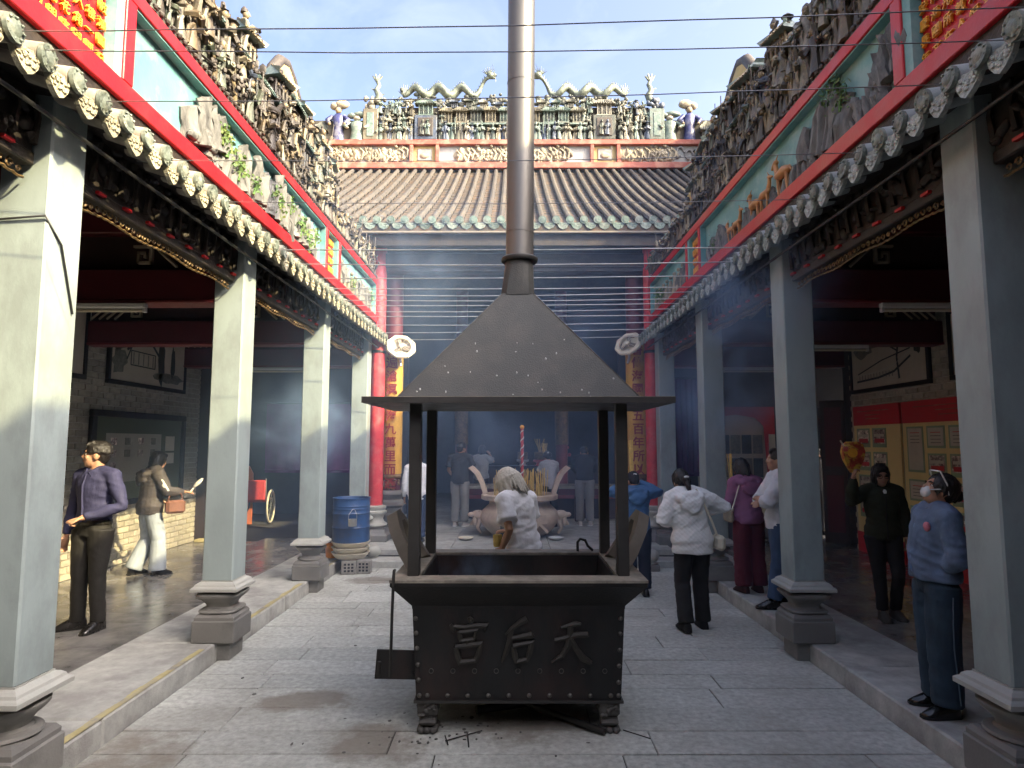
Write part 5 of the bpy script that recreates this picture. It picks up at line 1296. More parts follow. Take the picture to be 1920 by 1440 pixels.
def painting(s, label, y0, y1, z0, z1, tree):
    t = thing('ink_painting', label, 'painting', (s*WX, (y0+y1)/2, z0))
    wallbox(MB(), s, WX, y0+.05, z0+.05, y1-.05, z1-.05, .03).build('sheet', M['paint'], t)
    for a in ((y0, z0, y1, z0+.06), (y0, z1-.06, y1, z1), (y0, z0+.06, y0+.06, z1-.06), (y1-.06, z0+.06, y1, z1-.06)):
        MB().cbox(min(s*WX, s*(WX-.05)), a[0], a[1], max(s*WX, s*(WX-.05)), a[2], a[3], .006).build('frame', M['black'], t)
    if not tree: return t
    fx = WX-.0315; q = random.Random(int(y0*10)); W = y1-y0; Hh = z1-z0
    def blob(nm, mat, cy, cz, ry, rz, n=14):
        mb = MB(); pts = []
        for k in range(n):
            a = 2*PI*k/n; j = q.uniform(.7, 1.2); pts.append((cy+ry*j*math.cos(a), cz+rz*j*math.sin(a)))
        mb.prism(pts, lambda p: (s*fx, p[0], p[1]), lambda p: (s*(fx-.002), p[0], p[1])); o = mb.build(nm, mat, t); fixn(o.data)
    def stroke(nm, mat, pts, w):
        mb = MB()
        for (a, b), (c, d2) in zip(pts, pts[1:]):
            v = Vector((c-a, d2-b)); n_ = Vector((-v.y, v.x)).normalized()*w
            mb.prism([(a-n_.x, b-n_.y), (c-n_.x, d2-n_.y), (c+n_.x, d2+n_.y), (a+n_.x, b+n_.y)], lambda p: (s*(fx-.002), p[0], p[1]), lambda p: (s*(fx-.0045), p[0], p[1]))
        o = mb.build(nm, mat, t); fixn(o.data)
    P = lambda a, b: (y0+W*a, z0+Hh*b)
    if s < 0:   # house under trees, two dark cypresses
        stroke('painted_house', M['ink'], [P(.25, .33), P(.25, .55), P(.55, .55), P(.55, .33), P(.25, .33)], .008)
        stroke('painted_roof', M['ink'], [P(.2, .55), P(.33, .72), P(.5, .72), P(.6, .55)], .02)
        for k in range(5): stroke('painted_post', M['inklight'], [P(.28+.06*k, .35), P(.28+.06*k, .53)], .01)
        blob('painted_tree', M['ink'], *P(.64, .5), .09*W/2, .42*Hh); blob('painted_tree', M['ink'], *P(.8, .5), .06*W/2, .3*Hh)
        blob('painted_foliage', M['inklight'], *P(.12, .7), .12*W, .2*Hh); stroke('painted_branch', M['ink'], [P(.2, .4), P(.3, .8), P(.42, .92)], .012)
        blob('painted_shadow', M['inklight'], *P(.75, .22), .2*W, .1*Hh); blob('painted_shadow', M['inklight'], *P(.12, .35), .08*W, .2*Hh)
    else:       # bridge with railings under a big tree (seen from the court the near end is to the right)
        stroke('painted_deck', M['ink'], [P(.9, .2), P(.6, .22), P(.4, .28), P(.2, .48)], .016)
        stroke('painted_rail', M['paper'], [P(.92, .3), P(.6, .32), P(.4, .38), P(.2, .56)], .012)
        for k in range(12): stroke('painted_baluster', M['inklight'], [P(.42+.04*k, .21), P(.42+.04*k, .31)], .007)
        stroke('painted_far_rail', M['ink'], [P(.88, .33), P(.55, .5), P(.2, .6)], .01)
        stroke('painted_trunk', M['ink'], [P(.34, .15), P(.36, .5), P(.33, .8), P(.45, .95)], .02); stroke('painted_branch', M['ink'], [P(.35, .6), P(.48, .75), P(.6, .8)], .012)
        blob('painted_foliage', M['inklight'], *P(.55, .85), .2*W, .13*Hh); blob('painted_foliage', M['ink'], *P(.35, .9), .16*W, .1*Hh); blob('painted_foliage', M['inklight'], *P(.8, .75), .12*W, .16*Hh)
        blob('painted_foliage', M['ink'], *P(.12, .6), .04*W, .12*Hh)
    return t
painting(-1, 'framed ink painting of a house and dark cypresses above the notice board', 8.55, 10.6, 2.66, 3.6, 1)
painting(-1, 'dark framed painting whose end shows beside the nearest sunlit column', 6.1, 8.12, 2.66, 3.6, 0)
painting(1, 'framed ink painting of a railed bridge under a tree above the display boards', 8.33, 10.3, 2.63, 3.52, 1)
painting(1, 'dark framed painting whose end shows beside the nearest shaded column', 6.0, 7.95, 2.63, 3.52, 0)
def display(label, y0, y1):
    t = thing('display_board', label, 'display board', (WX, (y0+y1)/2, .15))
    B = lambda nm, mat, a, b, c, d, x, th: wallbox(MB(), 1, x, a, b, c, d, th).build(nm, mat, t)
    B('red_base', M['posterred'], y0, .15, y1, .46, WX, .05)
    B('yellow_field', M['posteryellow'], y0, .46, y1, 2.12, WX, .03)
    B('red_header', M['posterred'], y0, 2.12, y1, 2.42, WX, .034)
    q = random.Random(int(y0*7))
    for k, (a, b) in enumerate(((.1, .8), (.28, .62), (.3, .6))): B('header_line', M['pink'], y1-(y1-y0)*b, 2.33-.06*k, y1-(y1-y0)*a, 2.345-.06*k, WX-.0345, .002)
    cols = int((y1-y0)/.43)
    for c in range(cols):
        a = y1-.07-(c+1)*.43+.05; b = a+.36
        for r in range(4):
            z1 = 2.07-.36*r; z0 = z1-.29
            tall = (c == 0 and y0 < 8)
            if tall:
                if r == 1: continue
                if r == 0: z0 = z1-.62
            cert = (r == 0 and c > 0 and y0 < 8) or tall
            f = B('picture', M['postergreen'], a, z0, b, z1, WX-.0305, .004)
            g_ = wallbox(MB(), 1, WX-.035, a+.03, z0+(.03 if cert else .055), b-.03, z1-.025, .002).build('print', M['paper'] if cert else M['photo'], f)
            if cert:
                for k in range(4):
                    wallbox(MB(), 1, WX-.0372, a+.08, z1-.09-.045*k, b-.08, z1-.08-.045*k, .001).build('print_line', M['posterred'] if k == 0 else M['inklight'], f)
            else:
                wallbox(MB(), 1, WX-.0372, a+.05, z0+.07, b-.06, z0+.13, .001).build('print_row', M['posterred'] if q.random() < .5 else M['ink'], f)
                wallbox(MB(), 1, WX-.0372, a+.05, z0+.16, b-.05, z0+.2, .001).build('print_row', M['paper'], f)
    for c in range(cols):
        a = y1-.07-(c+1)*.43+.05
        for k in range(2): B('caption_line', M['ink'], a+.02, .56-.035*k, a+.25, .568-.035*k, WX-.0305, .002)
display('yellow display board of photographs behind the woman in green, by the dark door', 9.06, 10.28)
display('yellow display board of certificates and photographs behind the denim jacket woman', 6.4, 9.0)
# right gallery end: wall, poster, door
er = thing('end_wall', 'dim end wall of the right gallery round the dark doorway', 'wall', (4, 11.7, .15))
MB().box(2.66, 11.62, .15, 5.05, 11.8, 4.1).build('wall', M['room'], er)
MB().box(5.05, 11.62, 2.5, 6.4, 11.8, 4.1).build('overdoor', M['room'], er)
MB().cbox(5.0, 11.56, .15, 5.1, 11.82, 2.56, .01).build('door_jamb', M['darkdoor'], er)
MB().cbox(5.1, 11.2, .13, 6.3, 11.62, .19, .01).build('door_sill', M['kerb'], er)
MB().box(5.84, 10.42, .1, 6.1, 11.2, 4.1).build('return_wall', M['room'], er)
dl = thing('door_leaf', 'dark reddish door leaf standing open beside the yellow display boards', 'door', (5.45, 10.85, .15), R(-32))
MB().cbox(-.19, -.025, .02, .19, .025, 2.42, .006).local('leaf', M['darkdoor'], dl)
MB().cbox(-.13, -.032, 1.3, .13, -.024, 2.3, .004).local('door_panel', M['maroon'], dl); MB().cbox(-.13, -.032, .2, .13, -.024, 1.15, .004).local('door_panel', M['maroon'], dl)
sgn = MB().cbox(5.18, 11.54, 2.72, 5.40, 11.56, 2.96, .004).build('small_sign', M['paper'], None, label='small pale sign above the dark doorway of the right gallery', cat='sign')
for (x, y_, z0, z1, lb) in ((5.12, 11.5, 1.35, 2.2, 'long pale paper strip hanging by the right doorway'), (4.62, 11.5, 1.5, 2.0, 'white wall box beside the end poster of the right gallery')):
    MB().cbox(x, y_, z0, x+.11, y_+.03, z1, .005).build('wall_strip', M['paper'], None, label=lb, cat='notice')
po = thing('end_poster', 'brown poster board with a red arched top on the end wall of the right gallery', 'poster', (4.15, 11.55, .6))
MB().box(3.35, 11.57, .5, 4.75, 11.61, 2.5).build('poster_field', M['paint'], po)
MB().prism([(3.35, 2.5), (3.35, 2.15), (3.6, 2.3), (4.05, 2.36), (4.4, 2.3), (4.55, 2.15), (4.6, 1.2), (4.75, 1.2), (4.75, 2.5)], lambda p: (p[0], 11.555, p[1]), lambda p: (p[0], 11.569, p[1])).build('red_arch', M['posterred'], po, fix=True)
for i in range(10):
    x = 3.55+.2*(i % 5); z = 1.65-.42*(i//5); MB().box(x, 11.56, z, x+.17, 11.569, z+.34).build('picture', M['ink'] if i % 2 else M['inklight'], po)
# purple hangings in the side rooms
def cloth(label, x0, x1, y_, z0, z1):
    mb = MB(); n = 40; vs = []
    for j in range(9):
        for i in range(n+1):
            a = i/n; z = z1+(z0-z1)*j/8; vs.append((x0+(x1-x0)*a, y_+.035*math.sin(a*38+.4*math.sin(j))*(.4+.6*j/8), z))
    mb.add(vs, [(j*(n+1)+i, j*(n+1)+i+1, (j+1)*(n+1)+i+1, (j+1)*(n+1)+i) for j in range(8) for i in range(n)])
    mb2 = MB(); mb2.add(mb.v, mb.f); mb2.add([(x, y+.01, z) for x, y, z in mb.v], [tuple(reversed(f)) for f in mb.f])
    t = thing('purple_hanging', label, 'cloth', ((x0+x1)/2, y_, z0)); mb2.build('cloth', M['purple'], t, smooth=80)
    MB().tube([(x0-.05, y_+.05, z1+.02), (x1+.05, y_+.05, z1+.02)], .02, 6).build('rod', M['darkwood'], t)
    MB().tube([(x0, y_-.04, z0+.06), (x1, y_-.04, z0+.06)], .012, 5).build('fringe_band', M['purple'], t)
cloth('purple cloth hanging in the dim room behind the left columns', -5.4, -3.0, 13.9, 1.2, 2.7)
cloth('purple cloth hanging in the haze between the two far right columns', 2.75, 3.35, 11.5, 1.25, 3.0)
lw = thing('side_room', 'dim side room seen past the far end of the left gallery', 'room', (-5, 15, .15))
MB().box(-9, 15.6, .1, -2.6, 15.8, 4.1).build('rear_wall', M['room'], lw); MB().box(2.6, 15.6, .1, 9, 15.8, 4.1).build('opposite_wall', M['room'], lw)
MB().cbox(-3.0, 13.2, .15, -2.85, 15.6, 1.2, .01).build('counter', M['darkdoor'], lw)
wc = thing('wheelchair', 'red seated wheelchair with pale rimmed wheels in the dim left side room', 'wheelchair', (-5.42, 13.6, .15), R(98))
for y_ in (-.28, .28):
    w_ = MB(); w_.tube([(.33*math.cos(a), y_, .36+.33*math.sin(a)) for a in [k*PI/14 for k in range(29)]], .022, 7); wh = w_.local('wheel', M['cream'], wc, smooth=60)
    sp = MB()
    for k in range(9): sp.tube([(0, y_, .36), (.32*math.cos(k*.7), y_, .36+.32*math.sin(k*.7))], .005, 4)
    o = sp.mesh('spokes', M['steel'])[0]; so = bpy.data.objects.new('spokes', o); COL.objects.link(so); so.parent = wh
    c0 = MB(); so.location = (0, 0, 0)
    MB().tube([(.38, y_*.8, .1), (.38, y_*.8, .5), (-.2, y_*.8, .5), (-.25, y_*.8, .95)], .014, 6).local('frame', M['steel'], wc)
MB().cbox(-.22, -.22, .46, .28, .22, .53, .02).local('seat', M['redstick'], wc); MB().cbox(-.28, -.22, .5, -.22, .22, .92, .02).local('backrest', M['redstick'], wc)
ob = thing('orange_board', 'orange standing board with a rounded top in the dim left side room', 'board', (-5.68, 13.5, .15))
MB().prism([(-.2, 0), (.2, 0), (.2, 1.05), (.12, 1.2), (0, 1.26), (-.12, 1.2), (-.2, 1.05)], lambda p: (p[0], -.02, p[1]), lambda p: (p[0], .02, p[1])).local('board', M['ply'], ob)
MB().tube([(.15*math.cos(a), -.03, .42+.22*math.sin(a)) for a in [k*PI/10 for k in range(21)]], .015, 5).local('ring', M['black'], ob)
# ------------------------------------------------------------------ people
def cl(name, col, rough=.85, var=.14, **kw): return pm(name, col, rough, var, 7, **{'bump': .35, 'bscale': 26, 'bdist': .015, 'stretch': (1, 1, .55), **kw})
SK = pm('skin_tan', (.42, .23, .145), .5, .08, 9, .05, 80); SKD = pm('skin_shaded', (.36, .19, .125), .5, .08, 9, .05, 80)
HB = pm('hair_black', (.012, .010, .010), .38, .3, 30, .5, 90, stretch=(3, 3, .6)); HW = pm('hair_white', (.52, .50, .44), .55, .22, 30, .6, 90, stretch=(4, 4, .5))
EYW = pm('eye_white', (.6, .57, .53), .3, .05, 5, 0); EYB = pm('eye_dark', (.02, .015, .012), .2, .05, 5, 0); LIP = pm('lip', (.34, .14, .11), .5, .1, 9, 0)
BLK = cl('black_cloth', (.014, .014, .016)); SHB = pm('black_leather', (.014, .013, .012), .28, .2, 8, .1)
def person(label, loc, rz, h=1.65, female=False, lean=0, side=0, twist=0, head=(0, 0, 0), armL=None, armR=None, legL=None, legR=None, shirt=None, pants=None, shoes=SHB, hair=('short', HB), skin=SK, handL=.5, handR=.5, face=False, fine=.0105, belly=0, pelvis=(0, 0, 0), group=None):
    """facing +Y. arms: ((elbow), (wrist)); legs: ((knee), (ankle), foot yaw) in metres of a 1.70 m figure"""
    K = h/1.70
    t = thing('person', label, 'person', loc, R(rz))
    if group: t['group'] = group
    PV = Vector((0, 0, .95))
    def up(p, f=1.0):
        p = Vector(p); f = max(0, min(1, f))
        Rm = Matrix.Rotation(R(twist)*f, 3, 'Z') @ Matrix.Rotation(R(side)*f, 3, 'Y') @ Matrix.Rotation(R(-lean)*f, 3, 'X')
        return PV+Rm @ (p-PV)+Vector(pelvis)
    URm = Matrix.Rotation(R(twist), 3, 'Z') @ Matrix.Rotation(R(side), 3, 'Y') @ Matrix.Rotation(R(-lean), 3, 'X')
    sw = .165 if female else .188
    tor = [(.86, .145, .10), (.94, .168 if female else .15, .112), (1.06, .135 if female else .14, .095+belly), (1.18, .145, .105+belly*.6), (1.28, .16 if female else .172, .11), (1.36, .155 if female else .17, .095), (1.415, .10, .075), (1.45, .06, .06)]
    def frac(z): return (z-.92)/.22
    def torso(mb, inf=0, zmin=0, zmax=9, mul=1.0, hemflare=0, n=18):
        rings = []; prof = [q for q in tor if zmin < q[0] < zmax]
        def at(z):
            for a, b in zip(tor, tor[1:]):
                if a[0] <= z <= b[0]:
                    u = (z-a[0])/(b[0]-a[0]); return (z, a[1]+(b[1]-a[1])*u, a[2]+(b[2]-a[2])*u)
            return (z, tor[0][1], tor[0][2]) if z < tor[0][0] else (z,)+tor[-1][1:]
        if zmin > 0: prof = [at(zmin)]+prof
        if zmax < 9: prof = prof+[at(zmax)]
        for z, rx, ry in prof:
            fl = hemflare*max(0, 1-(z-zmin)/.25) if zmin > 0 else 0
            f = frac(z); yo = .02*belly*10*math.exp(-((z-1.1)/.12)**2)
            rings.append([up((math.cos(a)*(rx+inf+fl)*mul, math.sin(a)*(ry+inf+fl)*mul+yo, z), f)*K for a in [2*PI*k/n for k in range(n)]])
        mb.ring_loft(rings)
    sh = {}; el = {}; wr = {}
    for sd, nm, arm in ((-1, 'L', armL), (1, 'R', armR)):
        sh[nm] = up((sd*sw, -.01, 1.375))
        if arm: el[nm], wr[nm] = Vector(arm[0]), Vector(arm[1])
        else: el[nm], wr[nm] = up((sd*(sw+.05), -.03, 1.09)), up((sd*(sw+.06), .03, .84))
    nk = up((0, -.012, 1.43)); Rh = URm @ Matrix.Rotation(R(head[0]), 3, 'Z') @ Matrix.Rotation(R(head[1]), 3, 'X') @ Matrix.Rotation(R(head[2]), 3, 'Y')
    hc = nk+Rh @ Vector((0, .028, .135))
    H = lambda x, y, z: (hc+Rh @ Vector((x, y, z)))*K
    Rh4 = Rh
    hips = {}; kn = {}; an = {}; yaw = {}
    for sd, nm, leg in ((-1, 'L', legL), (1, 'R', legR)):
        hips[nm] = Vector((sd*.088, 0, .90))+Vector(pelvis)
        if leg: kn[nm], an[nm], yaw[nm] = Vector(leg[0]), Vector(leg[1]), R(leg[2]) if len(leg) > 2 else 0
        else: kn[nm], an[nm], yaw[nm] = Vector((sd*.095, .015, .49)), Vector((sd*.10, -.02, .085)), -sd*R(8)
    # ---- body: one continuous skin
    b = MB(); torso(b, -.016 if shirt else 0)
    b.tube([up((0, -.015, 1.39))*K, nk*K, H(0, -.02, -.06)], [.062*K, .054*K, .054*K], 12)
    b.ball(H(0, -.012, .025), (.074*K, .096*K, .098*K), 16, 12, Rh4); b.ball(H(0, .03, -.055), (.057*K, .062*K, .062*K), 14, 10, Rh4)
    b.ball(H(0, .062, -.088), (.026*K, .024*K, .024*K), 10, 8, Rh4)
    b.tube([H(0, .088, .012), H(0, .104, -.018), H(0, .088, -.03)], [.011*K, .0165*K, .016*K], 8, round_ends=True)
    for sd in (-1, 1):
        b.ball(H(sd*.034, .066, -.022), (.028*K, .022*K, .028*K), 9, 7, Rh4); b.ball(H(sd*.076, -.006, -.012), (.013*K, .024*K, .034*K), 9, 7, Rh4)
    b.ball(H(0, .078, .032), (.05*K, .017*K, .012*K), 10, 6, Rh4); b.ball(H(0, .082, -.057), (.022*K, .014*K, .012*K), 9, 6, Rh4)
    for nm in 'LR':
        sd = -1 if nm == 'L' else 1
        b.tube([sh[nm]*K, sh[nm].lerp(el[nm], .5)*K, el[nm]*K, el[nm].lerp(wr[nm], .35)*K, wr[nm]*K], [.050*K, .042*K, .036*K, .038*K, .026*K], 12, round_ends=True)
        b.tube([hips[nm]*K, hips[nm].lerp(kn[nm], .5)*K, kn[nm]*K, kn[nm].lerp(an[nm], .35)*K, an[nm]*K], [.070*K, .064*K, .048*K, .048*K, .034*K], 12, round_ends=True)
        fd = Vector((-math.sin(yaw[nm]), math.cos(yaw[nm]), 0)); b.tube([an[nm]*K, (an[nm]+fd*.05-Vector((0, 0, .045)))*K, (an[nm]+fd*.13-Vector((0, 0, .062)))*K], [.034*K, .028*K, .016*K], 10, round_ends=True)
        # hand
        curl = handL if nm == 'L' else handR
        d = (wr[nm]-el[nm]).normalized()
        nrm = Vector((-sd, 0.25, 0)) if abs(d.z) > .6 else Vector((0, 0, -1))
        nrm = (nrm-d*nrm.dot(d)).normalized(); w = d.cross(nrm).normalized()
        if w.dot(Vector((0, 1, .3))) < 0: w = -w                  # w: towards the thumb side
        p0 = wr[nm]; b.tube([(p0-d*.01)*K, (p0+d*.035)*K, (p0+d*.085)*K], [.027*K, .040*K, .042*K], 10, squash=(.42, 1, *nrm), round_ends=True)
        fr = .0098 if fine < .0095 else .0115
        for i, L in enumerate((.070, .078, .074, .058)):
            q0 = p0+d*.08+w*(.030-.020*i); bend = curl*1.1
            d1 = (d*math.cos(bend*.6)+nrm*math.sin(bend*.6)); d2 = (d*math.cos(bend*1.6)+nrm*math.sin(bend*1.6))
            b.tube([(q0-d*.03)*K, q0*K, (q0+d1*L*.5)*K, (q0+d1*L*.5+d2*L*.5)*K], [fr*K, fr*K, fr*.95*K, fr*.85*K], 7, round_ends=True)
        q0 = p0+d*.025+w*.028
        b.tube([(q0-w*.015)*K, q0*K, (q0+(w*.8+d*.7+nrm*.25).normalized()*.035)*K, (q0+(w*.5+d*1.+nrm*.35).normalized()*.068)*K], [.012*K, .0135*K, .0115*K, .0095*K], 7, round_ends=True)
    body = meshobj('body', remesh(b, fine*K, 3), skin, t)
    # ---- face
    if face:
        for sd in (-1, 1):
            MB().ball(H(sd*.032, .0765, .006), (.0135*K, .009*K, .0055*K), 9, 7, Rh4).local('eye', EYB if face == 'dim' else EYW, t, smooth=80)
            if face != 'dim': MB().ball(H(sd*.032, .0835, .006), (.0062*K, .004*K, .0056*K), 8, 6, Rh4).local('iris', EYB, t, smooth=80)
            MB().tube([H(sd*.016, .094, .026), H(sd*.034, .092, .031), H(sd*.052, .079, .026)], [.004*K, .0052*K, .003*K], 6).local('eyebrow', HB, t, smooth=80)
        MB().tube([H(-.021, .087, -.057), H(0, .0965, -.0565), H(.021, .087, -.057)], [.0035*K, .0055*K, .0035*K], 6).local('mouth', LIP, t, smooth=80)
    # ---- shirt
    if shirt:
        s = dict(inf=.018, hem=.86, flare=.0, sleeve='long', wr=.006, collar=None, hood=None, cuffr=.036, sw=.012, wid=0); s.update(shirt)
        m = MB(); torso(m, s['inf'], s['hem'], 1.43, 1+s['wid'], s['flare'])
        m.tube([sh['L']*K, up((-.08, -.012, 1.405))*K, up((.08, -.012, 1.405))*K, sh['R']*K], [(.058+s['sw'])*K, (.05+s['inf'])*K, (.05+s['inf'])*K, (.058+s['sw'])*K], 12, round_ends=True)
        for nm in 'LR':
            e, w, a = el[nm], wr[nm], sh[nm]; g = s['sw']
            inn = up((0, -.0, 1.34)).lerp(a, .45)
            if s['sleeve'] == 'short': pts = [inn, a, a.lerp(e, .35), a.lerp(e, .72)]; rd = [.06, .062+g, .06+g, .062+g*1.4]
            elif s['sleeve'] == 'rolled': pts = [inn, a, a.lerp(e, .5), e, e.lerp(w, .3)]; rd = [.06, .06+g, .055+g, .05+g, .052+g]
            else: pts = [inn, a, a.lerp(e, .5), e, e.lerp(w, .5), e.lerp(w, .95)]; rd = [.06, .06+g, .05+g, .045+g, .042+g, s['cuffr']]
            m.tube([p*K for p in pts], [r*K for r in rd], 12)
        if s['hood']:
            for k in range(7):
                a = PI*k/6; m.ball(up((math.cos(a)*.095, -.035-.045*math.sin(a), 1.425-.02*math.sin(a)))*K, .036*K, 8, 6)
            yb = .085+s['inf']
            m.ball(up((.0, -yb-.035, 1.30))*K, (.135*K, .055*K, .085*K), 12, 8, URm); m.ball(up((.0, -yb, 1.385))*K, (.125*K, .07*K, .055*K), 12, 8, URm); m.ball(up((.0, -yb-.055, 1.235))*K, (.07*K, .03*K, .04*K), 10, 7, URm)
            for sd in (-1, 1): m.tube([up((sd*.10, .02, 1.43))*K, up((sd*.135, -.05, 1.40))*K, up((sd*.10, -yb-.03, 1.36))*K], [.03*K, .04*K, .045*K], 8, round_ends=True)
        if s.get('band'): torso(m, s['inf']+.004, s['hem'], s['hem']+.05, 1+s['wid'], s['flare'])
        o = meshobj('shirt' if not s.get('name') else s['name'], remesh(m, .0115*K, 3, (s['wr']*1.15, 7, 7, 10, sum(map(ord, label)) % 50)), s['mat'], t)
        if s['collar']:
            c = MB()
            for sd in (-1, 1):
                c.tube([up((0, -.075, 1.445))*K, up((sd*.065, -.03, 1.452))*K, up((sd*.062, .045, 1.435))*K, up((sd*.02, .088, 1.405))*K, up((sd*.055, .10, 1.375))*K], [.02*K, .022*K, .02*K, .018*K, .006*K], 6, squash=(1, .45))
            c.local('collar', s['collar'], t, smooth=60)
        if s.get('placket'):
            c = MB()
            zz = [1.40, 1.3, 1.2, 1.1, 1.0, s['hem']+.02]
            c.tube([up((.0, [.098, .135, .132, .125+belly, .13+belly, .14][i], z), frac(z))*K for i, z in enumerate(zz)], .011*K, 6, squash=(1, .5)); c.local('button_placket', s['placket'], t, smooth=60)
    # ---- trousers
    if pants:
        p = dict(thigh=.098, knee=.078, hem=.07, end=.97, inf=.008, wr=.005, top=1.0); p.update(pants)
        m = MB(); torso(m, p['inf'], .84, p['top'])
        for nm in 'LR':
            a, k_, e = hips[nm], kn[nm], an[nm]; en = k_.lerp(e, p['end'])
            m.tube([a*K, a.lerp(k_, .45)*K, k_*K, k_.lerp(e, .5)*K, en*K], [(.102+p['inf'])*K, p['thigh']*K, p['knee']*K, (p['knee']+p['hem'])/2*K, p['hem']*K], 14)
        meshobj('trousers', remesh(m, .0115*K, 3, (p['wr']*1.3, 8, 8, 7, sum(map(ord, label)) % 31)), p['mat'], t)
    if shoes:
        for nm in 'LR':
            fd = Vector((-math.sin(yaw[nm]), math.cos(yaw[nm]), 0)); sd_ = Vector((fd.y, -fd.x, 0)); z0 = an[nm].z-.085
            m = MB(); rings = []
            for y_, w_, hh in ((-.075, .022, .05), (-.062, .038, .10), (-.01, .042, .115), (.05, .046, .10), (.12, .049, .065), (.165, .040, .042), (.19, .018, .03)):
                c = Vector((an[nm].x, an[nm].y, z0))+fd*y_
                rings.append([(c+sd_*(w_*u)+Vector((0, 0, v*hh)))*K for u, v in ((-1, 0), (1, 0), (1.02, .3), (.85, .7), (.4, 1), (-.4, 1), (-.85, .7), (-1.02, .3))])
            m.ring_loft(rings)
            o = m.local('shoe', shoes if not isinstance(shoes, tuple) else shoes[0], t, smooth=60); fixn(o.data)
            m = MB(); m.ring_loft([[(Vector((an[nm].x, an[nm].y, z0))+fd*y_+sd_*w_*u+Vector((0, 0, v)))*K for u, v in ((-1, -.0), (1, 0), (1, .018), (-1, .018))] for y_, w_ in ((-.08, .025), (-.06, .041), (.06, .048), (.13, .05), (.175, .042), (.197, .02))])
            o = m.local('sole', shoes if not isinstance(shoes, tuple) else shoes[1], t, smooth=40); fixn(o.data)
    # ---- hair
    st, hm = hair; m = MB(); q = random.Random(sum(map(ord, label)) % 99)
    if st != 'none':
        if st in ('short', 'bob', 'white', 'bun', 'tied', 'cap'):
            m.ball(H(0, -.022, .045), (.083*K, .101*K, .092*K), 16, 12, Rh4); m.ball(H(0, -.055, .0), (.076*K, .062*K, .085*K), 12, 9, Rh4)
        if st in ('short', 'bob', 'bun', 'tied'):
            for i in range(46):
                a = q.uniform(.12*PI, 1.88*PI)+PI/2; lo = q.uniform(-.16, -.05) if st == 'bob' else (q.uniform(.0, .04) if st == 'short' else q.uniform(-.07, -.02))
                if st == 'bob' and abs(math.cos(a)) < .35 and math.sin(a) > 0: lo = .06
                m.tube([H(math.cos(a)*.03, math.sin(a)*.045-.02, .132), H(math.cos(a)*.074, math.sin(a)*.092-.02, .085), H(math.cos(a)*.088, math.sin(a)*.106-.022, .02), H(math.cos(a)*(.08+q.uniform(-.01, .012)), math.sin(a)*(.094+q.uniform(-.01, .012))-.025, lo)], [.007*K, .010*K, .010*K, .004*K], 5)
        if st == 'short':
            for i in range(16): m.tube([H(q.uniform(-.05, .05), .02, .118), H(q.uniform(-.06, .04), .06, .108), H(q.uniform(-.06, .045), .084, .082)], [.02*K, .016*K, .006*K], 6)
        if st == 'bob':
            for sd in (-1, 1): m.ball(H(sd*.062, -.03, -.02), (.034*K, .07*K, .10*K), 10, 8, Rh4)
            m.ball(H(0, -.06, -.03), (.08*K, .06*K, .095*K), 12, 8, Rh4); m.ball(H(0, .045, .085), (.07*K, .055*K, .035*K), 10, 7, Rh4)
        if st == 'white':
            for i in range(120):
                a = q.uniform(.15*PI, 1.85*PI)+PI/2; L = q.uniform(.15, .29)
                r0 = Vector((math.cos(a)*.06, math.sin(a)*.075-.02, .085)); r1 = Vector((math.cos(a)*.10, math.sin(a)*.12-.02, .02)); r2 = Vector((math.cos(a)*(.10+q.uniform(-.02, .03)), math.sin(a)*(.12+q.uniform(-.02, .03))-.02, .085-L))
                m.tube([H(*r0), H(*r1), H(*((r1+r2)/2)), H(*r2)], [.016*K, .014*K, .011*K, .004*K], 6)
        if st in ('bun', 'tied'):
            m.ball(H(0, -.135, .015 if st == 'bun' else -.03), .043*K, 10, 8)
            if st == 'tied': m.tube([H(0, -.13, -.03), H(0, -.15, -.12), H(.01, -.13, -.2)], [.035*K, .03*K, .012*K], 8)
        if st == 'cap':
            m.ball(H(0, -.01, .06), (.09*K, .108*K, .085*K), 16, 12, Rh4); m.ball(H(0, .105, .05), (.07*K, .06*K, .014*K), 12, 6, Rh4)
            m.ball(H(0, -.085, -.03), (.06*K, .035*K, .06*K), 10, 7, Rh4)
        hme = remesh(m, (.0065 if st == 'white' else .0085)*K, 1 if st == 'white' else 2, (.0045, 55, 55, 24, 3))
        meshobj('cap' if st == 'cap' else 'hair', hme, hm, t)
    t['_k'] = K; t['_pts'] = [*(hc*K), *(wr['L']*K), *(wr['R']*K), *(sh['L']*K), *(sh['R']*K)]
    return t, K, H, up
def held(name, label, cat, owner, p):
    """a thing at a point given in its holder's own space"""
    a = owner.rotation_euler.z; v = Matrix.Rotation(a, 3, 'Z') @ Vector(p)
    return thing(name, label, cat, Vector(owner.location)+v, a)
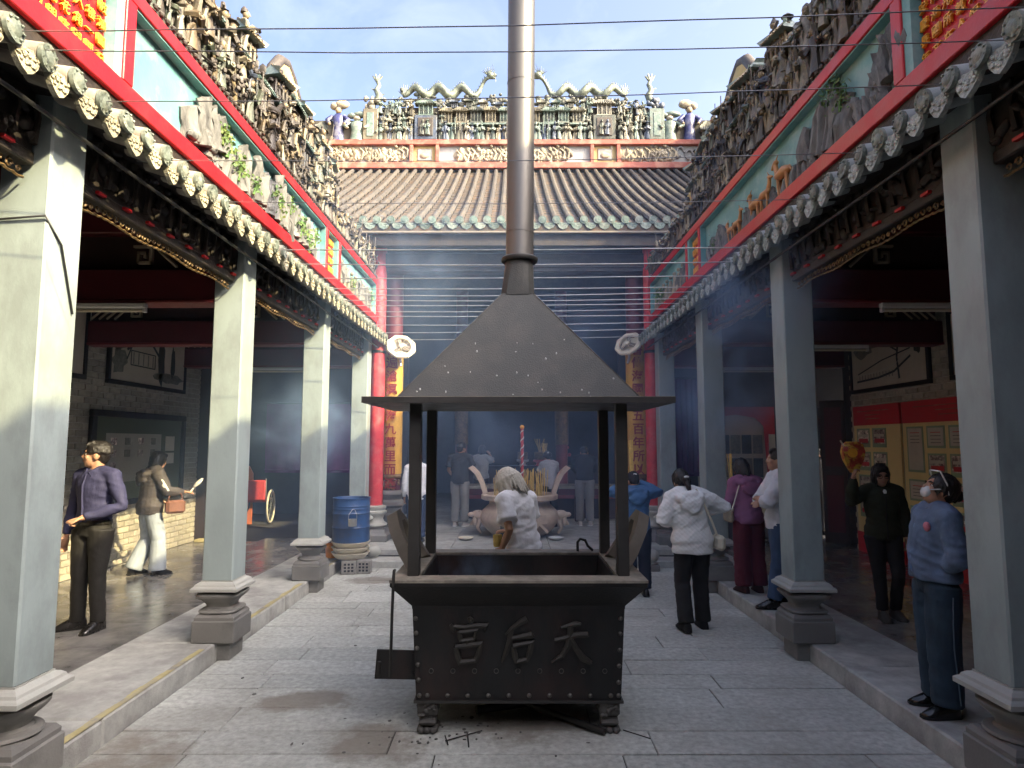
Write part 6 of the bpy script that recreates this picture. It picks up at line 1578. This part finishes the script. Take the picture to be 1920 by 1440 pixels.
# 1 -- man in the blue shirt
navy = cl('navy_shirt', (.026, .027, .075), .75); blackp = cl('black_trousers', (.010, .009, .008), .8)
p1, K, H, up = person('man in dark blue shirt and black trousers standing with one hand at his belt', (-3.88, 5.96, .149), 168, 1.72, head=(-46, 3, 0), twist=-4,
    armL=((-.30, .0, 1.11), (-.075, .20, 1.02)), armR=((.245, -.03, 1.09), (.27, .02, .83)), legL=((-.09, .02, .49), (-.085, -.02, .085), 6), legR=((.10, .02, .49), (.125, -.01, .085), -48),
    shirt=dict(mat=navy, hem=.955, inf=.016, collar=navy, placket=navy, wr=.007), pants=dict(mat=blackp, thigh=.092, knee=.070, hem=.060, end=1.03), face=True, fine=.0082, handL=1.5, handR=.5)
MB().tube([Vector((-.105, .165, 1.026))*K+Vector((.034*math.cos(a)*.7, .03*math.cos(a), .034*math.sin(a)))*K for a in [k*PI/8 for k in range(17)]], .009*K, 6).local('wristwatch', SHB, p1, smooth=60)
MB().ring_loft([[(.17*math.cos(a)*K, .124*math.sin(a)*K, z*K) for a in [2*PI*k/20 for k in range(20)]] for z in (.945, .985)]).local('belt', SHB, p1, smooth=60)
# 2 -- hooded visitor walking off
char_ = cl('charcoal_jacket', (.055, .046, .046), .7); pale = cl('pale_jeans', (.31, .35, .40)); 
p2, K, H, up = person('visitor in charcoal hooded jacket and pale wide jeans walking past the notice board', (-4.72, 8.35, .149), -42, 1.60, True, lean=6, head=(14, -6, 0),
    armL=((-.24, .03, 1.12), (-.20, .20, 1.0)), armR=((.27, .12, 1.14), (.22, .36, 1.12)), legL=((-.095, .03, .49), (-.11, -.13, .10), 4), legR=((.095, .10, .49), (.10, .10, .085), 0),
    shirt=dict(mat=char_, hem=.83, inf=.045, flare=.01, hood=True, sw=.03, wr=.009, name='jacket'), pants=dict(mat=pale, thigh=.105, knee=.095, hem=.11, end=1.02), hair=('bob', HB), fine=.0105)
wm = cl('white_sleeve_panel', (.62, .61, .58)); e_, w_ = Vector((.27, .12, 1.14)), Vector((.22, .36, 1.12)); s_ = up((.165, -.01, 1.375))
MB().tube([(s_+Vector((.055, -.03, -.02)))*K, (s_.lerp(e_, .5)+Vector((.055, -.03, 0)))*K, (e_+Vector((.05, -.02, .0)))*K], [.035*K, .04*K, .04*K], 9, squash=(1, .45)).local('sleeve_panel', wm, p2, smooth=60)
f_ = held('paper_fan', 'pale oval hand fan held up by the hooded visitor', 'fan', p2, Vector((.235, .42, 1.12))*K)
MB().tube([(0, .0, -.02), (0, .06, .05)], .01, 6).local('handle', M['cream'], f_); MB().ball((0, .11, .11), (.045, .025, .085), 12, 8, Matrix.Rotation(R(-45), 3, 'X')).local('blade', M['paper'], f_, smooth=60)
brn = pm('brown_leather', (.17, .075, .05), .5, .2, 8, .2)
g_ = held('handbag', 'small brown handbag hanging at the hooded visitor’s elbow', 'bag', p2, Vector((.30, .22, .84))*K)
MB().cbox(-.05, -.12, 0, .05, .12, .17, .03).local('bag_body', brn, g_); MB().tube([(0, -.09, .16), (0, -.07, .24), (0, 0, .29), (0, .07, .24), (0, .09, .16)], .009, 6).local('strap', brn, g_, smooth=60)
# 3 -- woman in denim by the kerb
den = cl('denim_jacket', (.115, .165, .255), .85, .3, stain=(.045, .075, .14), samt=.6, sscale=6); jean = cl('dark_jeans', (.018, .038, .062), .85, .35, stain=(.05, .08, .11), samt=.4, sscale=3)
plat = pm('patent_leather', (.012, .012, .012), .15, .2, 8, .05); dkc = cl('dark_collar', (.03, .03, .035))
p3, K, H, up = person('woman in denim jacket and white face mask looking up on the right kerb', (2.73, 4.2, .152), 84, 1.51, True, lean=-2, head=(0, 22, 0), belly=.035,
    armL=((-.25, -.03, 1.08), (-.135, .02, 1.06)), armR=((.25, -.05, 1.08), (.14, .02, 1.06)), legL=((-.09, .02, .49), (-.10, .02, .085), 8), legR=((.09, .0, .49), (.11, -.02, .085), -6),
    shirt=dict(mat=den, hem=.93, inf=.035, sw=.024, collar=dkc, wr=.010, name='denim_jacket', band=True, placket=cl('pale_denim_edge', (.16, .24, .38))), pants=dict(mat=jean, thigh=.115, knee=.105, hem=.10, end=1.0, inf=.012), shoes=(plat, plat), hair=('bun', HB), face=True, fine=.0085, handL=1.8, handR=1.8)
msk = MB(); msk.ball(H(0, .078, -.045), (.05*K, .034*K, .046*K), 12, 9, Matrix.Rotation(R(22), 3, 'X')); msk.local('face_mask', M['white'], p3, smooth=80)
MB().tube([H(-.05, .085, -.03), H(-.078, .03, .0), H(-.08, -.01, .045)], .004, 5).tube([H(.05, .085, -.03), H(.078, .03, .0), H(.08, -.01, .045)], .004, 5).local('mask_strap', M['white'], p3)
gl = MB(); gl.tube([H(-.07, .075, .12), H(0, .10, .115), H(.07, .075, .12)], .006, 6); gl.tube([H(-.07, .075, .12), H(-.086, .01, .05), H(-.086, -.03, -.02)], .005, 6); gl.tube([H(.07, .075, .12), H(.086, .01, .05), H(.086, -.03, -.02)], .005, 6)
gl.local('raised_glasses', M['white'], p3)
for sd in (-1, 1):
    sm_ = cl('pale_seam', (.09, .14, .19))
    MB().tube([Vector((sd*(.088+.118), .0, .84))*K, Vector((sd*(.09+.115), .01, .66))*K, Vector((sd*(.09+.109), .01, .49))*K, Vector((sd*(.095+.106), .0, .3))*K, Vector((sd*(.10+.104), -.01, .12))*K], .0045*K, 5).local('side_seam', sm_, p3)
    MB().tube([up((sd*.19, .04, 1.30), 1)*K, up((sd*.13, .105, 1.27), 1)*K, up((sd*.05, .135, 1.25), 1)*K], .006*K, 5).local('yoke_seam', sm_, p3)
pk = pm('pink_patch', (.50, .16, .20), .8, .4, 30, .1); 
MB().ball(up((-.12, .115, 1.31))*K, (.035*K, .02*K, .035*K), 9, 7).local('flower_patch', pk, p3, smooth=60)
# 4 -- woman in the dark green jacket
grn = cl('dark_green_jacket', (.022, .025, .013), .8)
p4, K, H, up = person('woman in dark green jacket shading her eyes with a raised gift bag', (3.64, 6.36, .149), 170, 1.50, True, head=(-4, -8, 0), skin=SKD, face='dim',
    armR=((.33, .06, 1.27), (.33, .16, 1.55)), armL=((-.235, -.02, 1.10), (-.22, .05, .88)), legL=((-.10, .10, .50), (-.10, -.04, .085), 8), legR=((.07, .03, .49), (.06, .05, .085), -4),
    shirt=dict(mat=grn, hem=.86, inf=.03, sw=.022, collar=grn, wr=.007, name='jacket', placket=BLK), pants=dict(mat=BLK, thigh=.09, knee=.068, hem=.058, end=.96), shoes=cl('grey_shoe', (.06, .055, .05)), hair=('bob', HB), fine=.0088, handR=1.3)
MB().ball(up((0, .105, 1.36))*K, (.035*K, .02*K, .055*K), 10, 7).local('undershirt', wm, p4, smooth=60)
gl = MB()
for sd in (-1, 1): gl.tube([H(sd*.033+.024*math.cos(a), .097, .004+.018*math.sin(a)) for a in [k*PI/7 for k in range(15)]], .0025, 4)
gl.local('spectacles', M['black'], p4)
gb = held('gift_bag', 'red and gold printed bag held up by the woman in green', 'bag', p4, Vector((.335, .19, 1.60))*K)
bagm = pm('printed_foil', (.34, .05, .03), .4, .5, 14, .1, stain=(.55, .38, .05), samt=.9, sscale=9, swid=.06)
MB().ring_loft([[(x*r, y*.05*r/.1, z) for x, y in ((-1, -1), (0, -1.3), (1, -1), (1.1, 0), (1, 1), (0, 1.3), (-1, 1), (-1.1, 0))] for r, z in ((.03, .0), (.055, .05), (.085, .12), (.10, .2), (.085, .27), (.05, .30))]).local('bag', bagm, gb, smooth=60)
mb = MB(); mb.lathe([(.045, -.003), (.045, .003), (.03, .006)], n=16); mb.v = [tuple(Matrix.Rotation(R(90), 3, 'X') @ Vector(p)+Vector((.02, .062, .19))) for p in mb.v]
mb.local('gold_medallion', M['gold'], gb, smooth=40); MB().tube([(.08, .03, .25), (.12, .04, .31)], .008, 5).local('paper_corner', M['paper'], gb)
# 5 -- purple hoodie
pur = cl('purple_hoodie', (.25, .10, .19), .9); mar = cl('maroon_trousers', (.085, .008, .018), .9)
p5, K, H, up = person('woman in purple hoodie and wide maroon trousers standing with her back turned', (2.72, 7.45, .152), 8, 1.53, True, lean=8, head=(18, -14, 0),
    armL=((-.22, .06, 1.13), (-.18, .22, .98)), armR=((.23, .05, 1.13), (.17, .24, 1.04)), shirt=dict(mat=pur, hem=.86, inf=.03, flare=.006, hood=True, sw=.02, band=True, wr=.007, name='hoodie'),
    pants=dict(mat=mar, thigh=.112, knee=.105, hem=.11, end=1.0), shoes=(cl('dark_sandal', (.05, .02, .02)), cl('dark_sole', (.03, .015, .015))), hair=('bob', HB))
MB().tube([up((-.10, -.09, 1.42))*K, up((-.17, -.10, 1.25))*K, (Vector((-.235, -.02, 1.02)))*K], [.012*K]*3, 6, squash=(1, .5)).local('bag_strap', M['paper'], p5, smooth=60)
bb = held('shoulder_bag', 'small patterned bag at the hip of the woman in purple', 'bag', p5, Vector((-.27, .0, .88))*K)
MB().cbox(-.03, -.09, 0, .03, .09, .14, .02).local('bag_body', M['relief'], bb)
ib = held('incense_bundle', 'bundle of yellow incense held before the woman in purple', 'incense', p5, Vector((-.06, .28, 1.05))*K)
mb = MB(); q = random.Random(1)
for i in range(9): mb.tube([(q.gauss(0, .008), q.gauss(0, .008), 0), (q.gauss(0, .02), .05+q.gauss(0, .02), .62)], .004, 4)
mb.local('sticks', M['incense'], ib)
# 6 -- white quilted hoodie
def quilt():
    m = pm('white_quilted_cloth', (.72, .72, .70), .9, .05, 5, .2, 120); nt = m.node_tree; L = nt.links
    tc = [n for n in nt.nodes if n.type == 'TEX_COORD'][0]; b = nt.nodes['Principled BSDF']
    mp = _n(nt, 'ShaderNodeMapping'); mp.inputs['Rotation'].default_value = (0, R(45), 0); mp.inputs['Scale'].default_value = (1, 0, 1); L.new(tc.outputs['Object'], mp.inputs['Vector'])
    vo = _n(nt, 'ShaderNodeTexVoronoi', Scale=31.); vo.inputs['Randomness'].default_value = 0; L.new(mp.outputs[0], vo.inputs['Vector'])
    bp = _n(nt, 'ShaderNodeBump', Strength=.45, Distance=.01); bp.invert = True; L.new(vo.outputs['Distance'], bp.inputs['Height']); L.new(bp.outputs[0], b.inputs['Normal'])
    return m
QW = quilt()
p6, K, H, up = person('woman in white quilted hoodie and black trousers walking away across the court', (1.80, 6.5, 0.002), 6, 1.60, True, lean=9, side=-5, head=(4, -16, 0),
    armL=((-.31, .02, 1.14), (-.16, .20, 1.10)), armR=((.38, .03, 1.28), (.17, .22, 1.20)), legL=((-.11, .03, .49), (-.12, -.08, .10), 3), legR=((.10, .06, .49), (.12, .06, .085), -4),
    shirt=dict(mat=QW, hem=.80, inf=.05, flare=.012, hood=True, sw=.034, band=True, wr=.008, name='quilted_hoodie', wid=.04), pants=dict(mat=BLK, thigh=.10, knee=.082, hem=.082, end=1.02), shoes=(BLK, BLK), hair=('tied', HB))
MB().ball(H(0, -.17, -.01), (.03*K, .012*K, .014*K), 8, 6).local('hair_clip', M['white'], p6, smooth=60)
MB().tube([up((.09, -.11, 1.45))*K, up((.14, -.14, 1.28))*K, up((.20, -.12, 1.10))*K, (Vector((.26, -.05, .97)))*K], .013*K, 6, squash=(1, .5)).local('bag_strap', M['cream'], p6, smooth=60)
bb = held('shoulder_bag', 'cream shoulder bag hanging at the hip of the white hoodie woman', 'bag', p6, Vector((.27, -.06, .83))*K)
MB().cbox(-.04, -.10, 0, .04, .10, .15, .03).local('bag_body', M['cream'], bb); MB().cbox(-.044, -.07, .01, -.02, .07, .06, .01).local('bag_pocket', M['cream'], bb)
# 7 -- man in white behind the column
wsh = cl('white_shirt', (.62, .63, .66)); bj = cl('blue_jeans', (.045, .08, .15), .85, .3)
person('man in white shirt with folded arms partly hidden behind the second right column', (2.80, 6.78, .152), 78, 1.64, armL=((-.235, .15, 1.13), (.0, .19, 1.15)), armR=((.235, .15, 1.12), (-.0, .22, 1.11)), head=(0, 4, 0),
    shirt=dict(mat=wsh, hem=.83, inf=.035, flare=.01, sleeve='rolled', sw=.028, wr=.009, collar=wsh), pants=dict(mat=bj, thigh=.10, knee=.08, hem=.075), legL=((-.09, .04, .49), (-.11, .10, .085), 5), legR=((.09, .0, .49), (.11, -.06, .085), -5))
# 8 -- man in the blue jacket with raised arms
bjk = cl('blue_jacket', (.05, .125, .26), .8, .2); navyp = cl('navy_trousers', (.012, .018, .035))
p8, K, H, up = person('man in blue denim jacket and black cap praying with incense raised to his head', (1.52, 7.9, .002), 4, 1.52, lean=10, head=(0, -24, 0),
    armL=((-.36, .10, 1.36), (-.08, .22, 1.52)), armR=((.36, .10, 1.36), (.08, .22, 1.52)), shirt=dict(mat=bjk, hem=.84, inf=.03, sw=.024, collar=bjk, wr=.009, name='jacket', band=True, hood=True), pants=dict(mat=navyp, thigh=.10, knee=.085, hem=.08), hair=('cap', BLK), handL=1.3, handR=1.3)
MB().ball(H(.01, -.115, .05), (.03*K, .01*K, .014*K), 8, 5).local('cap_label', M['white'], p8)
ib = held('incense_bundle', 'three long yellow incense sticks raised by the man in the blue jacket', 'incense', p8, Vector((-.0, .27, 1.52))*K)
mb = MB()
for x in (-.02, .0, .022): mb.tube([(x*.3, 0, 0), (x, .0, .52)], .007, 5)
mb.local('sticks', M['incense'], ib)
# 9 -- white haired man behind the furnace
wt = cl('white_tshirt', (.80, .81, .84), .9)
p9, K, H, up = person('white haired man in a white t-shirt leaning over the back of the furnace', (.10, 5.74, .002), 52, 1.66, lean=14, head=(18, -14, 0),
    armL=((-.27, -.04, 1.13), (-.255, .055, .965)), armR=((.24, .10, 1.12), (.16, .32, 1.06)), shirt=dict(mat=wt, hem=.86, inf=.028, flare=.012, sleeve='short', sw=.022, wr=.012), pants=dict(mat=cl('grey_shorts', (.36, .35, .33))), hair=('white', HW), fine=.009, handL=.9)
# 10..14 -- worshippers in the hall
gt = cl('grey_trousers', (.20, .195, .185)); blt = cl('dark_tshirt', (.02, .022, .027)); gsh = cl('grey_tshirt', (.27, .28, .30))
sneak = (cl('pale_sneaker', (.4, .36, .32)), M['white'])
person('man in dark t-shirt and grey trousers standing in the hall left of the urn', (-1.06, 12.8, .202), -10, 1.66, lean=3, head=(-24, -4, 0), armL=((-.25, .02, 1.12), (-.18, .2, .98)), armR=((.25, .08, 1.14), (.22, .3, 1.12)),
    shirt=dict(mat=blt, hem=.86, inf=.035, sleeve='short', sw=.024), pants=dict(mat=gt, thigh=.105, knee=.09, hem=.085), shoes=sneak)
person('person in grey t-shirt raising both hands at the back of the hall', (-.72, 14.5, .202), -14, 1.60, True, lean=4, head=(0, -10, 0), armL=((-.26, .14, 1.3), (-.1, .3, 1.48)), armR=((.26, .14, 1.3), (.1, .32, 1.48)),
    shirt=dict(mat=gsh, hem=.86, inf=.03, sleeve='short', sw=.02), pants=dict(mat=BLK), hair=('bob', HB))
person('person in white top with dark hair half hidden behind the left furnace posts', (-1.62, 10.75, .202), 2, 1.50, True, lean=3, head=(0, -6, 0), shirt=dict(mat=wsh, hem=.80, inf=.04, sw=.022), pants=dict(mat=cl('navy_jeans', (.02, .035, .08)), thigh=.10, knee=.085, hem=.08), hair=('tied', HB))
p13, K, H, up = person('woman in grey t-shirt with her hair clipped up praying behind the urn', (.74, 12.75, .202), 22, 1.50, True, lean=10, head=(10, -14, 0), armL=((-.20, .16, 1.16), (-.04, .26, 1.36)), armR=((.20, .16, 1.16), (.04, .26, 1.36)),
    shirt=dict(mat=cl('pale_grey_tshirt', (.36, .37, .40)), hem=.84, inf=.03, sleeve='short', sw=.022, wr=.009), pants=dict(mat=BLK), hair=('bun', HB))
MB().ball(H(-.03, -.12, .06), (.03*K, .02*K, .02*K), 8, 5).local('hair_clip', M['white'], p13)
ib = held('incense_bundle', 'bunch of incense raised by the praying woman in grey', 'incense', p13, Vector((0, .3, 1.38))*K)
mb = MB(); q = random.Random(6)
for i in range(6): mb.tube([(q.gauss(0, .01), 0, 0), (q.gauss(0, .04), q.gauss(0, .03), .42)], .006, 4)
mb.local('sticks', M['incense'], ib)
p14, K, H, up = person('man in dark jacket and grey trousers bowing over the altar table', (1.44, 12.9, .202), -6, 1.70, lean=34, head=(0, -10, 0), armL=((-.22, .42, 1.12), (-.12, .62, 1.0)), armR=((.24, .45, 1.14), (.14, .64, 1.0)),
    shirt=dict(mat=blt, hem=.90, inf=.03, sw=.02, name='jacket'), pants=dict(mat=gt, thigh=.105, knee=.085, hem=.078), shoes=sneak)
bk = held('open_book', 'open white booklet held up by the bowing man', 'book', p14, Vector((.0, .6, 1.22))*K)
for sd in (-1, 1): MB().cbox(0, -.06, 0, .10, .06, .008, .002, Matrix.Rotation(R(25 if sd > 0 else 155), 4, 'Y')).local('page', M['paper'], bk)
p15, K, H, up = person('dim figure in dark clothes standing in the right gallery doorway', (5.62, 11.95, .152), 180, 1.62, head=(10, -10, 0), skin=SKD, shirt=dict(mat=BLK, hem=.86, inf=.03), pants=dict(mat=BLK), face='dim')
# ------------------------------------------------------------------ incense smoke
def smoke_mat(name, dens, scale, lo, hi, col=(.86, .91, 1.0)):
    m = bpy.data.materials.new(name); m.use_nodes = True; nt = m.node_tree; nt.nodes.clear(); L = nt.links
    out = _n(nt, 'ShaderNodeOutputMaterial'); v = _n(nt, 'ShaderNodeVolumePrincipled'); v.inputs['Color'].default_value = c4(col); v.inputs['Anisotropy'].default_value = .1
    ge = _n(nt, 'ShaderNodeNewGeometry'); n = _n(nt, 'ShaderNodeTexNoise', Scale=scale, Detail=4., Roughness=.6, Distortion=.8); L.new(ge.outputs['Position'], n.inputs['Vector'])
    mr = _n(nt, 'ShaderNodeMapRange'); mr.inputs['From Min'].default_value = lo; mr.inputs['From Max'].default_value = hi; mr.inputs['To Max'].default_value = dens; L.new(n.outputs['Fac'], mr.inputs['Value'])
    L.new(mr.outputs[0], v.inputs['Density']); L.new(v.outputs[0], out.inputs['Volume'])
    return m
def hazebox(name, x0, y0, z0, x1, y1, z1, mat):
    o = MB().box(x0, y0, z0, x1, y1, z1).build(name, mat); o['kind'] = 'stuff'; return o
SM = bpy.data.materials.new('smoke_even'); SM.use_nodes = True; nt = SM.node_tree; nt.nodes.clear()
out = _n(nt, 'ShaderNodeOutputMaterial'); v = _n(nt, 'ShaderNodeVolumePrincipled'); v.inputs['Color'].default_value = (.42, .62, 1, 1); v.inputs['Density'].default_value = .020
nt.links.new(v.outputs[0], out.inputs['Volume'])
hazebox('smoke', -5.2, 6.2, .26, 5.2, 15.4, 5.1, SM)
def plume(c, r, dens, scale, seed, lab):
    m = bpy.data.materials.new('smoke_plume'); m.use_nodes = True; nt = m.node_tree; nt.nodes.clear(); L = nt.links
    out = _n(nt, 'ShaderNodeOutputMaterial'); v = _n(nt, 'ShaderNodeVolumePrincipled'); v.inputs['Color'].default_value = (.46, .67, 1, 1)
    tc = _n(nt, 'ShaderNodeTexCoord'); n = _n(nt, 'ShaderNodeTexNoise', Scale=scale, Detail=3., Roughness=.55, Distortion=1.2); ge = _n(nt, 'ShaderNodeNewGeometry'); L.new(ge.outputs['Position'], n.inputs['Vector'])
    d = _n(nt, 'ShaderNodeVectorMath', operation='DISTANCE'); d.inputs[1].default_value = (.5, .5, .5); L.new(tc.outputs['Generated'], d.inputs[0])
    f = _n(nt, 'ShaderNodeMapRange', interpolation_type='SMOOTHSTEP'); f.inputs['From Min'].default_value = .5; f.inputs['From Max'].default_value = .05; L.new(d.outputs['Value'], f.inputs['Value'])
    g = _n(nt, 'ShaderNodeMapRange'); g.inputs['From Min'].default_value = .45; g.inputs['From Max'].default_value = .66; g.inputs['To Max'].default_value = dens; L.new(n.outputs['Fac'], g.inputs['Value'])
    mu = _n(nt, 'ShaderNodeMath', operation='MULTIPLY'); L.new(f.outputs[0], mu.inputs[0]); L.new(g.outputs[0], mu.inputs[1]); L.new(mu.outputs[0], v.inputs['Density']); L.new(v.outputs[0], out.inputs['Volume'])
    o = MB().ball(c, r, 16, 10).build('smoke', m); o['kind'] = 'stuff'
plume((2.9, 8.3, 2.7), (1.2, 2.0, 1.6), .95, 1.1, 1, '')
plume((-2.9, 8.9, 2.1), (.9, 1.3, 1.1), .9, 1.3, 2, '')
plume((.3, 8.6, 2.6), (2.4, 1.9, 2.2), .2, .9, 3, '')
plume((2.3, 5.9, 3.2), (.8, 1.5, .9), .6, 1.4, 5, '')
plume((-1.3, 9.2, 4.2), (1.2, 1.2, 1.6), .2, 1.0, 6, '')
plume((-.25, 4.72, .92), (.42, .30, .22), 1.3, 5., 4, '')
scene.cycles.volume_step_rate = 2.0; scene.cycles.volume_max_steps = 48; scene.cycles.volume_bounces = 1
bpy.data.scenes.remove(TMP)
